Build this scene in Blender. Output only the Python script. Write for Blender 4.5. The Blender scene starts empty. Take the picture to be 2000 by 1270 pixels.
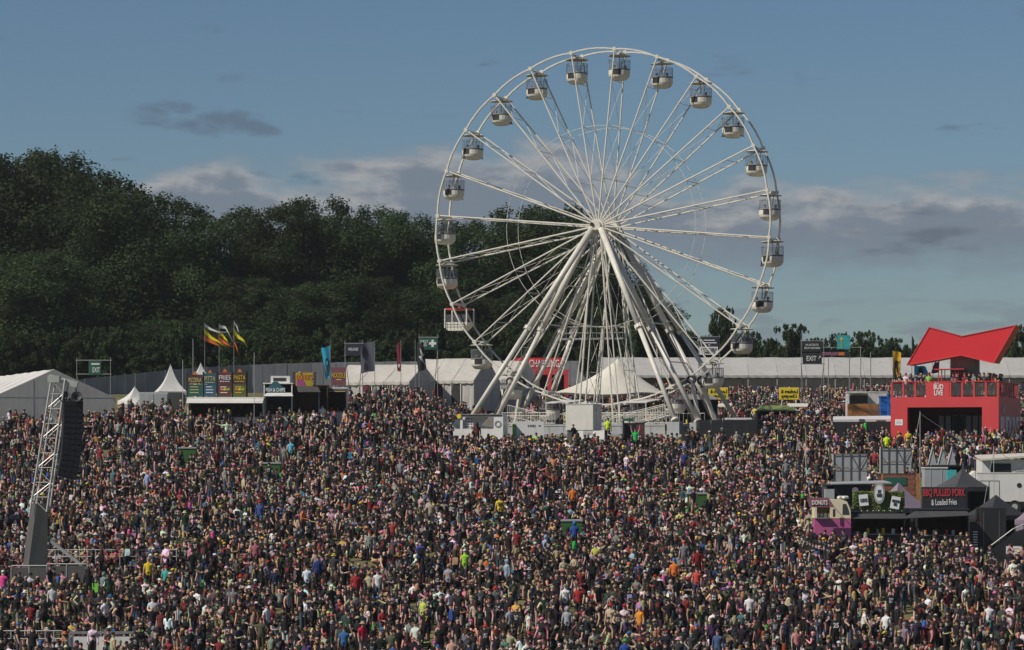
import bpy, bmesh, math, random
import numpy as np
from mathutils import Vector, Matrix, Euler
R_ = math.radians
rnd = random.Random(7)
nr = np.random.default_rng(11)
scene = bpy.context.scene
COL = scene.collection

# ------------------------------------------------------------------ camera
F = 6500.0      # focal length in photo pixels (photo is 2000 wide)
YH = 900.0      # photo row of the eye level
cam_d = bpy.data.cameras.new('camera')
cam_d.sensor_width = 36.0
cam_d.lens = 36.0 * F / 2000.0
cam_d.shift_y = (YH - 635.0) / 2000.0
cam_d.clip_start = 1.0
cam_d.clip_end = 20000.0
cam = bpy.data.objects.new('camera', cam_d)
COL.objects.link(cam)
cam.location = (0, 0, 0)
cam.rotation_euler = (R_(90), 0, 0)
scene.camera = cam

# ------------------------------------------------------------------ light
SUN = Vector((-0.66, -0.36, 0.72)).normalized()      # towards the sun: left, behind the camera
elev = math.asin(SUN.z)
azim = math.atan2(SUN.x, SUN.y)
sun_d = bpy.data.lights.new('sun', 'SUN')
sun_d.energy = 4.2
sun_d.angle = R_(0.55)
sun_d.color = (1.0, 0.93, 0.82)
sun = bpy.data.objects.new('sun', sun_d)
COL.objects.link(sun)
sun.rotation_euler = SUN.to_track_quat('Z', 'Y').to_euler()

world = bpy.data.worlds.new('World')
scene.world = world
world.use_nodes = True
def build_world():
    nt = world.node_tree
    nt.nodes.clear()
    N = nt.nodes.new
    L = nt.links.new
    out = N('ShaderNodeOutputWorld'); bg = N('ShaderNodeBackground')
    sky = N('ShaderNodeTexSky'); sky.sky_type = 'NISHITA'; sky.sun_disc = False
    sky.sun_elevation = elev; sky.sun_rotation = azim
    sky.altitude = 100; sky.air_density = 1.0; sky.dust_density = 0.35; sky.ozone_density = 3.0
    bg.inputs['Strength'].default_value = 0.054
    tc = N('ShaderNodeTexCoord')
    sep = N('ShaderNodeSeparateXYZ'); L(tc.outputs['Generated'], sep.inputs[0])
    def math_(op, a, b=None, clamp=False):
        n = N('ShaderNodeMath'); n.operation = op; n.use_clamp = clamp
        for i, v in enumerate((a, b)):
            if v is None: continue
            if isinstance(v, (int, float)): n.inputs[i].default_value = v
            else: L(v, n.inputs[i])
        return n.outputs[0]
    def sstep(v, lo, hi):
        n = N('ShaderNodeMapRange'); n.interpolation_type = 'SMOOTHSTEP'
        L(v, n.inputs['Value'])
        n.inputs['From Min'].default_value = lo; n.inputs['From Max'].default_value = hi
        return n.outputs['Result']
    az = math_('ARCTAN2', sep.outputs[0], sep.outputs[1])
    el = math_('ARCSINE', sep.outputs[2])
    comb = N('ShaderNodeCombineXYZ'); L(az, comb.inputs[0]); L(el, comb.inputs[1])
    def noise(sx, sy, detail, seed, rough=0.55, dist=0.0):
        m = N('ShaderNodeMapping'); L(comb.outputs[0], m.inputs['Vector'])
        m.inputs['Scale'].default_value = (sx, sy, 1); m.inputs['Location'].default_value = (seed, seed * 1.7, seed * .3)
        n = N('ShaderNodeTexNoise'); L(m.outputs[0], n.inputs['Vector'])
        n.inputs['Scale'].default_value = 1; n.inputs['Detail'].default_value = detail
        n.inputs['Roughness'].default_value = rough; n.inputs['Distortion'].default_value = dist
        return n.outputs['Fac']
    big = noise(26, 70, 7, 3.1)
    fine = noise(85, 190, 6, 9.3)
    # a low bank of cumulus all round the horizon, its height wandering with the noise
    edge = math_('ADD', 0.087, math_('MULTIPLY', math_('SUBTRACT', noise(9, 2, 3, 5.2), 0.5), 0.055))
    top = math_('SUBTRACT', edge, math_('ADD', el, math_('MULTIPLY', math_('SUBTRACT', big, 0.5), 0.050)))
    mask_top = sstep(top, -0.002, 0.012)
    base_e = math_('ADD', el, math_('MULTIPLY', math_('SUBTRACT', fine, 0.5), 0.018))
    mask_base = sstep(base_e, 0.050, 0.068)
    bank = math_('MULTIPLY', math_('MULTIPLY', mask_top, mask_base), 0.85)
    # scattered thin scraps
    sc1 = sstep(math_('ADD', math_('MULTIPLY', noise(17, 95, 6, 21.7), 0.7), math_('MULTIPLY', fine, 0.3)), 0.585, 0.70)
    scr = math_('MULTIPLY', sc1, 0.6)
    low = math_('MULTIPLY', sstep(math_('ADD', math_('MULTIPLY', noise(30, 160, 5, 40.1), .75), math_('MULTIPLY', fine, .25)), 0.50, 0.62),
                math_('MULTIPLY', sstep(el, 0.016, 0.024), math_('SUBTRACT', 1.0, sstep(el, 0.04, 0.055))))
    # one thin dark scrap high on the left
    ex = math_('DIVIDE', math_('ADD', az, 0.093), 0.030); ey = math_('DIVIDE', math_('SUBTRACT', math_('ADD', el, math_('MULTIPLY', az, 0.12)), 0.0905), 0.0062)
    rr = math_('ADD', math_('MULTIPLY', ex, ex), math_('MULTIPLY', ey, ey))
    scrap = math_('MULTIPLY', sstep(math_('SUBTRACT', math_('MULTIPLY', fine, 3.2), rr), 0.9, 1.8), 0.55)
    scr = math_('MAXIMUM', scr, scrap)
    cov = math_('MAXIMUM', bank, math_('MULTIPLY', low, .6), True)
    # lit tops, grey bellies
    lit = sstep(math_('ADD', math_('MULTIPLY', sstep(top, 0.022, -0.004), 0.75), math_('MULTIPLY', math_('SUBTRACT', fine, .5), 1.1)), 0.08, 0.62)
    lit2 = math_('MULTIPLY', math_('MULTIPLY', lit, mask_base), mask_top)
    cc = N('ShaderNodeMix'); cc.data_type = 'RGBA'
    L(lit2, cc.inputs['Factor'])
    cc.inputs['A'].default_value = (3.3, 3.85, 4.7, 1)
    cc.inputs['B'].default_value = (8.2, 7.9, 7.7, 1)
    tint = N('ShaderNodeMix'); tint.data_type = 'RGBA'; tint.blend_type = 'MULTIPLY'
    tint.inputs['Factor'].default_value = 1.0
    L(sky.outputs[0], tint.inputs['A']); tint.inputs['B'].default_value = (0.80, 0.92, 1.04, 1)
    mx = N('ShaderNodeMix'); mx.data_type = 'RGBA'
    L(cov, mx.inputs['Factor']); L(tint.outputs['Result'], mx.inputs['A']); L(cc.outputs['Result'], mx.inputs['B'])
    md = N('ShaderNodeMix'); md.data_type = 'RGBA'; L(scr, md.inputs['Factor']); L(mx.outputs['Result'], md.inputs['A']); md.inputs['B'].default_value = (1.75, 2.2, 3.0, 1)
    L(md.outputs['Result'], bg.inputs['Color']); L(bg.outputs[0], out.inputs['Surface'])
build_world()
scene.view_settings.view_transform = 'Standard'
scene.view_settings.look = 'None'
scene.view_settings.exposure = 0.0
scene.view_settings.gamma = 1.0
scene.view_settings.use_curve_mapping = False
scene.cycles.max_bounces = 6
scene.cycles.transparent_max_bounces = 12

# ------------------------------------------------------------------ pixels to places
def at(px, py, D):
    return Vector(((px - 1000.0) * D / F, D, (YH - py) * D / F))
def mpx(n, D):
    return n * D / F
PL = ((0, -11.9), (138, -11.9), (150, -10.67), (162, -9.23), (275, 4.33), (300, 5.4), (330, 6.7), (380, 8.0), (600, 10.0), (9000, 10.0))
PM = ((0, -11.9), (138, -11.9), (150, -10.67), (162, -9.23), (249, 1.21), (257, 1.9), (279, 2.1), (300, 3.5), (330, 5.8), (380, 7.5), (600, 10.0), (9000, 10.0))
PR = ((0, -11.9), (138, -11.9), (150, -10.67), (162, -9.23), (243, 0.5), (249, 0.95), (258, 1.2), (285, 4.0), (300, 4.6), (330, 5.8), (380, 7.5), (600, 10.0), (9000, 10.0))
def prof(P, D):
    return np.interp(D, [a for a, b in P], [b for a, b in P])
def ground_np(X, Y):
    X = np.asarray(X, float); Y = np.asarray(Y, float)
    u = 1000 + F * X / np.maximum(Y, 20)
    t1 = np.clip((u - 780) / 220, 0, 1); t1 = t1 * t1 * (3 - 2 * t1)
    t2 = np.clip((u - 1560) / 180, 0, 1); t2 = t2 * t2 * (3 - 2 * t2)
    z = prof(PL, Y) * (1 - t1) + prof(PM, Y) * t1 * (1 - t2) + prof(PR, Y) * t2
    return z
def gz(X, Y):
    return float(ground_np(X, Y))
def on_ground(px, D):
    X = (px - 1000.0) * D / F
    return Vector((X, D, gz(X, D)))
FOOT = []          # footprints where no one of the crowd stands: (x0, x1, y0, y1)
def keep_clear(x0, x1, y0, y1):
    FOOT.append((min(x0, x1), max(x0, x1), min(y0, y1), max(y0, y1)))

# ------------------------------------------------------------------ materials
MATS = {}
def mat(name, col, rough=0.7, var=0.12, scale=1.5, metal=0.0, bump=0.0, spec=0.5, dirt=0.0, trans=0.0, alpha=1.0, coords='Object'):
    if name in MATS: return MATS[name]
    m = bpy.data.materials.new(name); m.use_nodes = True
    nt = m.node_tree; N = nt.nodes.new; L = nt.links.new
    b = nt.nodes['Principled BSDF']
    b.inputs['Roughness'].default_value = rough
    b.inputs['Metallic'].default_value = metal
    b.inputs['Specular IOR Level'].default_value = spec
    tc = N('ShaderNodeTexCoord')
    n = N('ShaderNodeTexNoise'); L(tc.outputs[coords], n.inputs['Vector'])
    n.inputs['Scale'].default_value = scale; n.inputs['Detail'].default_value = 5; n.inputs['Roughness'].default_value = .6
    rp = N('ShaderNodeMapRange'); L(n.outputs['Fac'], rp.inputs['Value'])
    rp.inputs['From Min'].default_value = .3; rp.inputs['From Max'].default_value = .7
    rp.inputs['To Min'].default_value = 1 - var; rp.inputs['To Max'].default_value = 1 + var
    mx = N('ShaderNodeMix'); mx.data_type = 'RGBA'; mx.blend_type = 'MULTIPLY'; mx.inputs['Factor'].default_value = 1
    mx.inputs['A'].default_value = (*col, 1); L(rp.outputs[0], mx.inputs['B'])
    last = mx.outputs['Result']
    if dirt > 0:
        n2 = N('ShaderNodeTexNoise'); mp = N('ShaderNodeMapping'); L(tc.outputs[coords], mp.inputs[0])
        mp.inputs['Scale'].default_value = (2.5, 2.5, .35); L(mp.outputs[0], n2.inputs['Vector'])
        n2.inputs['Scale'].default_value = 1.2; n2.inputs['Detail'].default_value = 6
        r2 = N('ShaderNodeMapRange'); L(n2.outputs['Fac'], r2.inputs['Value'])
        r2.inputs['From Min'].default_value = .5; r2.inputs['From Max'].default_value = .78
        r2.inputs['To Max'].default_value = dirt
        m2 = N('ShaderNodeMix'); m2.data_type = 'RGBA'; L(r2.outputs[0], m2.inputs['Factor']); L(last, m2.inputs['A'])
        m2.inputs['B'].default_value = (col[0] * .45 + .02, col[1] * .42 + .016, col[2] * .36 + .01, 1)
        last = m2.outputs['Result']
    L(last, b.inputs['Base Color'])
    if bump > 0:
        n3 = N('ShaderNodeTexNoise'); L(tc.outputs[coords], n3.inputs['Vector']); n3.inputs['Scale'].default_value = 9; n3.inputs['Detail'].default_value = 3
        bp = N('ShaderNodeBump'); bp.inputs['Strength'].default_value = bump; bp.inputs['Distance'].default_value = .05
        L(n3.outputs['Fac'], bp.inputs['Height']); L(bp.outputs[0], b.inputs['Normal'])
    if alpha < 1: b.inputs['Alpha'].default_value = alpha
    if trans > 0:
        tr = N('ShaderNodeBsdfTranslucent'); L(last, tr.inputs['Color'])
        ms = N('ShaderNodeMixShader'); ms.inputs['Fac'].default_value = trans
        o = nt.nodes['Material Output']
        L(b.outputs[0], ms.inputs[1]); L(tr.outputs[0], ms.inputs[2]); L(ms.outputs[0], o.inputs['Surface'])
    MATS[name] = m
    return m
M = {}
def defm(key, *a, **k):
    M[key] = mat(key, *a, **k)
defm('white_steel', (.64, .61, .53), .45, .08, .8, dirt=.35)
defm('canvas_white', (.68, .66, .62), .75, .07, .5, bump=.15, dirt=.22, trans=.12)
defm('canvas_grey', (.46, .45, .43), .75, .08, .5, bump=.15, dirt=.3, trans=.12)
defm('canvas_beige', (.55, .52, .47), .75, .08, .5, bump=.15, dirt=.3, trans=.12)
defm('canvas_wall', (.66, .64, .61), .75, .08, .6, bump=.2, dirt=.25, trans=.35)
defm('canvas_cream', (.72, .68, .58), .7, .07, .5, bump=.12, dirt=.2, trans=.1)
defm('canvas_tan', (.36, .28, .14), .8, .1, .8, bump=.2)
defm('canvas_black', (.030, .030, .033), .65, .2, .9, bump=.25)
defm('canvas_dkgrey', (.055, .055, .058), .7, .2, .9, bump=.25)
defm('canvas_mauve', (.22, .17, .22), .7, .12, .9, bump=.25)
defm('black_box', (.016, .016, .018), .6, .2, 2)
defm('black_tarp', (.022, .022, .024), .5, .25, 1.2, bump=.4)
defm('grille', (.010, .010, .012), .55, .3, 4)
defm('grey_clad', (.085, .085, .082), .8, .2, .9, dirt=.3)
defm('hoarding', (.24, .245, .26), .6, .14, .6, dirt=.35, metal=.15)
defm('alu', (.52, .52, .49), .45, .1, 2, metal=.35, dirt=.2)
defm('steel', (.30, .30, .30), .5, .15, 2, metal=.4, dirt=.25)
defm('dark_steel', (.10, .10, .105), .55, .2, 2, metal=.3)
defm('white_paint', (.74, .73, .70), .4, .06, 1, dirt=.25)
defm('white_box', (.66, .64, .59), .5, .06, .8, dirt=.3)
defm('panel_grey', (.36, .37, .38), .55, .1, .8, dirt=.3)
defm('red_paint', (.58, .050, .055), .5, .06, .6, dirt=.06)
defm('red_logo', (.62, .022, .030), .45, .04, .4)
defm('red_dark', (.16, .012, .018), .6, .1, 1)
defm('maroon', (.12, .015, .03), .6, .12, 1.5)
defm('stone_grey', (.23, .21, .185), .8, .12, 1, dirt=.2)
defm('lettering_white', (.78, .78, .76), .6, .03, 2)
defm('lettering_cream', (.62, .50, .24), .6, .05, 2)
defm('lettering_black', (.02, .02, .02), .6, .03, 2)
defm('lettering_red', (.45, .04, .05), .6, .05, 2)
defm('lettering_yellow', (.68, .48, .03), .6, .05, 2)
defm('lettering_pink', (.62, .22, .36), .6, .05, 2)
defm('lettering_orange', (.62, .17, .03), .6, .05, 2)
defm('lettering_green', (.25, .42, .04), .6, .05, 2)
defm('sign_black', (.020, .021, .026), .6, .15, 2)
defm('sign_navy', (.022, .026, .042), .6, .15, 2)
defm('sign_green', (.016, .10, .065), .6, .15, 2)
defm('sign_yellow', (.80, .60, .012), .55, .05, 1)
defm('sign_brown', (.07, .035, .022), .6, .2, 2)
defm('sign_teal', (.02, .10, .12), .6, .15, 2)
defm('sign_blue', (.03, .10, .16), .6, .2, 2)
defm('sign_maroon', (.13, .035, .03), .6, .2, 2)
defm('sign_olive', (.10, .11, .02), .6, .2, 2)
defm('sign_mustard', (.42, .31, .02), .6, .15, 2)
defm('sign_magenta', (.34, .06, .22), .6, .15, 2)
defm('sign_plum', (.19, .07, .09), .6, .15, 2)
defm('cyan', (.03, .36, .55), .7, .1, 1, trans=.25)
defm('turquoise', (.05, .42, .44), .7, .25, 1.2, trans=.2)
defm('flag_grey', (.10, .10, .135), .75, .1, 1, trans=.2)
defm('flag_black', (.016, .016, .02), .75, .1, 1, trans=.1)
defm('flag_red', (.20, .012, .035), .7, .1, 1, trans=.2)
defm('flag_yellow', (.72, .40, .01), .7, .15, 1.2, trans=.25)
defm('ribbon_white', (.75, .75, .75), .7, .05, 1, trans=.3)
defm('ribbon_yellow', (.75, .62, .01), .7, .05, 1, trans=.3)
defm('ribbon_orange', (.70, .13, .02), .7, .05, 1, trans=.3)
defm('pink_paint', (.46, .10, .25), .45, .06, 1)
defm('cream_paint', (.74, .66, .48), .45, .06, 1, dirt=.2)
defm('blue_plastic', (.02, .13, .42), .5, .1, 1)
defm('green_plastic', (.04, .13, .03), .5, .15, 1)
defm('wood', (.38, .17, .05), .7, .25, 1.5, bump=.2)
defm('brick_red', (.25, .10, .065), .85, .2, 3)
defm('rubber', (.02, .02, .02), .8, .2, 3)
defm('gold', (.55, .40, .10), .4, .1, 2)
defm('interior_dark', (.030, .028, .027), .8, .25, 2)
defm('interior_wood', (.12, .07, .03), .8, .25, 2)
defm('bark', (.055, .045, .035), .9, .3, 2, bump=.5)
defm('hedge', (.17, .23, .06), .8, .5, 2.2, bump=.6)
def glass_mat(name, col, alpha):
    m = bpy.data.materials.new(name); m.use_nodes = True
    nt = m.node_tree; b = nt.nodes['Principled BSDF']
    b.inputs['Base Color'].default_value = (*col, 1); b.inputs['Roughness'].default_value = .12
    tr = nt.nodes.new('ShaderNodeBsdfTransparent'); ms = nt.nodes.new('ShaderNodeMixShader')
    fr = nt.nodes.new('ShaderNodeTexNoise'); fr.inputs['Scale'].default_value = 3
    mr = nt.nodes.new('ShaderNodeMapRange'); nt.links.new(fr.outputs[0], mr.inputs[0])
    mr.inputs['To Min'].default_value = alpha * .8; mr.inputs['To Max'].default_value = alpha * 1.2
    nt.links.new(mr.outputs[0], ms.inputs[0]); nt.links.new(tr.outputs[0], ms.inputs[1]); nt.links.new(b.outputs[0], ms.inputs[2])
    nt.links.new(ms.outputs[0], nt.nodes['Material Output'].inputs['Surface'])
    return m
M['screen_mesh'] = glass_mat('screen_mesh', (.22, .24, .27), .20)
defm('window_glass', (.07, .11, .12), .15, .2, 1.5, spec=.8)  # teal reflection on the cab window put into the base colour
M['glass_dark'] = glass_mat('glass_dark', (.05, .06, .07), .85)
M['glass_rail'] = glass_mat('glass_rail', (.12, .10, .10), .35)
M['scrim'] = glass_mat('scrim', (.05, .05, .05), .55)

def leaf_mat(name, c1, c2, c3):
    m = bpy.data.materials.new(name); m.use_nodes = True
    nt = m.node_tree; N = nt.nodes.new; L = nt.links.new
    b = nt.nodes['Principled BSDF']; b.inputs['Roughness'].default_value = .75; b.inputs['Specular IOR Level'].default_value = .08
    tc = N('ShaderNodeTexCoord'); n = N('ShaderNodeTexNoise'); L(tc.outputs['Object'], n.inputs['Vector'])
    n.inputs['Scale'].default_value = .32; n.inputs['Detail'].default_value = 5
    rp = N('ShaderNodeValToRGB'); L(n.outputs[0], rp.inputs[0])
    rp.color_ramp.elements[0].position = .32; rp.color_ramp.elements[0].color = (*c1, 1)
    rp.color_ramp.elements[1].position = .68; rp.color_ramp.elements[1].color = (*c3, 1)
    e = rp.color_ramp.elements.new(.5); e.color = (*c2, 1)
    oi = N('ShaderNodeObjectInfo'); hs = N('ShaderNodeHueSaturation'); L(rp.outputs[0], hs.inputs['Color'])
    mr = N('ShaderNodeMapRange'); L(oi.outputs['Random'], mr.inputs[0]); mr.inputs['To Min'].default_value = .482; mr.inputs['To Max'].default_value = .508; hs.inputs['Saturation'].default_value = .88
    L(mr.outputs[0], hs.inputs['Hue'])
    mv = N('ShaderNodeMapRange'); L(oi.outputs['Random'], mv.inputs[0]); mv.inputs['To Min'].default_value = .75; mv.inputs['To Max'].default_value = 1.25
    L(mv.outputs[0], hs.inputs['Value'])
    L(hs.outputs[0], b.inputs['Base Color'])
    tr = N('ShaderNodeBsdfTranslucent'); L(hs.outputs[0], tr.inputs['Color'])
    ms = N('ShaderNodeMixShader'); ms.inputs[0].default_value = .32
    L(b.outputs[0], ms.inputs[1]); L(tr.outputs[0], ms.inputs[2]); L(ms.outputs[0], nt.nodes['Material Output'].inputs['Surface'])
    return m
M['leaf_dark'] = leaf_mat('leaf_dark', (.022, .042, .012), (.038, .066, .018), (.060, .092, .024))
M['leaf_light'] = leaf_mat('leaf_light', (.035, .080, .022), (.060, .120, .034), (.095, .165, .048))

# ------------------------------------------------------------------ mesh helpers
class MB:
    def __init__(s): s.v = []; s.f = []
    def add(s, vs, fs):
        o = len(s.v); s.v += [tuple(v) for v in vs]; s.f += [tuple(i + o for i in f) for f in fs]; return s
    def box(s, x0, x1, y0, y1, z0, z1):
        vs = [(x0, y0, z0), (x1, y0, z0), (x1, y1, z0), (x0, y1, z0), (x0, y0, z1), (x1, y0, z1), (x1, y1, z1), (x0, y1, z1)]
        return s.add(vs, [(0, 3, 2, 1), (4, 5, 6, 7), (0, 1, 5, 4), (1, 2, 6, 5), (2, 3, 7, 6), (3, 0, 4, 7)])
    def cbox(s, c, sz):
        return s.box(c[0] - sz[0] / 2, c[0] + sz[0] / 2, c[1] - sz[1] / 2, c[1] + sz[1] / 2, c[2] - sz[2] / 2, c[2] + sz[2] / 2)
    def tube(s, p0, p1, r0, r1=None, n=8, cap=True):
        r1 = r0 if r1 is None else r1
        p0 = Vector(p0); p1 = Vector(p1); d = (p1 - p0)
        if d.length < 1e-6: return s
        d.normalize()
        a = Vector((0, 0, 1)) if abs(d.z) < .9 else Vector((1, 0, 0))
        u = d.cross(a).normalized(); w = d.cross(u)
        vs = []
        for p, r in ((p0, r0), (p1, r1)):
            for i in range(n):
                t = 2 * math.pi * i / n
                vs.append(p + (u * math.cos(t) + w * math.sin(t)) * r)
        fs = [(i, (i + 1) % n, n + (i + 1) % n, n + i) for i in range(n)]
        if cap: fs += [tuple(range(n - 1, -1, -1)), tuple(range(n, 2 * n))]
        return s.add(vs, fs)
    def beam(s, p0, p1, w, h, up=(0, 0, 1)):
        p0 = Vector(p0); p1 = Vector(p1); d = (p1 - p0).normalized(); up = Vector(up)
        if abs(d.dot(up)) > .98: up = Vector((0, 1, 0))
        u = d.cross(up).normalized(); n = u.cross(d).normalized()
        vs = []
        for p in (p0, p1):
            for a, b in ((-1, -1), (1, -1), (1, 1), (-1, 1)):
                vs.append(p + u * (a * w / 2) + n * (b * h / 2))
        return s.add(vs, [(3, 2, 1, 0), (4, 5, 6, 7), (0, 1, 5, 4), (1, 2, 6, 5), (2, 3, 7, 6), (3, 0, 4, 7)])
    def prism(s, poly, y0, y1):
        """polygon in x,z pushed from y0 to y1"""
        n = len(poly)
        vs = [(x, y0, z) for x, z in poly] + [(x, y1, z) for x, z in poly]
        fs = [tuple(range(n)), tuple(range(2 * n - 1, n - 1, -1))] + [(i + n, (i + 1) % n + n, (i + 1) % n, i) for i in range(n)]
        return s.add(vs, fs)
    def slab(s, pts, t):
        """quad or polygon given a thickness t along its normal"""
        pts = [Vector(p) for p in pts]; n = (pts[1] - pts[0]).cross(pts[2] - pts[0]).normalized()
        k = len(pts); vs = [p + n * (t / 2) for p in pts] + [p - n * (t / 2) for p in pts]
        fs = [tuple(range(k)), tuple(range(2 * k - 1, k - 1, -1))] + [(i + k, (i + 1) % k + k, (i + 1) % k, i) for i in range(k)]
        return s.add(vs, fs)
    def lathe(s, prof_, n=16, c=(0, 0), a0=0, a1=2 * math.pi):
        full = abs(a1 - a0 - 2 * math.pi) < 1e-6
        m = n if full else n + 1
        vs = []
        for r, z in prof_:
            for i in range(m):
                t = a0 + (a1 - a0) * i / n
                vs.append((c[0] + r * math.cos(t), c[1] + r * math.sin(t), z))
        fs = []
        for j in range(len(prof_) - 1):
            for i in range(n):
                k = (i + 1) % m
                fs.append((j * m + i, j * m + k, (j + 1) * m + k, (j + 1) * m + i))
        return s.add(vs, fs)
    def mesh(s, name='mesh', smooth=False):
        me = bpy.data.meshes.new(name); me.from_pydata(s.v, [], s.f); me.update()
        if smooth:
            me.polygons.foreach_set('use_smooth', [True] * len(me.polygons))
        return me
def obj(name, me, m, parent=None, loc=(0, 0, 0), rot=(0, 0, 0), sc=None):
    if isinstance(me, MB): me = me.mesh(name)
    if m is not None and not me.materials: me.materials.append(M[m] if isinstance(m, str) else m)
    o = bpy.data.objects.new(name, me); COL.objects.link(o)
    o.parent = parent; o.location = loc; o.rotation_euler = rot
    if sc is not None: o.scale = sc if hasattr(sc, '__len__') else (sc, sc, sc)
    return o
def tag(o, label, cat, group=None, kind=None):
    if label: o['label'] = label
    if cat: o['category'] = cat
    if group: o['group'] = group
    if kind: o['kind'] = kind
    return o
def thing(name, label, cat, loc, rz=0.0, group=None):
    o = bpy.data.objects.new(name, None); COL.objects.link(o)
    o.empty_display_size = .2
    o.location = loc; o.rotation_euler = (0, 0, rz)
    return tag(o, label, cat, group)
TXT = {}
def text_mesh(s, w, h, depth=.02, bold=.004, mirror=False):
    key = (s, round(w, 3), round(h, 3), mirror)
    if key in TXT: return TXT[key]
    cu = bpy.data.curves.new('txt', 'FONT'); cu.body = s; cu.size = 1; cu.offset = bold; cu.extrude = .5; cu.resolution_u = 3
    cu.align_x = 'CENTER'; cu.space_line = .85
    o = bpy.data.objects.new('txt', cu); COL.objects.link(o)
    dg = bpy.context.evaluated_depsgraph_get()
    me = bpy.data.meshes.new_from_object(o.evaluated_get(dg))
    bpy.data.objects.remove(o); bpy.data.curves.remove(cu)
    n = len(me.vertices); co = np.empty(n * 3); me.vertices.foreach_get('co', co); co = co.reshape(-1, 3)
    lo = co.min(0); hi = co.max(0); c = (lo + hi) / 2
    x = (co[:, 0] - c[0]) / (hi[0] - lo[0]) * w; z = (co[:, 1] - c[1]) / (hi[1] - lo[1]) * h
    y = -(co[:, 2]) * depth
    if mirror: x = -x
    me.vertices.foreach_set('co', np.stack([x, y, z], 1).ravel())
    if mirror: me.flip_normals()
    me.update(); me.materials.clear()
    TXT[key] = me
    return me
def letters(parent, s, w, h, m, loc, rot=(0, 0, 0), mirror=False, bold=.004, name='lettering'):
    me = text_mesh(s, w, h, .03, bold, mirror)
    if me.materials: me = me.copy(); me.materials.clear()
    return obj(name, me, m, parent, loc, rot)

_O = ['first', 'second', 'third', 'fourth', 'fifth', 'sixth', 'seventh', 'eighth', 'ninth', 'tenth', 'eleventh', 'twelfth', 'thirteenth', 'fourteenth', 'fifteenth', 'sixteenth', 'seventeenth', 'eighteenth', 'nineteenth', 'twentieth', 'twenty-first', 'twenty-second']
def ordw(k): return _O[k - 1]
# ------------------------------------------------------------------ ground
def build_ground():
    ys = np.unique(np.concatenate([np.array([-800, -200, 0, 60, 100, 130, 138, 144, 150]), np.arange(153, 400, 2.5), np.arange(400, 620, 20), np.array([700, 900, 1300, 2000, 3500, 6000, 9000])]))
    xs = np.unique(np.concatenate([np.array([-6000, -3000, -1500, -700, -300, -150, -100]), np.arange(-70, 71, 2.5), np.array([100, 150, 300, 700, 1500, 3000, 6000])]))
    XX, YY = np.meshgrid(xs, ys)
    ZZ = ground_np(XX, YY)
    nx, ny = len(xs), len(ys)
    v = np.stack([XX.ravel(), YY.ravel(), ZZ.ravel()], 1)
    f = [(j * nx + i, j * nx + i + 1, (j + 1) * nx + i + 1, (j + 1) * nx + i) for j in range(ny - 1) for i in range(nx - 1)]
    me = bpy.data.meshes.new('ground'); me.from_pydata(v.tolist(), [], f); me.update()
    m = bpy.data.materials.new('trampled_grass'); m.use_nodes = True
    nt = m.node_tree; N = nt.nodes.new; L = nt.links.new; b = nt.nodes['Principled BSDF']
    b.inputs['Roughness'].default_value = .95
    tc = N('ShaderNodeTexCoord')
    n1 = N('ShaderNodeTexNoise'); L(tc.outputs['Object'], n1.inputs['Vector']); n1.inputs['Scale'].default_value = .22; n1.inputs['Detail'].default_value = 8
    r1 = N('ShaderNodeValToRGB'); L(n1.outputs[0], r1.inputs[0])
    r1.color_ramp.elements[0].position = .35; r1.color_ramp.elements[0].color = (.065, .075, .018, 1)
    r1.color_ramp.elements[1].position = .65; r1.color_ramp.elements[1].color = (.20, .165, .07, 1)
    n2 = N('ShaderNodeTexNoise'); L(tc.outputs['Object'], n2.inputs['Vector']); n2.inputs['Scale'].default_value = 5; n2.inputs['Detail'].default_value = 5
    mr = N('ShaderNodeMapRange'); L(n2.outputs[0], mr.inputs[0]); mr.inputs['To Min'].default_value = .55; mr.inputs['To Max'].default_value = 1.45
    mx = N('ShaderNodeMix'); mx.data_type = 'RGBA'; mx.blend_type = 'MULTIPLY'; mx.inputs['Factor'].default_value = 1
    L(r1.outputs[0], mx.inputs['A']); L(mr.outputs[0], mx.inputs['B']); L(mx.outputs['Result'], b.inputs['Base Color'])
    bp = N('ShaderNodeBump'); bp.inputs['Strength'].default_value = .8; bp.inputs['Distance'].default_value = .08
    L(n2.outputs[0], bp.inputs['Height']); L(bp.outputs[0], b.inputs['Normal'])
    o = obj('ground', me, m)
    tag(o, 'trampled grass hillside under the crowd', None, kind='structure')
build_ground()

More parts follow.
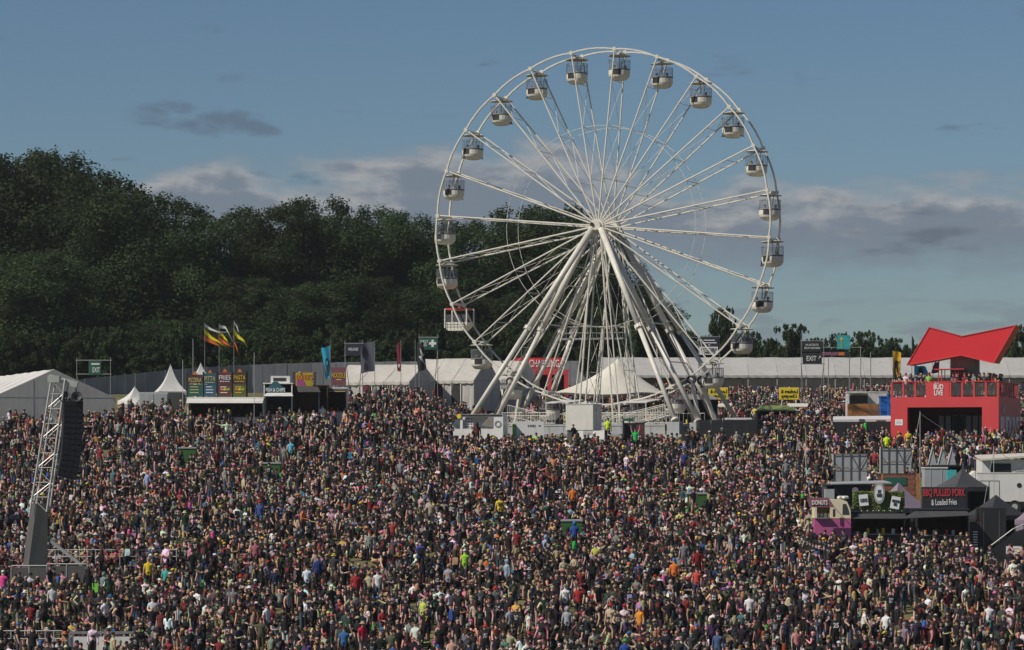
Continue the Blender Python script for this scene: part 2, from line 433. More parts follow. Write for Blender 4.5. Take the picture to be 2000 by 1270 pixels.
# ------------------------------------------------------------------ trees
def crown_mesh(seed, H, Rw, n_clump, per, leaf, low=.18):
    g = np.random.default_rng(seed)
    V = []; 
    centers = []
    # a few ascending limbs carry the clumps
    limbs = []
    nl = 9
    for i in range(nl):
        a = 2 * math.pi * (i + g.uniform(-.3, .3)) / nl
        top = H * g.uniform(.70, 1.0) if i % 3 else H * g.uniform(.9, 1.0)
        rr = Rw * g.uniform(.25, .8) * (1.15 - .55 * (top / H))
        limbs.append((a, rr, top))
    for k in range(n_clump + n_clump // 6):
        a, rr, top = limbs[k % nl]
        t = low + (1 - low) * g.uniform(0, 1) ** .8
        z = t * top * .95
        # wide in the middle, narrower at top and at the foot
        w = Rw * math.sqrt(max(.03, 1 - ((z / H - .50) / .53) ** 2)) * (.80 + .28 * math.sin(a * 2.3 + z * .5 + seed))
        r = w * math.sqrt(g.uniform(.05, 1))
        aa = a + g.normal(0, .45)
        c = np.array([r * math.cos(aa), r * math.sin(aa), z])
        size = H * g.uniform(.05, .12) * (1.1 - .15 * z / H)
        if z > .90 * H: size *= .75
        if k >= n_clump:      # ragged tufts standing out of the top and flanks
            f = g.uniform(.55, 1.0); aa = g.uniform(0, 6.283); zz = H * (.50 + .5 * math.sin(f * 1.57)) ; w = Rw * (1.02 - .75 * (f - .55) / .45)
            c = np.array([w * math.cos(aa) * .95, w * math.sin(aa) * .95, min(zz, H * 1.0)]); size = H * g.uniform(.028, .05); z = H
        centers.append((c, size, (a, rr, top)))
        n = int(per * (size / (H * .065)) ** 2)
        d = g.normal(size=(n, 3)); d /= np.linalg.norm(d, axis=1)[:, None]
        rad = size * g.uniform(.25, 1.08, n) ** .6
        lump = 1 + .35 * np.sin(d[:, 0] * 5 + k) * np.cos(d[:, 1] * 4 + 2 * k)
        p = c + d * (rad * lump)[:, None] * np.array([1, 1, 1.05 if z > .8 * H else .8])
        # leaf sprays facing mostly outwards and up
        nn = d * .8 + np.array([0, 0, .5]) + g.normal(0, .55, (n, 3)); nn /= np.linalg.norm(nn, axis=1)[:, None]
        t1 = np.cross(nn, g.normal(size=(n, 3))); t1 /= np.linalg.norm(t1, axis=1)[:, None]
        t2 = np.cross(nn, t1)
        s = (leaf * g.uniform(.55, 1.35, n))[:, None]
        bend = nn * s * .35
        q = np.stack([p - t1 * s * .5, p - t2 * s * .32 + bend * .4, p + t1 * s * .5, p + t2 * s * .32 + bend * .4], 1)
        V.append(q.reshape(-1, 3))
    V = np.concatenate(V); nq = len(V) // 4
    me = bpy.data.meshes.new('crown')
    me.vertices.add(len(V)); me.vertices.foreach_set('co', V.ravel())
    me.loops.add(nq * 4); me.loops.foreach_set('vertex_index', np.arange(nq * 4))
    me.polygons.add(nq); me.polygons.foreach_set('loop_start', np.arange(nq) * 4); me.polygons.foreach_set('loop_total', np.full(nq, 4))
    me.update(calc_edges=True); me.validate()
    tr = MB()
    tr.tube((0, 0, -.4), (0, 0, H * .30), H * .022, H * .015, 8)
    tr.tube((0, 0, H * .30), (.15, 0, H * .72), H * .015, H * .004, 7)
    for a, rr, top in limbs:
        z0 = H * g.uniform(.18, .34); mid = (rr * .55 * math.cos(a), rr * .55 * math.sin(a), z0 + (top - z0) * .45)
        tr.tube((0, 0, z0), mid, H * .009, H * .006, 6)
        tr.tube(mid, (rr * math.cos(a), rr * math.sin(a), top * .95), H * .006, H * .0015, 6)
    for c, size, (a, rr, top) in centers[::2]:
        m0 = (rr * .6 * math.cos(a), rr * .6 * math.sin(a), max(H * .2, c[2] - H * .09))
        tr.tube(m0, c, H * .0035, H * .0012, 5)
    return me, tr.mesh('trunk')
TREE_PROTO = [crown_mesh(100 + i, 24.0, 6.0, 135, 235, .36) for i in range(5)]
SHRUB_PROTO = [crown_mesh(200 + i, 7.0, 4.0, 110, 90, .34, low=.04) for i in range(3)]
def tree(px, toppy, wpx, D, label, kind='dark', shrub=False, group='trees behind the fence', cat='tree'):
    base = on_ground(px, D)
    H = (YH - toppy) * D / F - base.z
    W = wpx * D / F
    if not shrub: W *= 1.5 if group == 'trees behind the fence' else 1.2; H *= .965
    cm, tm = rnd.choice(SHRUB_PROTO if shrub else TREE_PROTO)
    H0, W0 = (7.0, 7.4) if shrub else (24.0, 11.6)
    t = thing('shrub' if shrub else 'broadleaf_tree', label, cat, base, rnd.uniform(0, 6.28), group)
    me = cm
    if kind == 'light':
        key = cm.name + '_light'
        me = bpy.data.meshes.get(key)
        if me is None:
            me = cm.copy(); me.name = key; me.materials.clear(); me.materials.append(M['leaf_light'])
    sc = (W / W0, W / W0, H / H0)
    obj('crown', me, 'leaf_dark', t, sc=sc)
    obj('trunk', tm, 'bark', t, sc=sc)
    return t
TREES = [(-35, 305, 190, 377, 'tall dark tree cut by the left frame edge'),
 (40, 300, 170, 371, 'tallest dark tree group member, its spiky top near the left corner'),
 (108, 290, 150, 378, 'highest dark tree top of the wood above the white marquee'),
 (182, 335, 150, 366, 'dark tree leaning its tip right of the highest tree'),
 (250, 368, 150, 361, 'broad dark tree above the small pagoda tents, second step down'),
 (318, 388, 150, 368, 'dark tree with sky gaps in its crown, above the pointed pagoda'),
 (372, 425, 130, 359, 'lower dark tree just left of the dip in the wood'),
 (438, 425, 130, 363, 'open crowned tree at the dip, above the ribbon flags'),
 (505, 404, 130, 370, 'rounded dark tree right of the dip above the ribbon flags'),
 (560, 398, 110, 362, 'dense dark tree above the fish stall'),
 (618, 386, 130, 375, 'pointed dark tree, highest between dip and wheel'),
 (672, 420, 120, 364, 'dark tree above the welfare sign'),
 (732, 402, 105, 372, 'narrow dark tree peak above the thin red flag'),
 (792, 412, 90, 367, 'slim lighter tree tip above the first aid sign'),
 (850, 430, 110, 373, 'dark tree behind the left edge of the wheel'),
 (905, 442, 110, 364, 'dark tree just inside the left rim of the wheel'),
 (960, 428, 120, 376, 'dark tree seen through the left spokes of the wheel'),
 (1022, 402, 130, 370, 'dark tree with a pointed top left of the wheel hub'),
 (1085, 400, 130, 379, 'dark tree right beside the wheel hub, behind spokes'),
 (1140, 428, 100, 366, 'dark tree directly behind the wheel hub'),
 (1182, 490, 105, 373, 'lower dark tree behind the front support legs'),
 (1228, 545, 100, 368, 'stepped down tree seen right of the support legs'),
 (1272, 590, 95, 374, 'low dark tree between the right support legs')]
for a in TREES: tree(*a)
FRONT = [(-10, 500, 150, 351, 'pale green leafy tree cut by the left frame edge', 'light'), (78, 492, 190, 349, 'big pale green rounded tree above the white marquee', 'light'),
 (165, 610, 110, 350, 'mid height pale tree right of the big rounded one', 'light'), (225, 648, 95, 344, 'small round tree behind the left exit sign', 'dark'),
 (300, 625, 120, 351, 'dark bushy tree behind the pointed white pagoda', 'dark'), (395, 620, 120, 352, 'dark bushy tree behind the ribbon flags', 'dark'),
 (480, 540, 140, 353, 'dark bushy tree right of the ribbon flags', 'dark'), (560, 560, 140, 351, 'dark bushy tree above the donuts trailer', 'dark'),
 (640, 550, 140, 353, 'dark bushy tree above the cyan flag', 'dark'), (720, 540, 140, 352, 'dark bushy tree above the spade flag', 'dark'),
 (800, 560, 130, 353, 'dark bushy tree behind the first aid sign', 'dark'), (880, 570, 130, 352, 'dark bushy tree behind the red topped gondola', 'dark'),
 (960, 580, 130, 353, 'dark bushy tree behind the left support legs', 'dark'), (1040, 570, 130, 352, 'dark bushy tree above the red charging stall', 'dark'),
 (1115, 590, 120, 353, 'dark bushy tree behind the wheel service gantry', 'dark'), (1190, 610, 110, 352, 'dark bushy tree above the peaked cream tent', 'dark')]
for a in FRONT: tree(a[0], a[1], a[2], a[3], a[4], a[5], group='bushier trees at the front of the wood')
for i, px in enumerate(range(20, 1290, 64)):
    tree(px, 655 + rnd.uniform(-25, 20), 95, 342 + rnd.uniform(-3, 3), 'low dark shrub behind the grey fence, %s from the left' % ordw(i + 1), shrub=True, group='undergrowth along the fence', cat='shrub')
SH = [(1330, 650, 75, 381, 'bushy shrub right of the support legs'), (1372, 660, 60, 384, 'bushy shrub behind the campsite sign'), (1415, 606, 62, 386, 'taller rounded tree behind the lower right gondola'),
 (1462, 652, 60, 380, 'bushy shrub right of the lower right gondola'), (1502, 668, 60, 378, 'low shrub left of the spiky bush'), (1545, 638, 78, 374, 'spiky windswept bush left of the exit sign'),
 (1592, 664, 60, 382, 'bush directly behind the exit sign'), (1640, 655, 60, 384, 'bush behind the turquoise banner'), (1688, 652, 74, 376, 'windswept bush right of the turquoise banner'),
 (1745, 664, 66, 380, 'bush above the yellow flag'), (1785, 676, 60, 385, 'low bush at the left tip of the red bow tie'), (1830, 680, 70, 380, 'low bush behind the red bow tie'),
 (1960, 660, 50, 382, 'bush right behind the red bow tie'), (1995, 640, 60, 378, 'tree at the right frame edge beside the red bow tie'), (2040, 640, 80, 378, 'tree cut by the right frame edge')]
for a in SH: tree(a[0], a[1], a[2], a[3], a[4], shrub=True, group='bushes behind the long marquee', cat='shrub')
for i, px in enumerate(range(1310, 2060, 42)):
    tree(px, 684 + rnd.uniform(-6, 5), 70, 392 + rnd.uniform(-4, 4), 'low skyline bush behind the long marquee, %s from the left' % ordw(i + 1), shrub=True, group='hedge bushes on the skyline', cat='shrub')

# ------------------------------------------------------------------ ferris wheel
DW = 265.0
SW = F / DW
YAW = R_(22)
WC = at(1182.5, 444, DW)
WBZ = gz(WC.x, WC.y)
HUB = WC.z - WBZ
RW = 347 / SW
RIM = 1.24
HUBH = 1.68
AX = Vector((math.sin(YAW), math.cos(YAW), 0)); HX = Vector((math.cos(YAW), -math.sin(YAW), 0))
wheel = thing('ferris_wheel', 'giant white ferris wheel towering over the crowd', 'ferris wheel', (WC.x, WC.y, WBZ), -YAW)
A0 = 5.0
def build_wheel():
    # rim: 24 slightly bowed members on each side
    seg = MB(); n = 5; h = R_(7.5)
    for i in range(n):
        a = -h + 2 * h * i / n; b = -h + 2 * h * (i + 1) / n
        k = lambda t: RW * (1 - .006 * (abs(t) / h) ** 2)
        seg.beam((k(a) * math.sin(a), 0, k(a) * math.cos(a)), (k(b) * math.sin(b), 0, k(b) * math.cos(b)), .11, .19, up=(0, 1, 0))
    seg_me = seg.mesh('rim_segment')
    node = MB(); node.cbox((0, 0, RW * .994), (.24, .2, .30))
    node_me = node.mesh('rim_joint')
    ring = MB(); n = 3
    RI = RW * .565
    for i in range(n):
        a = -h + 2 * h * i / n; b = -h + 2 * h * (i + 1) / n
        ring.tube((RI * math.sin(a), 0, RI * math.cos(a)), (RI * math.sin(b), 0, RI * math.cos(b)), .022, n=5)
    ring_me = ring.mesh('inner_ring')
    axle = MB().tube((0, -RIM, RW * .985), (0, RIM, RW * .985), .055, n=6).mesh('axle')
    for s in (-1, 1):
        yo = s * RIM
        sp = MB()
        sp.tube((0, s * (HUBH - RIM), .42), (0, 0, RW * .985), .068, .058, 7)
        sp_me = sp.mesh('spoke')
        for k in range(24):
            a = R_(A0 + 15 * k)
            obj('rim_segment', seg_me, 'white_steel', wheel, (0, yo, HUB), (0, a + h, 0))
            obj('rim_joint', node_me, 'white_steel', wheel, (0, yo, HUB), (0, a, 0))
            obj('inner_ring', ring_me, 'white_steel', wheel, (0, yo, HUB), (0, a + h, 0))
            obj('spoke', sp_me, 'white_steel', wheel, (0, yo, HUB), (0, a, 0))
    yat = lambda r: HUBH + (RIM - HUBH) * (r - .42) / (RW * .985 - .42)
    br = MB()
    for fr in (.27, .565, .82):
        r = RW * fr; br.tube((0, -yat(r), r), (0, yat(r), r), .03, n=5)
    for f0, f1, m in ((.27, .565, 1), (.565, .82, -1), (.82, .96, 1)):
        r0, r1 = RW * f0, RW * f1
        br.tube((0, -m * yat(r0), r0), (0, m * yat(r1), r1), .022, n=5)
        br.tube((0, m * yat(r0), r0), (0, -m * yat(r1), r1), .018, n=5)
    br_me = br.mesh('spoke_bracing')
    for k in range(24):
        a = R_(A0 + 15 * k)
        obj('spoke_bracing', br_me, 'white_steel', wheel, (0, 0, HUB), (0, a, 0))
        obj('axle', axle, 'white_steel', wheel, (0, 0, HUB), (0, a, 0))
    hb = MB()
    hb.tube((0, -HUBH - .1, HUB), (0, HUBH + .1, HUB), .30, n=16)
    for s in (-1, 1):
        hb.tube((0, s * HUBH - .12, HUB), (0, s * HUBH + .12, HUB), .50, n=20)
        hb.tube((0, s * (HUBH + .12), HUB), (0, s * (HUBH + .5), HUB), .34, n=16)
    hub = obj('hub', hb, 'white_steel', wheel)
    obj('bearing_cap', MB().tube((-.32, -HUBH - .62, HUB + .1), (-.32, -HUBH - .4, HUB + .1), .15, n=12), 'rubber', hub)
    # eight support legs with flanged joints, ladders on the inner ones
    FZ = 1.15
    for s in (-1, 1):
        for t_top, t_foot in ((HUBH + .40, 7.7), (HUBH + .30, 2.35)):
            for hx in (-1, 1):
                top = Vector((hx * .38, s * t_top, HUB - .25)); foot = Vector((hx * 8.55, s * t_foot, FZ))
                lg = MB()
                j = top.lerp(foot, .52)
                lg.tube(top, j, .235, .235, 14); lg.tube(j, foot, .185, .185, 14)
                leg = obj('support_leg', lg, 'white_steel', wheel)
                leg.data.polygons.foreach_set('use_smooth', [True] * len(leg.data.polygons))
                d = (foot - top).normalized()
                fl = MB(); fl.tube(j - d * .12, j + d * .12, .33, .33, 14); obj('foot_collar', MB().tube(foot - d * .1, foot + d * .05, .33, .33, 14), 'white_steel', leg)
                for q in range(8):
                    aa = q * math.pi / 4; u = d.cross(Vector((0, 1, 0))).normalized(); w = d.cross(u)
                    p = j + (u * math.cos(aa) + w * math.sin(aa)) * .31
                    fl.tube(p - d * .18, p + d * .18, .045, n=5)
                obj('flange', fl, 'white_steel', leg)
                if t_foot < 3:
                    ca = MB(); o = Vector((-.28, -.1, .05))
                    ca.tube(top + o * 1.1 + d * .8, foot + o, .035, n=5); ca.tube(top + o * 1.4 + d * .8, foot + o * 1.35, .028, n=5)
                    obj('cable', ca, 'dark_steel', leg)
                ft = MB(); ft.cbox((foot.x, foot.y, FZ / 2 - .1), (1.0, 1.0, FZ - .1)); ft.cbox((foot.x, foot.y, -.15), (1.5, 1.5, .35))
                obj('footing', ft, 'panel_grey', wheel)
    # bottom ties between the legs and the service gantry
    ty = MB()
    for s in (-1, 1):
        for hx in (-1, 1):
            p0 = Vector((hx * 4.5, s * 2.0, HUB * .55)); p1 = Vector((hx * 4.5, s * 4.9, HUB * .55))
            ty.tube(p0, p1, .05, n=5)
    for hx in (-1, 1):
        for zf in (.30, .5, .7):
            xx = hx * (.38 + (8.55 - .38) * (1 - zf)); ty.tube((xx, -2.1, FZ + (HUB - FZ) * zf), (xx, 2.1, FZ + (HUB - FZ) * zf), .05, n=6)
    obj('leg_ties', ty, 'white_steel', wheel)
    gzz = (YH - 661) / SW - WBZ
    ga = MB(); ga.box(-4.9, .7, 2.1, 3.0, gzz, gzz + .14)
    gan = obj('service_gantry', ga, 'steel', wheel)
    gr = MB()
    for yy in (2.12, 2.98):
        for zz in (.55, 1.05): gr.tube((-4.9, yy, gzz + zz), (.7, yy, gzz + zz), .022, n=5)
        for i in range(6): gr.tube((-4.9 + i * 1.12, yy, gzz), (-4.9 + i * 1.12, yy, gzz + 1.05), .022, n=5)
    obj('handrail', gr, 'steel', gan)
    # two upright lattice masts below the hub
    for s, hx in ((-1, -1.35), (-1, 1.35), (1, -1.35), (1, 1.35)):
        ma = MB(); a = (hx * .25, s * 1.95, HUB - .6); b = (hx * 1.1, s * 2.2, .9)
        ma.tube(a, b, .07, n=6); c = (hx * .25 + .25, s * 1.95, HUB - .6); d = (hx * 1.1 + .55 * (1 if hx > 0 else -1), s * 2.2, .9)
        ma.tube(c, d, .05, n=6)
        for i in range(7):
            p = Vector(a).lerp(Vector(b), i / 7); q = Vector(c).lerp(Vector(d), (i + 1) / 7); ma.tube(p, q, .022, n=4)
        obj('centre_mast', ma, 'white_steel', wheel)
    # drive tyres against the rim near the bottom
    for hx in (-1, 1):
        a = R_(180 - hx * 32)
        for s in (-1, 1):
            p = Vector(((RW + .3) * math.sin(a), s * RIM, HUB + (RW + .3) * math.cos(a)))
            dt = MB(); dt.tube((p.x, p.y - .14, p.z), (p.x, p.y + .14, p.z), .36, n=16)
            o = obj('drive_tyre', dt, 'rubber', wheel)
            obj('drive_hub', MB().tube((p.x, p.y - .16, p.z), (p.x, p.y + .16, p.z), .17, n=12), 'white_steel', o)
            st = MB(); st.beam((p.x, p.y, p.z), (p.x + hx * .9, p.y * 1.6, 1.0), .22, .3)
            obj('drive_arm', st, 'white_steel', wheel)
build_wheel()
keep_clear(WC.x - 11, WC.x + 13, 250.5, 276)

PERSON_SEATS = []   # (world position, facing, label)
ORD = ['first', 'second', 'third', 'fourth', 'fifth', 'sixth', 'seventh', 'eighth', 'ninth', 'tenth', 'eleventh', 'twelfth']
def gondola_meshes():
    m = {}
    r = .855
    cn = MB(); cn.lathe([(.02, -.16), (.35, -.19), (.90, -.285), (.935, -.31), (.90, -.335), (.35, -.31), (.02, -.30)], 20); m['canopy'] = cn.mesh('canopy', True)
    po = MB(); po.tube((0, 0, -.20), (0, 0, -2.05), .045, n=8); po.tube((.34, .2, -.3), (.14, .1, -1.6), .03, n=6); m['pole'] = po.mesh('pole')
    hg = MB(); hg.cbox((0, 0, -.09), (.22, 1.9, .14)); hg.tube((0, 0, -.1), (0, 0, -.2), .07, n=8); m['hanger'] = hg.mesh('hanger')
    # bowl: upper band left open at the door, bottom tub all round
    d0, d1 = R_(222), R_(268)
    bw = MB()
    bw.lathe([(r, -1.47), (r, -1.80), (r * .99, -1.86)], 20, a0=d1, a1=d0 + 2 * math.pi)
    bw.lathe([(r - .05, -1.86), (r - .05, -1.47), (r, -1.47)], 20, a0=d1, a1=d0 + 2 * math.pi)
    bw.lathe([(r * .99, -1.86), (r * .93, -2.0), (r * .70, -2.20), (r * .52, -2.245), (.01, -2.25)], 20)
    bw.lathe([(.01, -2.1), (r * .6, -2.1), (r * .90, -1.9), (r * .93, -1.86), (r * .99, -1.86)], 20)
    m['bowl'] = bw.mesh('bowl', False)
    rl = MB()
    for z, t in ((-1.38, .03), (-.66, .012)):
        rl.lathe([(r - t, z - t), (r + t * .4, z - t), (r + t * .4, z + t), (r - t, z + t), (r - t, z - t)], 24)
    for i in range(20):
        a = 2 * math.pi * i / 20; rl.tube((r * math.cos(a), r * math.sin(a), -1.47), (r * math.cos(a), r * math.sin(a), -.66), .007 if i % 5 else .016, n=4)
    m['cage'] = rl.mesh('cage')
    sc = MB(); sc.lathe([(r - .012, -1.47), (r - .012, -.66)], 24); m['screen'] = sc.mesh('screen', True)
    dr = MB(); dr.lathe([(r * .97, -1.84), (r * .97, -1.5)], 4, a0=d0, a1=d1); m['door'] = dr.mesh('door')
    se = MB(); se.lathe([(.33, -1.80), (.80, -1.80), (.80, -1.74), (.33, -1.74), (.33, -1.80)], 16); se.lathe([(.74, -1.74), (.80, -1.40), (.83, -1.40)], 16); m['seat'] = se.mesh('seat')
    return m
GM = gondola_meshes()
GMAT = {'canopy': 'white_steel', 'pole': 'alu', 'hanger': 'white_steel', 'bowl': 'canvas_cream', 'cage': 'steel', 'screen': 'screen_mesh', 'door': 'black_box', 'seat': 'interior_dark'}
GMAT['bowl'] = 'cream_white'
defm('cream_white', (.66, .63, .54), .45, .05, 1.2, dirt=.25)
def build_gondolas():
    # k counts clockwise from just right of the top
    for k in range(24):
        a = R_(A0 + 15 * k)
        px = WC + HX * (RW * .985 * math.sin(a)) + Vector((0, 0, RW * .985 * math.cos(a)))
        if k < 12: lab = '%s gondola clockwise from the top of the wheel, right side' % ORD[k]
        else: lab = '%s gondola anticlockwise from the top of the wheel, left side' % ORD[23 - k]
        if k == 17 - 1: pass
        if k == 16:
            t = thing('accessible_gondola', 'square framed gondola with red roof bar, lower left of the wheel', 'gondola', px, -YAW, None)
            fr = MB(); w, hh = .95, .0
            for yy in (-.75, .75):
                fr.beam((-w, yy, -.42), (w, yy, -.42), .09, .10); fr.beam((-w, yy, -.42), (-w, yy, -1.95), .09, .09); fr.beam((w, yy, -.42), (w, yy, -1.75), .09, .09)
            obj('frame', fr, 'white_steel', t)
            obj('roof_bar', MB().box(-.86, .86, -.80, .80, -.50, -.36), 'red_paint', t)
            b = MB(); b.prism([(-w, -1.50), (-w * .9, -2.05), (-w * .7, -2.18), (w * .55, -2.18), (w * .95, -1.8), (w, -1.50)], -.72, .72); obj('bowl', b, 'cream_white', t)
            cg = MB()
            for i in range(6): cg.tube((-.75 + i * .3, -.74, -1.52), (-.75 + i * .3, -.74, -2.1), .012, n=4)
            for z in (-1.68, -1.88): cg.tube((-.85, -.74, z), (.85, -.74, z), .012, n=4)
            obj('grille', cg, 'dark_steel', t)
            obj('screen', MB().box(-.88, .88, -.715, -.705, -1.48, -.88), 'screen_mesh', t)
            obj('hanger', GM['hanger'], 'white_steel', t); obj('hanger_rod', MB().tube((0, 0, -.1), (0, 0, -.4), .08), 'white_steel', t)
            continue
        t = thing('gondola', lab, 'gondola', px, rnd.uniform(-.35, .15), 'round gondolas hanging round the wheel')
        for n in GM: obj(n, GM[n], GMAT[n], t)
        t.rotation_euler.x = rnd.uniform(-.02, .02); t.rotation_euler.y = rnd.uniform(-.03, .03)
        side = 'clockwise' if k < 12 else 'anticlockwise'; o = ORD[k] if k < 12 else ORD[23 - k]
        if k in (10, 11, 12, 13): continue
        for dx, who in ((-.42, 'left'), (.42, 'right')):
            if rnd.random() < .12: continue
            PERSON_SEATS.append((px + Vector((dx, rnd.uniform(-.1, .25), -2.19)), rnd.uniform(-1.2, 1.2) + (math.pi if rnd.random() < .3 else 0),
                                 'rider on the %s seat of %s gondola %s from wheel top' % (who, o, side)))
build_gondolas()

# ------------------------------------------------------------------ wheel platform and things at its foot
def build_platform():
    z0 = -.5
    t = thing('ride_platform', 'low white loading platform with rails under the wheel', 'platform', (WC.x, WC.y, WBZ), -YAW)
    obj('deck', MB().box(-7.2, 7.2, -6.2, 4, .72, .86), 'panel_grey', t)
    for i in range(12):
        obj('skirt_panel', MB().box(-7.2 + i * 1.2 + .015, -6.0 + i * 1.2 - .015, -6.16, -6.1, z0, .72), 'panel_grey', t)
    def rail(name, x0, x1, y, z, z1=None, n=18):
        z1 = z if z1 is None else z1
        r = MB(); H = .95
        for hh in (.12, H): r.tube((x0, y, z + hh), (x1, y, z1 + hh), .028, n=5)
        for i in range(n + 1):
            f = i / n; r.tube((x0 + (x1 - x0) * f, y, z + (z1 - z) * f), (x0 + (x1 - x0) * f, y, z + (z1 - z) * f + H), .018, n=4)
        obj(name, r, 'white_steel', t)
    rail('handrail', -7.1, -2.6, -4.4, .86); rail('handrail', -7.1, -4.4, -3.2, 1.5, .86); rail('handrail', 1.8, 7.0, -5.7, .3, 1.45, 26); rail('handrail', 1.8, 7.0, -4.4, .3, 1.45, 26)
    rail('handrail', -2.4, 7.1, -3.0, .86, n=30); rail('handrail', -7.1, 7.1, 3.6, .86, n=40)
    for x0, x1 in ((-7.1, -2.4), (1.2, 7.1)):
        lr = MB(); lr.tube((x0, -6.1, 1.55), (x1, -6.1, 1.55), .03, n=5); n = 6
        for i in range(n):
            xa = x0 + (x1 - x0) * i / n; xb = x0 + (x1 - x0) * (i + 1) / n
            lr.tube((xa, -6.1, .8), (xa, -6.1, 1.55), .025, n=5); lr.tube((xa, -6.1, .85), (xb, -6.1, 1.5), .016, n=4); lr.tube((xa, -6.1, 1.5), (xb, -6.1, .85), .016, n=4)
        obj('crossed_rail', lr, 'white_steel', t)
    ra = MB(); ra.slab([(1.8, -5.7, .3), (7.0, -5.7, 1.45), (7.0, -4.4, 1.45), (1.8, -4.4, .3)], .06); obj('ramp', ra, 'white_paint', t)
    bl = MB()
    for x0, x1 in ((-4.2, -2.2), (2.0, 4.4)): bl.slab([(x0, -2.5, 2.6), (x1, -2.5, 2.6), (x1, 1.0, 2.9), (x0, 1.0, 2.9)], .06)
    obj('entrance_canopy', bl, 'canvas_white', t)
    po = MB()
    for x in (-4.1, -2.3, 2.1, 4.3): po.tube((x, -2.45, .86), (x, -2.45, 2.6), .04, n=6)
    obj('canopy_post', po, 'white_steel', t)
    bs = MB().box(-7.0, 7.0, -6.3, -6.2, -.45, .10); obj('base_beam', bs, 'steel', t)
build_platform()
def block_at(px0, px1, pt, D, depth, name, label, cat, m, rz=0.0, sink=.25):
    """thing standing on the ground whose front spans px0..px1 with its top at row pt"""
    c = on_ground((px0 + px1) / 2, D); W = mpx(px1 - px0, D); Ht = (YH - pt) * D / F - c.z
    t = thing(name, label, cat, c, rz)
    keep_clear(c.x - W / 2 - .2, c.x + W / 2 + .2, D - .15, D + depth + .2)
    return t, W, Ht
def control_cabin():
    t, W, H = block_at(1104, 1159, 790, 252.5, 2.6, 'control_cabin', 'plain white box cabin in front of the wheel foot', 'cabin', None, R_(-16))
    zb = H - 50 * 252.5 / F
    obj('body', MB().box(-W / 2, W / 2, 0, 2.6, zb, H), 'white_box', t)
    obj('roof_lip', MB().box(-W / 2 - .04, W / 2 + .04, -.04, 2.64, H, H + .05), 'white_paint', t)
    obj('chassis', MB().box(-W / 2 + .1, W / 2 - .1, .1, 2.5, -.3, zb), 'dark_steel', t)
    s = MB()
    for i in range(4): s.box(.3, 1.05, -.03, 0, zb + .04 + i * .10 - .42, zb + .09 + i * .10 - .42)
    obj('louvre', s, 'steel', t)
    obj('lower_panel', MB().box(-.1, W / 2 + .9, -.02, .3, -.3, zb - .05), 'white_paint', t)
    obj('handle', MB().box(W / 2 + .004, W / 2 + .03, .9, 1.0, zb + 1.5, zb + 1.62), 'dark_steel', t)
control_cabin()
def generator():
    t, W, H = block_at(1001, 1062, 823, 251.5, 1.3, 'generator_set', 'low white generator box with green end at the wheel foot', 'generator', None)
    obj('body', MB().box(-W / 2, W / 2, 0, 1.2, .28, H), 'white_paint', t)
    obj('green_end', MB().box(-W / 2 - .006, -W / 2 + .28, -.006, .3, .4, H - .2), mat('lime', (.16, .50, .05), .5), t)
    letters(t, 'HGI', .55, .17, 'lettering_black', (.25, -.01, H * .78))
    ar = MB().prism([(.75, H * .78), (.92, H * .78 + .07), (.92, H * .78 - .07)], -.02, 0); obj('arrow_mark', ar, 'lettering_black', t)
    obj('skid', MB().box(-W / 2 + .1, W / 2 - .1, .1, 1.1, -.3, .28), 'dark_steel', t)
    obj('filler_cap', MB().tube((.05, -.02, .45), (.05, .01, .45), .06), 'lettering_black', t)
generator()
def ticket_kiosk():
    t, W, H = block_at(1217, 1259, 822, 251.0, 1.6, 'ticket_booth', 'dark ticket booth with open front below the right ramp', 'booth', None)
    b = MB(); b.box(-W / 2, W / 2, .6, 1.6, -.3, H - .15); b.box(-W / 2, -W / 2 + .1, 0, .6, -.3, H); b.box(.1, W / 2, 0, .1, -.3, H - .12)
    obj('walls', b, 'black_box', t); obj('sign_board', MB().box(-W / 2 - .02, 0, -.06, .0, H - .02, H + .18), 'sign_green', t)
    obj('poster', MB().box(.2, W / 2 - .06, -.012, -.002, .3, H - .3), 'sign_maroon', t)
    letters(t, 'TICKETS', W / 2 * .8, .09, 'lettering_white', (-W / 4, -.075, H + .08)) if False else None
ticket_kiosk()
def dark_enclosure():
    t, W, H = block_at(1366, 1480, 820, 252.0, 4, 'generator_enclosure', 'black scrim fenced enclosure right of the wheel foot', 'enclosure', None)
    n = 5
    for i in range(n):
        x0 = -W / 2 + W * i / n; x1 = -W / 2 + W * (i + 1) / n
        obj('scrim_panel', MB().box(x0 + .02, x1 - .02, 0, .05, -.3, H + rnd.uniform(-.04, .04)), 'black_tarp', t)
    obj('side_panel', MB().box(W / 2 - .03, W / 2 + .02, .06, 4, -.3, H), 'black_tarp', t); obj('side_panel', MB().box(-W / 2 - .02, -W / 2 + .03, .06, 4, -.3, H), 'black_tarp', t)
    b = MB(); b.box(-.05, W / 2 - .5, .8, 3, -.3, H - .02); o = obj('machine', b, 'dark_steel', t)
    obj('machine_lid', MB().box(-.1, W / 2 - .4, .7, 3.1, H - .02, H + .16), 'white_paint', o)
dark_enclosure()

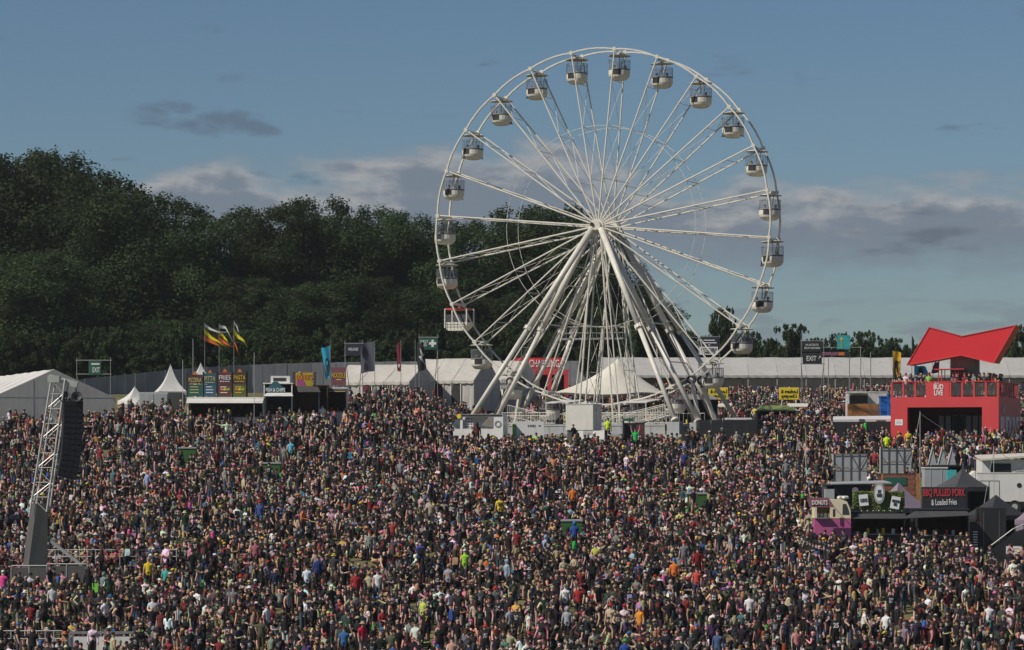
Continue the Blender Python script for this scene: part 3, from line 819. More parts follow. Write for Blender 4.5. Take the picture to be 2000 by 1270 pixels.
# ------------------------------------------------------------------ food van below the wheel
def food_van():
    D = 249.5
    c = on_ground(927, D); W = mpx(115, D); t = thing('food_van', 'white catering van with open serving hatch left of the wheel foot', 'van', c, R_(-10))
    keep_clear(c.x - W / 2 - .3, c.x + W / 2 + .4, D - .4, D + 2.6)
    Ht = (YH - 809) * D / F - c.z; hb = .35
    L = W * .98; x0 = -L / 2; x1 = L / 2
    side = [(x0, hb), (x1, hb), (x1, Ht - .12), (x1 - .12, Ht), (x0 + 1.05, Ht), (x0 + .95, Ht - .08), (x0 + .28, hb + .95), (x0, hb + .7)]
    b = MB()
    # body as shell with a real hatch opening on the near side
    hx0, hx1, hz0, hz1 = x0 + 1.25, x1 - .75, hb + .78, Ht - .22
    b.prism(side, .75, 2.0)
    for poly in ([(x0, hb), (x1, hb), (x1, hz0), (x0 + .09, hz0), (x0, hb + .7)], [(hx1, hz0), (x1, hz0), (x1, hz1), (hx1, hz1)], [(x0 + 1.05, hz0), (hx0, hz0), (hx0, hz1), (x0 + 1.05, hz1)], [(x0 + .93, hz1), (x1, hz1), (x1, Ht - .12), (x1 - .12, Ht), (x0 + 1.05, Ht), (x0 + .95, Ht - .08)]):
        b.prism(poly, 0, .05)
    b.box(x0 + 1.2, x1, .05, .75, Ht - .06, Ht - .003); b.box(x1 - .05, x1, .05, .75, hb, Ht - .13); b.box(x0 + .1, x1, .05, .75, hb, hb + .05)
    obj('body', b, 'white_paint', t)
    wn = MB(); wn.prism([(x0 + .38, hb + 1.0), (x0 + 1.0, hb + 1.0), (x0 + 1.0, Ht - .2), (x0 + .93, Ht - .2)], .002, .74); obj('cab_window', wn, 'window_glass', t)
    cn = MB(); cn.box(hx0, hx1, .08, .16, hz0, hz0 + .04); obj('counter', cn, 'steel', t)
    mn = MB(); mn.box(hx0 + .05, hx0 + .75, .3, .34, hz0 + .02, hz1 - .03); me = obj('menu_board', mn, 'lettering_white', t)
    for i in range(4):
        for j in range(3): obj('menu_picture', MB().box(hx0 + .1 + j * .22, hx0 + .25 + j * .22, .29, .298, hz0 + .1 + i * .2, hz0 + .2 + i * .2), 'sign_plum', me)
    aw = MB(); aw.slab([(hx1 - .9, -.02, hz0 + .25), (hx1, -.02, hz0 + .1), (hx1, -.02, hz1), (hx1 - .35, -.02, hz1)], .02); obj('hatch_flap', aw, 'stone_grey', t)
    obj('roof_fascia', MB().box(x0 + 1.0, x1 - .1, -.05, 0, Ht - .14, Ht - .02), 'black_box', t)
    obj('round_badge', MB().tube((x0 + .98, -.09, Ht - .16), (x0 + .98, -.02, Ht - .16), .17, n=16), 'sign_yellow', t)
    obj('side_emblem', MB().lathe([(.16, 0), (.26, 0), (.26, .02), (.16, .02)], 18).mesh('side_emblem'), 'steel', t, (x1 - .38, -.01, Ht - .75), (R_(90), 0, 0))
    for wx in (x0 + .75, x1 - .8):
        wl = obj('wheel', MB().tube((wx, -.03, .32), (wx, .2, .32), .33, n=18), 'rubber', t)
        obj('rim', MB().tube((wx, -.04, .32), (wx, .05, .32), .18, n=14), 'alu', wl)
        wl2 = obj('wheel', MB().tube((wx, 1.8, .32), (wx, 2.02, .32), .33, n=18), 'rubber', t)
    obj('headlight', MB().box(x0 - .02, x0 + .12, .02, .3, hb + .45, hb + .65), 'lettering_white', t); obj('headlight', MB().box(x0 - .02, x0 + .12, 1.7, 1.98, hb + .45, hb + .65), 'lettering_white', t)
food_van()
# ------------------------------------------------------------------ builders for tents, stalls, signs, flags
def marquee(name, label, loc, rz, L, W, he, hr, bays, wall=True, front_open=False, cut=None, clear=True, roofm='canvas_white', wallm='canvas_wall', sink=.6):
    """gable tent, ridge along local x, front eave at y=0; every roof and wall bay its own panel"""
    t = thing(name, label, 'tent', loc, rz)
    bl = L / bays; ov = .12
    for i in range(bays):
        x0 = i * bl + .02; x1 = (i + 1) * bl - .02
        for s in (0, 1):
            y_e, y_r = (-ov, W / 2) if s == 0 else (W + ov, W / 2)
            ze = he - ov * (hr - he) / (W / 2)
            n = 5; mb = MB(); vs = []
            for a in range(n + 1):
                for b in range(4):
                    f = a / n; g = b / 3
                    sag = -.05 * math.sin(math.pi * f) - .04 * math.sin(math.pi * g) + .03 * rnd.uniform(-1, 1) * (0 < b < 3)
                    vs.append((x0 + (x1 - x0) * g, y_e + (y_r - y_e) * f, ze + (hr - ze) * f + sag))
            mb.add(vs, [(a * 4 + b, a * 4 + b + 1, a * 4 + b + 5, a * 4 + b + 4) for a in range(n) for b in range(3)])
            me = mb.mesh('roof_panel', True)
            obj('roof_panel', me, roofm, t)
            val = MB()
            yv = y_e
            vv = []
            for b in range(7):
                g = b / 6; vv += [(x0 + (x1 - x0) * g, yv, ze), (x0 + (x1 - x0) * g, yv + (-.02 if b % 2 else .01), ze - .22 - .05 * (b % 2))]
            val.add(vv, [(2 * b, 2 * b + 1, 2 * b + 3, 2 * b + 2) for b in range(6)]); obj('valance', val, roofm, t)
            if wall and not (front_open and s == 0):
                yw = .02 if s == 0 else W - .02
                wb = MB(); vv = []; k = 8
                for b in range(k + 1):
                    g = b / k; yy = yw + .05 * math.sin(b * 2.1 + i); vv += [(x0 + (x1 - x0) * g, yy, -sink), (x0 + (x1 - x0) * g, yw, he - .05)]
                wb.add(vv, [(2 * b, 2 * b + 2, 2 * b + 3, 2 * b + 1) for b in range(k)]); obj('wall_panel', wb, wallm, t)
    for x in (0, L):
        mb = MB(); mb.prism([(0, -sink), (W, -sink), (W, he), (W / 2, hr - .06), (0, he)], -.015, .015)
        me = mb.mesh('gable_wall'); o = obj('gable_wall', me, wallm, t, (x, 0, 0), (0, 0, R_(90)))
        sm = MB()
        for f in (.33, .67): sm.box(W * f - .03, W * f + .03, -.03, .03, -sink, he + (hr - he) * (1 - abs(2 * f - 1)) - .12)
        sm.box(0, W, -.028, .028, he - .04, he + .02); obj('seam', sm, 'panel_grey', t, (x, 0, 0), (0, 0, R_(90)))
    for i in range(bays + 1):
        ps = MB(); x = min(max(i * bl, .05), L - .05)
        for yy in (.0, W): ps.tube((x, yy, -sink), (x, yy, he), .05, n=6)
        ps.tube((x, 0, he - .03), (x, W / 2, hr - .08), .045, n=6); ps.tube((x, W, he - .03), (x, W / 2, hr - .08), .045, n=6)
        obj('frame_post', ps, 'alu', t)
    return t
def pagoda(label, px, apex_py, eave_py, wpx, D, base_extra=0, wallm='canvas_wall', rz=.3, walls=True):
    c = on_ground(px, D); W = mpx(wpx, D) / (abs(math.cos(rz)) + abs(math.sin(rz))) ; he = (YH - eave_py) * D / F - c.z; hr = (YH - apex_py) * D / F - c.z
    t = thing('pagoda_tent', label, 'tent', c, rz, 'pointed white pagoda tents')
    mb = MB(); n = 9; h = W / 2 + .08
    for s in range(4):
        vs = []
        for a in range(n + 1):
            f = a / n; w = h * (1 - f) + .05 * f; z = he + (hr - he) * (f ** 1.0 * .55 + f ** 3.2 * .45)
            for b in range(5):
                g = -1 + 2 * b / 4; vs.append((g * w, -w, z - .04 * (1 - g * g) * (1 - f)))
        me = MB().add(vs, [(a * 5 + b, a * 5 + b + 1, a * 5 + b + 6, a * 5 + b + 5) for a in range(n) for b in range(4)]).mesh('roof_panel', True)
        obj('roof_panel', me, 'canvas_white', t, rot=(0, 0, s * math.pi / 2))
        obj('valance', MB().box(-h, h, -h - .012, -h + .01, he - .3, he), 'canvas_white', t, rot=(0, 0, s * math.pi / 2))
        if walls: obj('wall_panel', MB().box(-W / 2, W / 2, -W / 2, -W / 2 + .03, -.5, he - .1), wallm, t, rot=(0, 0, s * math.pi / 2))
        obj('leg', MB().box(-W / 2 - .04, -W / 2 + .04, -W / 2 - .04, -W / 2 + .04, -.5, he), 'alu', t, rot=(0, 0, s * math.pi / 2))
    obj('finial', MB().tube((0, 0, hr - .1), (0, 0, hr + .12), .06, .03), 'alu', t)
    keep_clear(c.x - W * .7, c.x + W * .7, D - W * .7, D + W * .7)
    return t
def gazebo(label, px, apex_py, eave_py, wpx, D, m, rz=.35):
    c = on_ground(px, D); W = mpx(wpx, D) / (abs(math.cos(rz)) + abs(math.sin(rz))); he = (YH - eave_py) * D / F - c.z; hr = (YH - apex_py) * D / F - c.z
    t = thing('gazebo', label, 'gazebo', c, rz, 'pop-up gazebos behind the food stalls')
    h = W / 2; n = 6
    for s in range(4):
        vs = []
        for a in range(n + 1):
            f = a / n; w = h * (1 - f) + .02 * f; z = he + (hr - he) * (f * .8 + f * f * .2)
            for b in range(5):
                g = -1 + 2 * b / 4; vs.append((g * w, -w, z - .06 * (1 - g * g) * (1 - f) - .03 * math.sin(math.pi * f)))
        obj('roof_panel', MB().add(vs, [(a * 5 + b, a * 5 + b + 1, a * 5 + b + 6, a * 5 + b + 5) for a in range(n) for b in range(4)]).mesh('roof_panel', True), m, t, rot=(0, 0, s * math.pi / 2))
        obj('valance', MB().box(-h, h, -h - .01, -h + .01, he - .28, he), m, t, rot=(0, 0, s * math.pi / 2))
        obj('leg', MB().box(-h, -h + .06, -h, -h + .06, -.3, he), 'dark_steel', t, rot=(0, 0, s * math.pi / 2))
    obj('side_wall', MB().box(-h + .06, h - .06, h - .06, h - .03, -.3, he), m, t); obj('side_wall', MB().box(-h + .03, -h + .06, -h + .1, h - .1, -.3, he), m, t); obj('side_wall', MB().box(h - .06, h - .03, -h + .1, h - .1, -.3, he), m, t)
    keep_clear(c.x - h * 1.1, c.x + h * 1.1, D - h * 1.1, D + h * 1.1)
    return t
def stall(name, label, px0, px1, top_py, D, depth, wallm, awn=None, rz=0.0, inner='interior_dark', counter=1.0, rise=0):
    """open fronted food stall: counter, side and back walls, roof, jars on the counter; returns thing, width, height"""
    c = on_ground((px0 + px1) / 2, D); W = mpx(px1 - px0, D); H = (YH - top_py) * D / F - c.z
    t = thing(name, label, 'food stall', c, rz)
    keep_clear(c.x - W / 2 - .3, c.x + W / 2 + .3, D - .5, D + depth + .3)
    for xw in (-W / 2, W / 2 - .08): obj('side_wall', MB().box(xw, xw + .08, 0, depth, -.4, H - .08), wallm, t)
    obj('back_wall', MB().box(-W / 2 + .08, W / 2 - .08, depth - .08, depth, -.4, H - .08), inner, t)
    obj('roof', MB().box(-W / 2 - .06, W / 2 + .06, -.06, depth + .06, H - .08, H), wallm, t)
    cn = obj('counter', MB().box(-W / 2 + .08, W / 2 - .08, .02, .5, -.4, counter), wallm, t)
    obj('counter_top', MB().box(-W / 2 + .06, W / 2 - .06, -.06, .56, counter, counter + .05), 'steel', cn)
    k = max(3, int(W * 1.6))
    for i in range(k):
        x = -W / 2 + .25 + (W - .5) * (i + rnd.random() * .5) / k
        obj('sauce_jar', MB().tube((x, .25, counter + .05), (x, .25, counter + .05 + rnd.uniform(.15, .35)), rnd.uniform(.05, .11), n=8), rnd.choice(['sign_yellow', 'red_paint', 'alu', 'wood', 'white_paint']), cn)
    sh = MB(); sh.box(-W / 2 + .1, W / 2 - .1, depth - .45, depth - .1, 1.5, 1.55)
    for i in range(k): sh.box(-W / 2 + .3 + i * (W - .6) / k, -W / 2 + .3 + i * (W - .6) / k + .28, depth - .42, depth - .14, 1.55, 1.55 + rnd.uniform(.1, .4))
    obj('back_shelf', sh, 'interior_wood', t)
    if awn:
        m, out, drop = awn
        a = MB(); a.slab([(-W / 2, -out, H - .1 - drop), (W / 2, -out, H - .1 - drop), (W / 2, -.02, H - .1), (-W / 2, -.02, H - .1)], .03); o = obj('awning', a, m, t)
        st = MB()
        for x in (-W / 2 + .1, W / 2 - .1): st.tube((x, -out + .05, H - .12 - drop), (x, 0, H - .9), .02, n=5)
        obj('awning_strut', st, 'steel', o)
    return t, W, H
def sign_at(parent, x0, x1, z0, z1, y, m, name='sign_board', th=.06):
    return obj(name, MB().box(x0, x1, y - th, y, z0, z1), m, parent)
def rel(t, px, py, D):
    """local x, z of a photo pixel on the thing's front plane (unrotated things)"""
    p = at(px, py, D); return p.x - t.location.x, p.z - t.location.z
def goalpost_sign(name, label, px0, px1, pt, pb, D, signs, legs=True, brace=True, group='scaffold framed direction signs'):
    """two scaffold poles with cross tubes and one or more boards; signs: (px0,px1,pt,pb,mat,lines[(text,mat,fx,fy,fw,fh)])"""
    c = on_ground((px0 + px1) / 2, D); t = thing(name, label, 'sign', c, 0, group)
    x0, zt = rel(t, px0, pt, D); x1, zb = rel(t, px1, pb, D)
    for x in (x0, x1):
        obj('pole', MB().tube((x, 0, -.8), (x, 0, zt + .25), .032, n=6), 'steel', t)
        if brace: obj('brace', MB().tube((x, 0, zb), (x + (.8 if x == x0 else -.8) * .7, 1.6, -.8), .035, n=6), 'steel', t)
    obj('cross_tube', MB().tube((x0 - .1, 0, zt), (x1 + .1, 0, zt), .04, n=6), 'steel', t); obj('cross_tube', MB().tube((x0 - .1, 0, zb), (x1 + .1, 0, zb), .04, n=6), 'steel', t)
    for (a, b, p, q, m, lines) in signs:
        xa, za = rel(t, a, p, D); xb, zb2 = rel(t, b, q, D)
        bd = obj('sign_board', MB().box(xa, xb, -.10, -.06, zb2, za), m, t)
        obj('sign_edge', MB().box(xa - .03, xb + .03, -.058, -.04, zb2 - .03, za + .03), 'dark_steel', bd)
        for (s, lm, fx, fy, fw, fh) in lines:
            w = xb - xa; h = za - zb2
            if s is None: obj('small_print', MB().box(xa + (fx - fw / 2) * w, xa + (fx + fw / 2) * w, -.108, -.101, zb2 + (fy - fh / 2) * h, zb2 + (fy + fh / 2) * h), lm, bd)
            else: letters(bd, s, fw * w, fh * h, lm, (xa + fx * w, -.112, zb2 + fy * h))
    keep_clear(c.x - .4, c.x + .4, D - .3, D + .5)
    return t
def cross_mark(parent, cx, cz, s, y, m):
    mb = MB(); mb.box(cx - s * .17, cx + s * .17, y - .02, y, cz - s / 2, cz + s / 2); mb.box(cx - s / 2, cx - s * .172, y - .02, y, cz - s * .17, cz + s * .17); mb.box(cx + s * .172, cx + s / 2, y - .02, y, cz - s * .17, cz + s * .17)
    obj('cross_mark', mb, m, parent)
def flag(name, label, pole_px, pole_top, D, cloth, m, emblem=None, group='tall event flags', base_px=None):
    """cloth: (px at hoist top, py), (fly top), (fly bottom), (hoist bottom) quad in photo pixels, waving; emblem(list of polys in 0..1 cloth coords, mat)"""
    c = on_ground(pole_px, D); t = thing(name, label, 'flag', c, 0, group)
    xt, zt = rel(t, pole_px, pole_top, D)
    obj('pole', MB().tube((0, 0, -.6), (xt, 0, zt), .03, .02, 7), 'steel', t)
    Q = [rel(t, p[0], p[1], D) for p in cloth]
    amp = (.10 + .04 * rnd.random()) * max(abs(Q[1][0] - Q[0][0]), .3); ph = rnd.uniform(0, 6)
    def P(u, v, off=0.0):
        xa = Q[0][0] * (1 - u) + Q[1][0] * u; za = Q[0][1] * (1 - u) + Q[1][1] * u
        xb = Q[3][0] * (1 - u) + Q[2][0] * u; zb = Q[3][1] * (1 - u) + Q[2][1] * u
        y = amp * math.sin(u * 5.5 + v * 3.5 + ph) * (.25 + u) + off
        return (xa * (1 - v) + xb * v, y, za * (1 - v) + zb * v + .05 * math.sin(u * 7 + ph) * u)
    n = 14; vs = [P(i / n, j / n) for j in range(n + 1) for i in range(n + 1)]
    me = MB().add(vs, [(j * (n + 1) + i, j * (n + 1) + i + 1, (j + 1) * (n + 1) + i + 1, (j + 1) * (n + 1) + i) for j in range(n) for i in range(n)]).mesh('cloth', True)
    cl = obj('cloth', me, m, t)
    for poly, em in (emblem or []):
        # fan of small cells following the cloth, slightly proud of it on the near side
        bm = bmesh.new(); f = bm.faces.new([bm.verts.new((u, v, 0)) for u, v in poly]); bmesh.ops.triangulate(bm, faces=[f])
        bmesh.ops.subdivide_edges(bm, edges=bm.edges[:], cuts=6, use_grid_fill=True)
        for v_ in bm.verts: v_.co = P(v_.co.x, v_.co.y, -.045)
        e = bpy.data.meshes.new('emblem'); bm.to_mesh(e); bm.free(); obj('emblem', e, em, cl)
    return t
def circle_poly(cx, cy, rx, ry, n=16): return [(cx + rx * math.cos(2 * math.pi * i / n), cy + ry * math.sin(2 * math.pi * i / n)) for i in range(n)]
SPADE = lambda cx, cy, s: [(cx, cy - s), (cx + .55 * s, cy - .25 * s), (cx + .8 * s, cy + .25 * s), (cx + .5 * s, cy + .55 * s), (cx + .12 * s, cy + .4 * s), (cx + .25 * s, cy + .9 * s), (cx - .25 * s, cy + .9 * s), (cx - .12 * s, cy + .4 * s), (cx - .5 * s, cy + .55 * s), (cx - .8 * s, cy + .25 * s), (cx - .55 * s, cy - .25 * s)]

# ------------------------------------------------------------------ left side
def left_side():
    # big white marquee at the frame edge: ridge runs away to the left, gable faces right of camera
    D = 262.0
    c = on_ground(222, D)
    ang = R_(158)          # local +x: along the ridge, to the left and back
    he = (YH - 774) * D / F - c.z; hr = (YH - 719) * D / F - c.z
    # gable spans 222 (right eave) to about 0 (left eave) in the picture
    L, W = 24.0, 9.6
    rz = R_(109)
    # local x points away (back-left), local y points left-front
    t = marquee('large_marquee', 'large white gabled marquee cut by the left frame edge', (c.x, c.y + .4, c.z - .1), rz, L, W, he, hr, 6)
    keep_clear(-60, c.x + .6, D - 3.2, D + 40)
    # grey hoarding fence
    fpts = [(60, 752, 318), (160, 741, 322), (250, 731, 326), (340, 722, 330), (420, 716, 333), (480, 712.5, 335), (620, 708.5, 337), (800, 706, 338), (1000, 705, 338), (1200, 705, 338), (1330, 704, 338)]
    t = thing('hoarding_fence', 'long grey steel hoarding fence in front of the wood', 'fence', on_ground(600, 336))
    P3 = [at(*p) for p in fpts]
    seglen = [(P3[i + 1] - P3[i]).length for i in range(len(P3) - 1)]; tot = sum(seglen); n = int(tot / 1.25)
    def along(s):
        for i, l in enumerate(seglen):
            if s <= l: return P3[i].lerp(P3[i + 1], s / l)
            s -= l
        return P3[-1]
    for i in range(n):
        a = along(tot * i / n) - t.location; b = along(tot * (i + 1) / n) - t.location
        d = (b - a); e = d.normalized() * .02; dz = rnd.uniform(-.03, .03)
        mb = MB(); za = gz(a.x + t.location.x, a.y + t.location.y) - t.location.z - .4
        a2 = a + e; b2 = b - e; y = rnd.uniform(-.02, .02)
        mb.slab([(a2.x, a2.y + y, za), (b2.x, b2.y + y, za), (b2.x, b2.y + y, b2.z + dz), (a2.x, a2.y + y, a2.z + dz)], .04)
        obj('panel', mb, 'hoarding', t)
        obj('post', MB().box(a.x - .04, a.x + .04, a.y + .06, a.y + .16, za, a.z + .05), 'dark_steel', t)
    pagoda('tall pointed white pagoda behind the grey panel box', 333, 715, 765, 62, 268, rz=.25)
    pagoda('small white pagoda tip behind the four menu boards', 392, 711, 732, 26, 312, rz=.3)
    pagoda('low white pagoda with tan walls right of the large marquee', 263, 757, 783, 64, 274, wallm='canvas_tan', rz=.5)
    pagoda('white pagoda corner with tan walls, in front of the low one', 262, 776, 790, 34, 268, wallm='canvas_tan', rz=.1)
    # grey panel box: back of a screen
    t, W, H = block_at(273, 355, 766, 266.0, 1.2, 'screen_back', 'grey four panel screen back with dark side beside the pagoda', 'screen', None)
    w1 = W * .66; x0 = -W / 2
    for i in range(2):
        for j in range(2):
            obj('panel', MB().box(x0 + i * w1 / 2 + .03, x0 + (i + 1) * w1 / 2 - .03, 0, .05, .02 + (H - .1) * j / 2, (H - .1) * (j + 1) / 2 - .03), 'panel_grey', t)
    obj('frame', MB().box(x0 - .06, x0 + w1 + .02, .055, .2, -.4, H), 'alu', t); obj('dark_side', MB().box(x0 + w1 + .05, W / 2, .0, 1.2, -.4, H - .02), 'canvas_dkgrey', t)
    goalpost_sign('scaffold_exit_sign', 'scaffold frame with green exit board behind the large marquee', 150, 216, 704, 731, 300, [(174, 197, 706, 732, 'sign_green', [('EXIT', 'lettering_white', .62, .36, .62, .36), (None, 'lettering_white', .55, .80, .7, .10)])])
    # pizzeria row of four boards on one stall
    D = 259.5
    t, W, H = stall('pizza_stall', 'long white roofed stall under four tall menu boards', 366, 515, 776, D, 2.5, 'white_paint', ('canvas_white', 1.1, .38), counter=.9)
    boards = [(366, 396.5, 'sign_brown', 'PIZZERIA', 'lettering_cream', 'sign_green'), (397.5, 423, 'sign_teal', 'PITTA', 'lettering_cream', 'sign_blue'), (425.5, 453, 'sign_maroon', 'FRIES', 'lettering_white', 'sign_maroon'), (454.5, 482, 'sign_brown', 'PASTA', 'lettering_yellow', 'sign_olive')]
    for i, (a, b, m1, s, lm, m2) in enumerate(boards):
        xa, zt = rel(t, a, 727 + (5 if i == 0 else 2 * (i == 1)), D); xb, zm = rel(t, b, 750, D); _, zb = rel(t, b, 774, D); w = xb - xa
        s1 = sign_at(t, xa + .05, xb - .05, zm, zt, 0, m1); letters(s1, s, w * .82, .34, lm, ((xa + xb) / 2, -.075, zt - .42))
        for k in range(4): obj('small_print', MB().box((xa + xb) / 2 + w * (-.35 + .18 * k), (xa + xb) / 2 + w * (-.22 + .18 * k), -.07, -.062, zt - .75, zt - .69), lm, s1)
        s2 = sign_at(t, xa + .05, xb - .05, zb, zm - .06, 0, m2)
        for k in range(3): obj('menu_line', MB().box(xa + .2, xb - .25 - .2 * rnd.random(), -.07, -.062, zb + .25 + k * .22, zb + .31 + k * .22), lm if i != 1 else 'lettering_white', s2)
        if i in (2, 3):
            for k in range(3): obj('food_picture', MB().tube((xa + w * (.25 + .25 * k), -.078, zb + .55), (xa + w * (.25 + .25 * k), -.062, zb + .55), .11, n=12), ['lettering_orange', 'lettering_yellow', 'lettering_green'][k], s2)
        obj('sign_post', MB().box(xa - .07, xa + .05, .0, .12, H - .1, zt + .1), 'black_box', t)
        cr = MB().prism([(xa + w * .35, zt), (xa + w * .65, zt), (xa + w * .58, zt + .2), (xa + w * .5, zt + .27), (xa + w * .42, zt + .2)], -.06, 0); obj('sign_crest', cr, 'lettering_orange', t)
    obj('sign_post', MB().box(xb - .05, xb + .07, 0, .12, H - .1, zt + .1), 'black_box', t)
    ca = MB(); vs = []
    obj('side_curtain', MB().slab([(-W / 2 - .02, -.9, -.3), (-W / 2 - .5, -1.0, -.3), (-W / 2 - .02, -.5, H - .2)], .03), 'canvas_tan', t)
    # fish and chips trailer
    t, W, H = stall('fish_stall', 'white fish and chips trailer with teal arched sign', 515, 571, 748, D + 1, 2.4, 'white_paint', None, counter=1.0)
    xa, zt = rel(t, 517, 745, D); xb, zb = rel(t, 556, 766, D); w = xb - xa
    arch = [(xa, zb), (xb, zb), (xb, zb + .35), (xb - .2, zb + .42), (xb - .45, zb + .62), (xb - .6, zt), (xa + .6, zt), (xa + .45, zb + .62), (xa + .2, zb + .42), (xa, zb + .35)]
    s1 = obj('sign_board', MB().prism(arch, -.12, -.06), 'sign_teal', t); letters(s1, 'FISH & CHIPS', w * .95, .28, 'lettering_white', ((xa + xb) / 2, -.135, zb + .19))
    a = MB(); x2, z2 = rel(t, 573, 774, D); a.slab([(xa - .1, -1.2, z2), (x2, -1.2, z2), (x2 - .2, -.08, zb - .05), (xa + .1, -.08, zb - .05)], .03); obj('awning', a, 'white_paint', t)
    rf = MB(); rf.box(-.6, .9, .4, 2, H, H + .55); o = obj('roof_unit', rf, 'white_paint', t); obj('vent', MB().box(-.4, .6, .37, .4, H + .15, H + .4), 'interior_dark', o)
    # donuts trailer
    t, W, H = stall('donut_trailer', 'dark brown donuts trailer with yellow and pink sign', 570, 640, 752, D + 1.5, 2.5, 'sign_brown', None, inner='interior_wood')
    xa, zt = rel(t, 575.5, 727, D); xb, zb = rel(t, 609, 754, D); w = xb - xa
    s1 = sign_at(t, xa, xb, zb, zt, -.02, 'sign_mustard'); letters(s1, 'DONUTS', w * .92, .42, 'lettering_orange', ((xa + xb) / 2, -.095, zt - .36)); obj('pink_icing', MB().prism([(xa + .08, zb + .05), (xb - .5, zb + .05), (xb - .7, zb + .45), (xa + .4, zb + .55), (xa + .08, zb + .4)], -.09, -.082), 'sign_magenta', s1)
    for xs in (xa - .3, xb + .02): 
        fr = MB()
        for k in range(5): fr.tube((xs + .14, -.03, zb + .1 + k * .23), (xs + .14, .07, zb + .1 + k * .23), .12, n=8)
        obj('sign_scroll', fr, 'sign_brown', t)
    a = MB(); x1, z1 = rel(t, 577, 755, D); x2, z2 = rel(t, 626, 766, D); a.slab([(x1 + .2, -1.3, z2), (x2, -1.3, z2), (x2 - .3, -.1, z1), (x1, -.1, z1)], .03); obj('awning', a, 'canvas_dkgrey', t)
    obj('roof_lamp', MB().tube((xa + .3, -.2, zt + .03), (xa + .3, .05, zt + .06), .05), 'lettering_white', t)
    # noodle stall
    t, W, H = stall('noodle_stall', 'pale noodle stall with plum sign beside the cyan flag', 622, 678, 757, D + 3, 2.5, 'white_paint', ('canvas_dkgrey', .8, .15), inner='interior_wood')
    xa, zt = rel(t, 647, 718, D + 3); xb, zb = rel(t, 676, 753, D + 3); w = xb - xa
    s1 = sign_at(t, xa, xb, zb, zt, -.02, 'sign_plum'); letters(s1, 'NOODLE', w * .94, .40, 'lettering_yellow', ((xa + xb) / 2, -.095, zb + .8)); obj('small_print', MB().box((xa + xb) / 2 - w * .18, (xa + xb) / 2 + w * .18, -.09, -.082, zb + .42, zb + .50), 'lettering_yellow', s1)
    obj('sign_strut', MB().box(xa + .1, xa + .16, .02, .1, H - .1, zt - .1).box(xb - .16, xb - .1, .02, .1, H - .1, zt - .1), 'steel', t)
    obj('lamp_strip', MB().box(xa - .2, xb, -.86, -.80, H - .35, H - .30), 'lettering_cream', t)
    # three long white tents
    for i, (pa, pb, D2, ridge, eave, lab) in enumerate([(652, 812, 288, 711, 746, 'white frame tent behind the spade flag'), (800, 935, 292, 699, 743, 'white frame tent with dark doorways below the first aid sign'), (905, 1012, 298, 703, 742, 'white frame tent partly hidden by the left support legs')]):
        c = on_ground(pa, D2); L = mpx(pb - pa, D2); he = (YH - eave) * D2 / F - c.z; hr = (YH - ridge) * D2 / F - c.z
        t = marquee('frame_tent', lab, (c.x, c.y, c.z), R_(-20), L, 6.5, he, hr, max(3, int(L / 1.9)), roofm='canvas_beige')
        keep_clear(c.x - .3, c.x + L + .3, D2 - .4, D2 + 9)
        for k in range(2):
            x = L * (.38 + .27 * k); dr = MB().box(x, x + .85, -.06, -.02, -.3, min(2.0, he - .15)); obj('doorway', dr, 'interior_dark' if k else 'maroon', t)
            obj('door_frame', MB().box(x - .06, x, -.08, -.02, -.3, 2.05).box(x + .85, x + .91, -.08, -.02, -.3, 2.05), 'white_paint', t)
        obj('guy_rope', MB().tube((.5, -.1, he), (.3, -1.5, 0), .012, n=4).tube((L * .7, -.1, he), (L * .68, -1.5, 0), .012, n=4), 'alu', t)
    goalpost_sign('welfare_sign', 'scaffold frame with dark welfare board behind the spade flag', 674, 708, 671, 694, 284, [(676, 704, 672, 693, 'sign_navy', [('WELFARE', 'lettering_white', .5, .5, .7, .28)])])
    t = goalpost_sign('first_aid_sign', 'scaffold frame with green first aid board and white cross', 819, 855, 659, 683, 286, [(819.5, 854.5, 660, 682, 'sign_green', [('FIRST\nAID', 'lettering_white', .28, .52, .42, .55)])])
    x, z = rel(t, 845, 671, 286); cross_mark(t, x, z, .62, -.105, 'lettering_white')
    # flags
    flag('banner_flag', 'cyan flag with dark figure beside the noodle sign', 645, 668, 282, [(645, 675), (627, 681), (636, 741), (645, 738)], 'cyan', [(circle_poly(.48, .55, .26, .22), 'flag_black'), (circle_poly(.45, .50, .12, .07), 'cyan'), ([(.3, .7), (.7, .66), (.62, .9), (.35, .92)], 'flag_black')])
    flag('banner_flag', 'grey flag with two black spade emblems beside the welfare board', 732, 666, 281, [(731.5, 667), (704, 671), (705, 729), (731.5, 725)], 'flag_grey', [(SPADE(.72, .30, .24), 'flag_black'), (SPADE(.66, .80, .18), 'flag_black')])
    flag('banner_flag', 'narrow dark red flag seen edge on', 783, 664, 282, [(782, 665), (775, 674), (776, 725), (783, 726)], 'flag_red', [(circle_poly(.5, .8, .25, .06), 'ribbon_white')])
    flag('banner_flag', 'black flag with white lightning bolt below the first aid sign', 811, 664, 281, [(811, 675), (826, 668), (833, 720), (817, 727)], 'flag_black', [([(.50, .14), (.96, .50), (.66, .50), (.95, .86), (.24, .46), (.60, .45)], 'ribbon_white')])
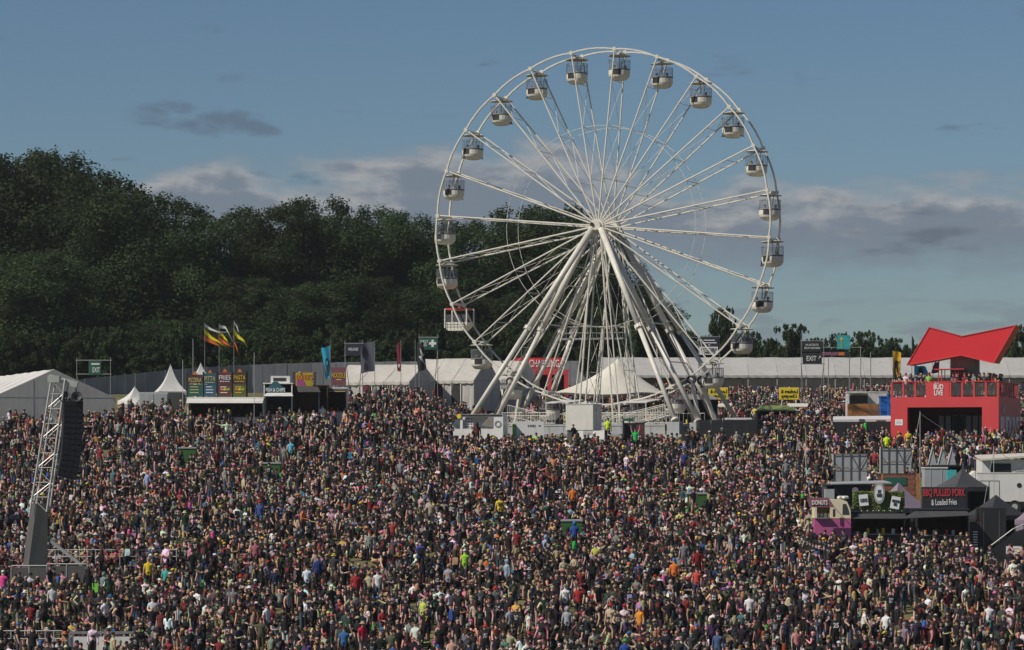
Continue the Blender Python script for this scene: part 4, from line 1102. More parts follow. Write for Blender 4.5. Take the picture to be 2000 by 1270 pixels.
    def ribbons(px, top, base_py, D, label, spec):
        c = on_ground(px, D); t = thing('ribbon_flag', label, 'flag', c, 0, 'streaming ribbon flags above the menu boards')
        xt, zt = rel(t, px, top, D); obj('pole', MB().tube((0, 0, -.5), (0, 0, zt + .05), .032, .018, 6), 'steel', t)
        for (dy0, dy1, pts, m) in spec:
            n = len(pts); vs = []; K = 14
            for i in range(K + 1):
                f = i / K; s = f * (n - 1); k = min(int(s), n - 2); g = s - k
                x = pts[k][0] * (1 - g) + pts[k + 1][0] * g; y = pts[k][1] * (1 - g) + pts[k + 1][1] * g
                wd = .68 * (dy1 - dy0) * (1 - f) ** 1.1 + 1.3
                X, Z = rel(t, px + x, y, D); X2, Z2 = rel(t, px + x, y + wd, D); yy = .12 * math.sin(f * 7 + dy0)
                vs += [(X, yy, Z), (X2, yy + .03, Z2)]
            obj('streamer', MB().add(vs, [(2 * i, 2 * i + 2, 2 * i + 3, 2 * i + 1) for i in range(K)]).mesh('streamer', True), m, t)
    for px, top, lab, k in ((400, 631, 'left ribbon flag of the three, white strip curling right', 0), (428, 634, 'middle ribbon flag of the three', 1), (457, 627, 'right ribbon flag of the three, ribbons hanging steeply', 2)):
        if k == 0: sp = [(0, 8, [(0, 632), (10, 640), (28, 648), (46, 648)], 'ribbon_white'), (0, 14, [(-1, 641), (12, 656), (28, 666), (42, 678)], 'ribbon_yellow'), (0, 12, [(-2, 655), (12, 664), (26, 672), (34, 682)], 'ribbon_orange')]
        elif k == 1: sp = [(0, 8, [(0, 635), (12, 637), (18, 648), (26, 666)], 'ribbon_white'), (0, 12, [(-1, 644), (8, 654), (16, 664), (20, 678)], 'ribbon_yellow'), (0, 14, [(-3, 654), (8, 664), (18, 672), (28, 678)], 'ribbon_orange')]
        else: sp = [(0, 9, [(0, 627), (5, 634), (9, 646), (11, 658)], 'ribbon_white'), (0, 15, [(-1, 640), (8, 654), (20, 664), (26, 678)], 'ribbon_yellow'), (0, 14, [(-1, 655), (2, 668), (7, 682), (11, 694)], 'ribbon_orange')]
        ribbons(px, top, 720, 290, lab, sp)
    for px, top, D in ((357, 704, 262), (496.5, 690, 258.5), (377, 663, 296), (1574, 843, 226), (1797, 805, 228), (1941, 873, 205)):
        c = on_ground(px, D); z = (YH - top) * D / F - c.z
        t = thing('light_pole', {357: 'thin pole left of the menu boards', 496.5: 'thin pole right of the menu boards', 377: 'thin tall pole behind the small pagoda tip', 1574: 'thin pole standing in the crowd left of the grey screens', 1797: 'thin guyed pole in front of the red bar', 1941: 'thin pole in front of the white truck'}[px], 'pole', c, 0, 'thin metal poles')
        obj('shaft', MB().tube((0, 0, -.4), (0, 0, z), .026, n=6), 'alu', t); obj('cap', MB().tube((0, 0, z), (0, 0, z + .06), .036, n=6), 'steel', t)
        if px in (1797, 1941): obj('guy_wire', MB().tube((0, 0, z - .1), (3.2, .6, z - 2.2), .012, n=4).tube((0, 0, z - .1), (-.9, -.4, 0), .012, n=4), 'alu', t)
    # charging stall
    D = 318
    t, W, H = stall('charging_stall', 'red charging stall with white lettered sign behind the left legs', 1000, 1110, 722, D, 3, 'red_paint', None, inner='maroon')
    xa, zt = rel(t, 1004, 699, D); xb, zb = rel(t, 1102, 721, D)
    s1 = sign_at(t, xa, xb, zb, zt, -.02, 'red_logo', th=.12); letters(s1, 'CHARGING', (xb - xa) * .60, .72, 'lettering_white', (xa + (xb - xa) * .60, -.155, (zt + zb) / 2), bold=.012)
    for k in range(4): obj('pillar', MB().box(-W / 2 + W * k / 3 - .2 + (.2 if k == 0 else -.2 if k == 3 else 0), -W / 2 + W * k / 3 + .2 + (.2 if k == 0 else -.2 if k == 3 else 0), -.1, -.03, -.4, H - .5), 'red_paint', t)
    obj('fascia', MB().box(-W / 2, W / 2, -.11, -.03, H - .5, H), 'red_paint', t)
left_side()

# ------------------------------------------------------------------ delay tower with line array
def delay_tower():
    D = 184.0; s = F / D
    c = on_ground(62, D)
    t = thing('speaker_tower', 'silver lattice delay tower on a grey tapered base at left', 'tower', c, 0)
    def q(px, py): return rel(t, px, py, D)
    # tapered cladding base
    xb0, _ = q(33, 1113); xb1, _ = q(91, 1113); xm, _ = q(50, 1113); xt0, zt = q(56, 984); xt1, _ = q(91, 984); xtm, _ = q(70, 984)
    d = 1.1
    v = [(xb0, d, -.5), (xm, 0, -.5), (xb1, .35, -.5), (xb1 - .4, d + .5, -.5), (xt0, d * .8, zt), (xtm, .25, zt), (xt1, .45, zt), (xt1 - .25, d + .2, zt)]
    base = obj('base_cladding', MB().add(v, [(0, 1, 5, 4), (1, 2, 6, 5), (2, 3, 7, 6), (3, 0, 4, 7), (4, 5, 6, 7)]), 'grey_clad', t)
    # lattice: four chords leaning right
    a0 = q(57, 986); a1 = q(90, 986); b0 = q(99, 741); b1 = q(126, 741)
    ch = {}
    for k, (lo, hi, y) in {'fl': (a0, b0, .25), 'fr': (a1, b1, .25), 'bl': ((a0[0] + .2, a0[1]), (b0[0] + .15, b0[1]), .95), 'br': ((a1[0] + .05, a1[1]), (b1[0] + .1, b1[1]), .95)}.items():
        A = Vector((lo[0], y, lo[1] - .4)); B = Vector((hi[0], y, hi[1])); ch[k] = (A, B); obj('chord', MB().tube(A, B, .055, n=8), 'alu', t)
    n = 9
    for (k1, k2) in (('fl', 'fr'), ('bl', 'br'), ('fl', 'bl'), ('fr', 'br')):
        for i in range(n):
            A = ch[k1]; B = ch[k2]
            p = A[0].lerp(A[1], i / n); p2 = A[0].lerp(A[1], (i + 1) / n); r = B[0].lerp(B[1], i / n); r2 = B[0].lerp(B[1], (i + 1) / n)
            q_ = .028 if k1 == 'fl' and k2 == 'fr' else .013
            obj('lattice_bar', MB().tube(p, r2, q_, n=5) if i % 2 else MB().tube(r, p2, q_, n=5), 'alu', t)
            obj('lattice_bar', MB().tube(p2, r2, q_, n=5), 'alu', t)
    h0 = q(97, 738); h1 = q(149, 752)
    bm = MB(); bm.beam((h0[0] - .1, .6, h0[1] + .05), (h1[0], .6, h1[1] + .02), .55, .32); hd = obj('head_beam', bm, 'alu', t)
    obj('head_block', MB().box(h0[0] - .15, h0[0] + .5, .2, 1.0, h0[1] - .25, h0[1] + .12), 'alu', t)
    hx, hz = q(146.5, 777); obj('chain', MB().tube((hx, .6, h1[1]), (hx, .6, hz), .04, n=6), 'steel', t)
    st0 = q(91, 1053); st1 = q(168, 1108); obj('stay', MB().beam((st0[0], .6, st0[1]), (st1[0], .2, st1[1] - .1), .16, .16), 'steel', t)
    keep_clear(c.x - 1.3, c.x + 1.5, D - .5, D + 2)
    # line array, a thing of its own hanging from the head
    o = at(139, 778, D); L = thing('line_array', 'curved black line array of speakers hanging from the silver tower', 'speaker', (o.x, D + .6, o.z), R_(14))
    fr = MB(); fr.box(-.54, .54, -.35, .35, -.12, .0); obj('flying_frame', fr, 'black_box', L)
    z = -.14; y = 0; x = 0; ang = 0
    for i in range(14):
        hh = .305; ang = R_(.2 + .016 * i * i * 5.0); 
        b = MB(); b.prism([(-.54, -hh - .02), (.54, -hh - .02), (.54, -.006), (.52, 0), (-.52, 0), (-.54, -.006)], -.38, .38)
        cab = obj('speaker_cabinet', b, 'black_box', L, (x, y, z), (0, ang, 0))
        g = MB()
        for k in range(3): g.box(-.50 + k * .345, -.19 + k * .345, -.40, -.381, -hh + .04, -.03)
        obj('grille', g, 'grille', cab)
        x -= math.sin(ang) * hh; z -= math.cos(ang) * hh
    for px in (124, 148):
        p = q(px, 783); ww = p[0] + t.location.x
        hn = thing('horn_speaker', 'round black horn speaker on top of the line array, %s one' % ('left' if px == 124 else 'right'), 'speaker', (ww, D + .55, o.z + .0), R_(0), 'horns above the line array')
        obj('horn', MB().lathe([(.10, -.3), (.16, -.1), (.30, .22), (.32, .24), (.29, .24), (.1, .05), (.01, .03)], 14).mesh('horn', True), 'black_box', hn, (0, -.1, .02), (R_(70), 0, 0))
        obj('bracket', MB().box(-.12, .12, -.06, .06, -.02, .12), 'black_box', hn)
    # barriers round the foot
    def barrier(pa, pya, pb, D2, label, hgt=1.1, rz=0):
        c = on_ground((pa + pb) / 2, D2); W = mpx(pb - pa, D2)
        b = thing('crowd_barrier', label, 'barrier', c, rz, 'metal crowd barriers')
        n = max(2, int(W / 1.1))
        for i in range(n):
            x0 = -W / 2 + W * i / n; x1 = -W / 2 + W * (i + 1) / n
            obj('panel', MB().box(x0 + .03, x1 - .03, 0, .03, .05, hgt - .1), 'grey_clad', b)
            obj('post', MB().tube((x0, 0, -.2), (x0, 0, hgt), .03, n=6), 'alu', b)
            obj('foot', MB().box(x0 - .03, x0 + .03, 0, .8, -.1, .0), 'steel', b)
        obj('top_rail', MB().tube((-W / 2, 0, hgt), (W / 2, 0, hgt), .035, n=6), 'alu', b)
        keep_clear(c.x - W / 2, c.x + W / 2, D2 - .3, D2 + 1.0)
    barrier(22, 0, 92, 181.6, 'grey barrier in front of the tower base', 1.15)
    barrier(92, 0, 168, 182.2, 'grey barrier right of the tower base', 1.15)
    def open_rail(pa, pb, D2, label, hgt, n):
        c = on_ground((pa + pb) / 2, D2); W = mpx(pb - pa, D2)
        b = thing('guard_rail', label, 'barrier', c, 0, 'open guard rails')
        for z in (hgt, hgt - .38): obj('rail', MB().tube((-W / 2, 0, z), (W / 2, 0, z), .03, n=6), 'alu', b)
        for i in range(n + 1): obj('post', MB().tube((-W / 2 + W * i / n, 0, -.3), (-W / 2 + W * i / n, 0, hgt), .028, n=6), 'alu', b)
        keep_clear(c.x - W / 2, c.x + W / 2, D2 - .2, D2 + .3)
    open_rail(92, 345, 186.8, 'silver open rail behind the tower base', 1.25, 16)
    open_rail(5, 122, 160.8, 'silver open rail at the bottom left corner', 1.15, 7)
    c = on_ground(207, 160.5); W = mpx(142, 160.5)
    b = thing('barrier_board', 'white board behind a silver rail at the bottom edge, left', 'barrier', c, 0)
    obj('board', MB().box(-W / 2 + .06, W / 2 - .06, .03, .06, .1, .95), 'white_paint', b); obj('rail', MB().beam((-W / 2, 0, 1.12), (W / 2, 0, 1.12), .08, .12), 'steel', b)
    for x in (-W / 2, -.1, W / 2): obj('post', MB().beam((x, 0, -.3), (x + (.08 if x == -.1 else 0), 0, 1.3 if x == -.1 else 1.1), .09, .09), 'steel', b)
    keep_clear(c.x - W / 2, c.x + W / 2, 160, 161)
delay_tower()
# ------------------------------------------------------------------ right side
def right_side():
    # peaked cream tent behind the wheel
    D = 300.0
    c = on_ground(1185, D); t = thing('saddle_tent', 'cream stretch tent with one peak, seen through the wheel foot', 'tent', c)
    px0, pz = rel(t, 1210, 698, D); xl, zl = rel(t, 1042, 774, D); xr, zr = rel(t, 1310, 766, D)
    ze = rel(t, 1180, 769, D)[1]
    rim = []; nA = 40
    cx = (xl + xr) / 2; rx = (xr - xl) / 2
    for i in range(nA):
        a = 2 * math.pi * i / nA; sc = 1 + .10 * math.cos(4 * a)
        rim.append((cx + rx * math.cos(a) * (1 if abs(math.cos(a)) > .9 else sc * .97), 5.0 * math.sin(a) * sc + 3, ze - .25 * math.cos(4 * a) * .5 + (zl - ze) * (max(0, -math.cos(a))) ** 6))
    nR = 12
    per = 5
    for g in range(nA // per):
        vs = []
        for j in range(nR + 1):
            f = j / nR
            for k in range(per + 1):
                x, y, z = rim[(g * per + k) % nA]; h = f ** 1.0 * .42 + f ** 2.4 * .58
                # second lower shoulder to the right
                sx = x * (1 - f) + px0 * f; sy = y * (1 - f) + 3 * f; sz = z + (pz - z) * h + .35 * math.sin(math.pi * f) * max(0, math.cos(2 * math.pi * (g * per + k) / nA - .3))
                vs.append((sx, sy, sz))
        w = per + 1
        obj('canopy_panel', MB().add(vs, [(j * w + k, j * w + k + 1, (j + 1) * w + k + 1, (j + 1) * w + k) for j in range(nR) for k in range(per)]).mesh('canopy_panel', True), 'canvas_cream', t)
    obj('mast', MB().tube((px0, 3, -.5), (px0, 3, pz + .15), .09, n=8), 'alu', t)
    for i in range(0, nA, 5): obj('side_pole', MB().tube((rim[i][0], rim[i][1], -1.5), (rim[i][0], rim[i][1], rim[i][2]), .05, n=6), 'alu', t)
    # long marquee
    D = 333.0
    c = on_ground(1178, D); L = mpx(2085 - 1178, D); he = (YH - 732) * D / F - c.z; hr = (YH - 696) * D / F - c.z
    t = marquee('long_marquee', 'very long white open sided marquee behind the crowd on the right', (c.x, c.y, c.z), R_(-.0), L, 7, he, hr, 16, front_open=True, roofm='canvas_grey')
    keep_clear(c.x, c.x + L, D + 5, D + 9)
    t['label'] = 'very long white open sided marquee behind the crowd on the right'
    # signs
    goalpost_sign('campsite_sign', 'scaffold frame with accessible campsite boards behind the lower right spokes', 1364, 1405, 658, 692, 326, [(1367, 1403, 659, 677, 'sign_navy', [(None, 'lettering_white', .5, .68, .6, .10), (None, 'lettering_white', .5, .40, .8, .10), (None, 'lettering_white', .5, .16, .12, .08)]), (1366, 1402, 677.5, 693, 'lettering_white', [('ACCESSIBLE\nCAMPSITE', 'lettering_black', .5, .5, .85, .72)])])
    t = goalpost_sign('car_park_sign', 'scaffold frame with black exit board and no access board', 1565, 1609, 666, 711, 300, [(1567.5, 1604.5, 667.5, 687, 'sign_black', [('NO ACCESS TO', 'lettering_white', .5, .68, .68, .20), ('SOUTH CAR PARKS', 'lettering_white', .5, .36, .82, .20)]), (1568, 1604.5, 691, 709.5, 'sign_black', [('EXIT', 'lettering_white', .46, .5, .52, .52)])])
    x, z = rel(t, 1600.5, 698.5, 300); obj('arrow_mark', MB().beam((x - .09, -.115, z - .1), (x + .08, -.115, z + .1), .02, .05, up=(1, 0, 0)).prism([(x + .12, z + .14), (x + .12, z - .03), (x - .05, z + .14)], -.125, -.108), 'lettering_white', t)
    # scaffold with banners
    D = 305
    c = on_ground(1680, D); t = thing('banner_scaffold', 'scaffold with turquoise banner and pink lettered strip', 'scaffold', c, 0)
    for px, top in ((1659, 680), (1681, 677), (1700.5, 688), (1618, 690)):
        x, z = rel(t, px, top, D); obj('pole', MB().tube((x, 0, -.9), (x, 0, z), .045, n=6), 'steel', t); obj('brace', MB().tube((x, 0, z - 2.5), (x + .8, 1.2, -.9), .03, n=5), 'steel', t)
    x0, z0 = rel(t, 1606, 679, D); x1, _ = rel(t, 1684, 679, D); obj('cross_tube', MB().tube((x0, 0, z0), (x1, 0, z0), .04, n=6), 'steel', t)
    xa, za = rel(t, 1635, 655, D); xb, zb = rel(t, 1660, 682, D); bn = obj('banner', MB().box(xa, xb, -.08, -.05, zb, za), 'turquoise', t)
    obj('palm_mark', MB().tube(((xa + xb) / 2 - .2, -.10, za - .35), ((xa + xb) / 2 - .2, -.082, za - .35), .14, n=10).box((xa + xb) / 2 - .24, (xa + xb) / 2 - .18, -.10, -.082, zb + .1, za - .45), 'lettering_yellow', bn)
    xa, za = rel(t, 1605, 687, D); xb, zb = rel(t, 1660, 695.5, D); bn = obj('banner', MB().box(xa, xb, -.08, -.05, zb, za), 'sign_black', t)
    letters(bn, 'DOWNLOAD', (xb - xa) * .54, (za - zb) * .7, 'lettering_pink', (xa + (xb - xa) * .29, -.095, (za + zb) / 2)); obj('orange_block', MB().box(xa + (xb - xa) * .59, xa + (xb - xa) * .80, -.09, -.082, zb + .06, za - .06), 'lettering_orange', bn)
    rl = MB()
    for z in (.9, .45): rl.tube((-5.5, -.2, z), (2.5, -.2, z + .6), .03, n=5)
    for i in range(12): rl.tube((-5.5 + i * .7, -.2, -.5), (-5.5 + i * .7, -.2, .95 + i * .05), .02, n=4)
    obj('stair_rail', rl, 'steel', t)
    flag('banner_flag', 'yellow flag with black ring emblem left of the red bar', 1744, 684, 268, [(1744, 686), (1760, 688), (1757, 746), (1744, 749)], 'flag_yellow', [(circle_poly(.42, .42, .28, .13), 'flag_black'), (circle_poly(.42, .40, .13, .06), 'flag_yellow'), ([(.2, .48), (.34, .5), (.38, .78), (.16, .78)], 'flag_black'), ([(.5, .5), (.64, .46), (.8, .78), (.62, .78)], 'flag_black')])
    flag('banner_flag', 'black feather flag at the left tip of the red bow tie', 1781, 652, 275, [(1781, 655), (1786, 664), (1784, 686), (1780, 690)], 'flag_black')
    flag('banner_flag', 'turquoise flag with black emblem under the red bow tie', 1786, 700, 268, [(1786, 714), (1808, 716), (1814, 732), (1786, 734)], 'cyan', [(circle_poly(.5, .5, .2, .4), 'flag_black')])
    flag('banner_flag', 'maroon and pale flag left of the grey pillar', 1822, 700, 268, [(1835, 706), (1826, 708), (1818, 730), (1834, 728)], 'flag_red', group='tall event flags')
    # mirrored yellow locker signs
    for i, (pa, pb, lab) in enumerate(((1384, 1421.5, 'yellow lockers board seen from behind, beside the right support legs'), (1522, 1560, 'yellow lockers board seen from behind, below the exit sign'))):
        D = 292; c = on_ground((pa + pb) / 2, D); t = thing('locker_sign', lab, 'sign', c, 0, 'yellow locker boards')
        xa, za = rel(t, pa, 757.5, D); xb, zb = rel(t, pb, 780.5, D)
        b = obj('sign_board', MB().box(xa, xb, -.04, 0, zb, za), 'sign_yellow', t); w = xb - xa; h = za - zb
        obj('sign_edge', MB().box(xa - .03, xb + .03, .002, .03, zb - .03, za + .03), 'alu', b)
        letters(b, 'Lockers &', w * .86, h * .30, 'lettering_black', ((xa + xb) / 2, -.055, zb + h * .70), mirror=True, bold=.02); letters(b, 'Charging', w * .80, h * .33, 'lettering_black', ((xa + xb) / 2, -.055, zb + h * .27), mirror=True, bold=.02)
        for x, dx in ((xa + .25, -.5), (xb - .25, .0)): obj('leg', MB().beam((x, .02, zb + .1), (x + dx * .6, -.1, -.3), .07, .07), 'white_paint', t)
        aw = MB(); xc, zc = rel(t, (1397, 1531)[i], 795, D); xd, _ = rel(t, (1428, 1576)[i], 795, D); k = thing('counter_awning', ('small pale awning under the left yellow board', 'small pale awning under the right yellow board')[i], 'awning', (c.x + (xc + xd) / 2, D - 2.2, gz(c.x, D - 2.2)), 0, 'pale awnings')
        w2 = (xd - xc); zz = (YH - 795) * (D - 2.2) / F - k.location.z; obj('canopy', MB().slab([(-w2 / 2, -.6, zz), (w2 / 2 - .2, -.6, zz), (w2 / 2, .7, zz + .3), (-w2 / 2 + .2, .7, zz + .3)], .05), 'cream_white', k)
        for x in (-w2 / 2 + .1, w2 / 2 - .2): obj('leg', MB().tube((x, -.5, -.3), (x, -.5, zz), .03, n=6), 'alu', k)
        keep_clear(k.location.x - w2 / 2, k.location.x + w2 / 2, D - 3.3, D - 1.2)
    for pa, pb, pt, D, lab in ((1480, 1554, 803, 274, 'low dark green roofed bar counter below the right yellow board'), (1322, 1402, 781, 282, 'low dark roofed counter behind the right support legs')):
        t, W, H = stall('bar_counter', lab, pa, pb, pt, D, 3, 'green_dark' if False else 'black_box', None, counter=.8); obj('roof_sheet', MB().slab([(-W / 2 - .1, -.3, H + .02), (W / 2 + .1, -.3, H + .02), (W / 2 - .4, 3.2, H + .5), (-W / 2 + .4, 3.2, H + .5)], .04), 'hedge' if pa == 1480 else 'stone_grey', t)
    # low white roofed unit with black tarp fence
    t, W, H = block_at(1602, 1750, 824, 250.5, 3, 'tarp_fence', 'black tarpaulin fence left of the red bar', 'fence', None); n = 6
    for i in range(n): obj('tarp_panel', MB().slab([(-W / 2 + W * i / n + .02, rnd.uniform(-.05, .05), -.4), (-W / 2 + W * (i + 1) / n - .02, rnd.uniform(-.05, .05), -.4), (-W / 2 + W * (i + 1) / n - .02, 0, H - (.25 if i == 0 else 0)), (-W / 2 + W * i / n + .02, 0, H - (.6 if i == 0 else 0))], .03), 'black_tarp', t)
    for i in range(n + 1): obj('post', MB().tube((-W / 2 + W * i / n, .06, -.4), (-W / 2 + W * i / n, .06, H + .02), .03, n=5), 'dark_steel', t)
    t, W, H = block_at(1627, 1749, 813, 252.5, 4, 'flat_roof_cabin', 'flat white roofed cabin behind the black tarpaulin fence', 'cabin', None)
    obj('body', MB().box(-W / 2 + .2, W / 2 - .2, .3, 3.8, -.4, H - .45), 'panel_grey', t); obj('roof', MB().slab([(-W / 2, 0, H - .35), (W / 2, 0, H - .30), (W / 2, 4, H), (-W / 2 + .4, 4, H - .06)], .18), 'white_paint', t); obj('vent', MB().box(-.4, 0, -.05, .1, H - .5, H - .22), 'dark_steel', t); obj('vent', MB().box(.9, 1.6, -.05, .1, H - .5, H - .3), 'dark_steel', t)
    t, W, H = stall('white_kiosk', 'white kiosk with raised hatch above the wooden fence', 1657, 1732, 765, 274, 2.4, 'white_paint', None, inner='panel_grey'); obj('hatch', MB().slab([(-W / 2 + .1, -.9, H - .15), (0, -.9, H - .2), (0, -.03, H - .3), (-W / 2 + .1, -.03, H - .3)], .04), 'white_paint', t); obj('side_panel', MB().box(0, W / 2 + .01, -.03, -.005, .4, H - .1), 'white_box', t)
    t, W, H = block_at(1655, 1719, 789, 270, .15, 'wooden_fence', 'orange brown wooden board fence below the white kiosk', 'fence', None)
    n = 14
    for i in range(n): obj('board', MB().box(-W / 2 + W * i / n + .008, -W / 2 + W * (i + 1) / n - .008, rnd.uniform(-.01, .01), .03, -.4, H + rnd.uniform(-.02, .02)), 'wood', t)
    obj('rail', MB().box(-W / 2, W / 2, .034, .1, .3, .4).box(-W / 2, W / 2, .034, .1, H - .3, H - .2), 'wood', t)
    for pa, pb, pt, lab, lo in ((1720, 1735, 776, 'blue panelled booth beside the wooden fence', 0), (1735, 1750, 771, 'bright blue booth with white notice beside the red bar', 1)):
        t, W, H = block_at(pa, pb, pt, 268.5 - lo, 1.2, 'blue_booth', lab, 'booth', None)
        obj('body', MB().box(-W / 2 + .01, W / 2 - .01, .02, 1.2, -.4, H), 'blue_plastic', t)
        for k in range(5): obj('slat', MB().box(-W / 2 + .03, W / 2 - .03, 0, .018, .1 + k * H / 5.5, .1 + (k + .8) * H / 5.5), 'blue_plastic', t)
        obj('roof', MB().box(-W / 2 - .03, W / 2 + .03, -.05, 1.25, H, H + .1), 'cyan' if lo else 'blue_plastic', t)
        if lo: obj('notice', MB().box(-.12, .1, -.03, -.002, H - .6, H - .3), 'lettering_white', t)
    # ---------------- the red bar with the bow tie roof
    D = 247.0
    yaw = R_(19)
    corner = on_ground(1950.5, D)       # nearest corner; front runs to the left and away
    t = thing('red_bar', 'red two level bar with crowded roof terrace and bow tie roof', 'bar', corner, yaw * -1 + 0)
    t.rotation_euler.z = -yaw
    # local: x = -W..0 along the front, y away; rotated so the front left end is farther
    W = mpx(200.5, D) / math.cos(yaw) * 1.012; DEP = 9.0
    H = (YH - 774.5) * D / F - corner.z; H0 = (YH - 795) * D / F - corner.z
    ox0 = -W + mpx(31.5, D) / math.cos(yaw); ox1 = -mpx(31, D) / math.cos(yaw)
    obj('front_frame', MB().box(-W, ox0, 0, .5, -.6, H).box(ox1, 0, 0, .5, -.6, H).box(ox0, ox1, 0, .5, H0, H), 'red_paint', t)
    obj('side_wall', MB().box(-.3, .0, .502, DEP, -.6, H), 'red_dark_side' if False else 'red_paint', t); obj('side_wall', MB().box(-W, -W + .3, .502, DEP, -.6, H), 'red_paint', t)
    obj('terrace_floor', MB().box(-W + .3, -.3, .502, DEP, H - .25, H - .02), 'interior_dark', t); obj('back_wall', MB().box(-W + .3, -.3, 5.3, 5.49, -.6, H - .26), 'maroon', t)
    bb = MB().box(ox0, ox1, 2.6, 3.2, -.6, 1.1); bar = obj('bar_counter', bb, 'red_dark', t)
    for i in range(7):
        x = ox0 + 1.4 + i * .52
        f = obj('fridge', MB().box(x, x + .44, 4.7, 5.25, .7, H0 - .5), 'dark_steel', t); obj('fridge_door', MB().box(x + .04, x + .40, 4.67, 4.697, .8, H0 - .6), 'panel_grey' if i not in (2, 3) else 'black_box', f)
    obj('menu_screen', MB().box(ox0 + 1.3, ox0 + 2.0, 4.6, 4.65, H0 - .35, H0 - .15).box(ox0 + 2.6, ox0 + 4.4, 4.6, 4.65, H0 - .35, H0 - .2), 'red_dark', t)
    obj('notice', MB().box(-W + .35, -W + .92, -.03, -.003, H - 2.12, H - 1.68), 'lettering_white', t)
    for k in range(3): obj('notice_line', MB().box(-W + .43, -W + .84, -.036, -.031, H - 1.8 - k * .11, H - 1.77 - k * .11), 'dark_steel', t)
    # terrace balustrade
    RH = 1.10
    def balus(axis, a0, a1, fixed, n, letters_panel=None):
        for i in range(n):
            p = a0 + (a1 - a0) * i / n; q = a0 + (a1 - a0) * (i + 1) / n
            def bx(u0, u1, v0, v1, z0, z1): return MB().box(u0, u1, v0, v1, z0, z1) if axis == 'x' else MB().box(v0, v1, u0, u1, z0, z1)
            obj('baluster_post', bx(p, p + .14, fixed, fixed + .1, H, H + RH), 'red_paint', t)
            if letters_panel and i in letters_panel: obj('solid_panel', bx(p + .14, q, fixed - .02, fixed + .06, H, H + RH - .02), 'red_paint', t)
            else: obj('glass_panel', bx(p + .16, q - .02, fixed + .04, fixed + .055, H + .08, H + RH - .06), 'glass_rail', t)
        u0, u1 = a0, a1
        obj('handrail', (MB().box(u0, u1 + .14, fixed - .03, fixed + .12, H + RH, H + RH + .06) if axis == 'x' else MB().box(fixed - .03, fixed + .12, u0, u1, H + RH, H + RH + .06)), 'red_logo', t)
    balus('x', -W, -.14, .02, 9, letters_panel=(3, 4)); balus('y', .3, DEP - .2, -.13, 11)
    obj('baluster_post', MB().box(-.14, 0, .02, .16, H, H + RH), 'red_paint', t)
    px_ = -W + W * (4.02 / 9)
    letters(t, 'BUD\nLIVE', .72, .82, 'lettering_white', (px_, -.02, H + .52), bold=.018); letters(t, 'Bud', .32, .09, 'lettering_white', (px_ - .14, -.02, H + 1.02))
    # lettering on the right hand side wall
    bl = letters(t, 'BUDLIVE', 7.4, 1.5, 'lettering_white', (.012, 4.5, H - 2.2), (0, 0, R_(90)), bold=.02); pass
    bw = MB().prism([(-.42, .3), (0, .16), (.42, .3), (.3, 0), (.42, -.3), (0, -.16), (-.42, -.3), (-.3, 0)], -.02, 0); obj('emblem', bw, 'panel_grey', t, (.012, 2.0, H - .95), (0, 0, R_(90)))
    # pillar and bow tie
    pz0 = H - .02; pz1 = (YH - 694) * (D + 3) / F - corner.z + .3
    def lx(px, y):      # local x on the plane local y that lands on photo column px
        # solve X = cx + x cos + y sin , Y = cy - x sin + y cos
        cth, sth = math.cos(yaw), math.sin(yaw); u = (px - 1000) / F
        # corner.x + x*c + y*s = u*(corner.y - x*s + y*c)
        return (u * (corner.y + y * cth) - corner.x - y * sth) / (cth + u * sth)
    def lz(py, x, y):
        Y = corner.y - x * math.sin(yaw) + y * math.cos(yaw); return (YH - py) * Y / F - corner.z
    yp = 2.6; xa = lx(1856, yp); xb = lx(1905, yp)
    obj('pillar', MB().box(xa, xb, yp, yp + 1.7, pz0, pz1), 'stone_grey', t)
    yb = 1.5; poly = [(lx(px, yb), lz(py, lx(px, yb), yb)) for px, py in ((1771, 713.5), (1877, 694), (1940.6, 709.5), (1983, 635.7), (1878.6, 657), (1815, 639.5))]
    bt = MB(); bt.prism(poly, yb, yb + 2.3); tie = obj('bow_tie_roof', bt, 'red_logo', t)
    cxm = sum(p[0] for p in poly) / 6; czm = sum(p[1] for p in poly) / 6
    # edge lip around the face
    for i in range(6):
        a = poly[i]; b = poly[(i + 1) % 6]; obj('edge_lip', MB().beam((a[0], yb - .02, a[1]), (b[0], yb - .02, b[1]), .06, .07, up=(0, 1, 0)), 'red_paint', tie)
    fr = MB()
    gx0, gx1 = lx(1826, 1.2), lx(1876, 1.2)
    for x in (gx0 + .3, gx0 + .55, gx1 - .35, gx1 - .15):
        for y in (1.1, 2.2): fr.tube((x, y, H - .02), (x, y, H + 2.05), .035, n=6)
    dj = obj('dj_frame', fr, 'red_paint', t); obj('dj_roof', MB().box(gx0, gx1 + .3, .9, 2.4, H + 2.05, H + 2.12), 'red_paint', dj); obj('dj_desk', MB().box(gx0 + .7, gx1 - .5, 1.1, 1.7, H - .01, H + 1.0), 'canvas_dkgrey', dj)
    keep_clear(corner.x - W - .2, corner.x + 2.6, D - .1, D + 9.5)
    # people on the terrace
    cth, sth = math.cos(yaw), math.sin(yaw)
    def tw(x, y, z): return Vector((corner.x + x * cth + y * sth, corner.y - x * sth + y * cth, corner.z + z))
    k = 0
    fx = [.25, .6, 1.05, 1.4, 1.85, 2.2, 2.55, 2.8, 4.65, 4.95, 5.5, 5.85, 6.2, 6.6, 6.95, 7.3, 7.7]
    for x in fx:
        k += 1
        PERSON_STAND.append((tw(-W + x, .45 + rnd.uniform(-.05, .12), H), rnd.choice([0, 0, .5, -.6, math.pi, 2.6]) - yaw, '%s person from the left end at the red terrace railing' % ordw(k)))
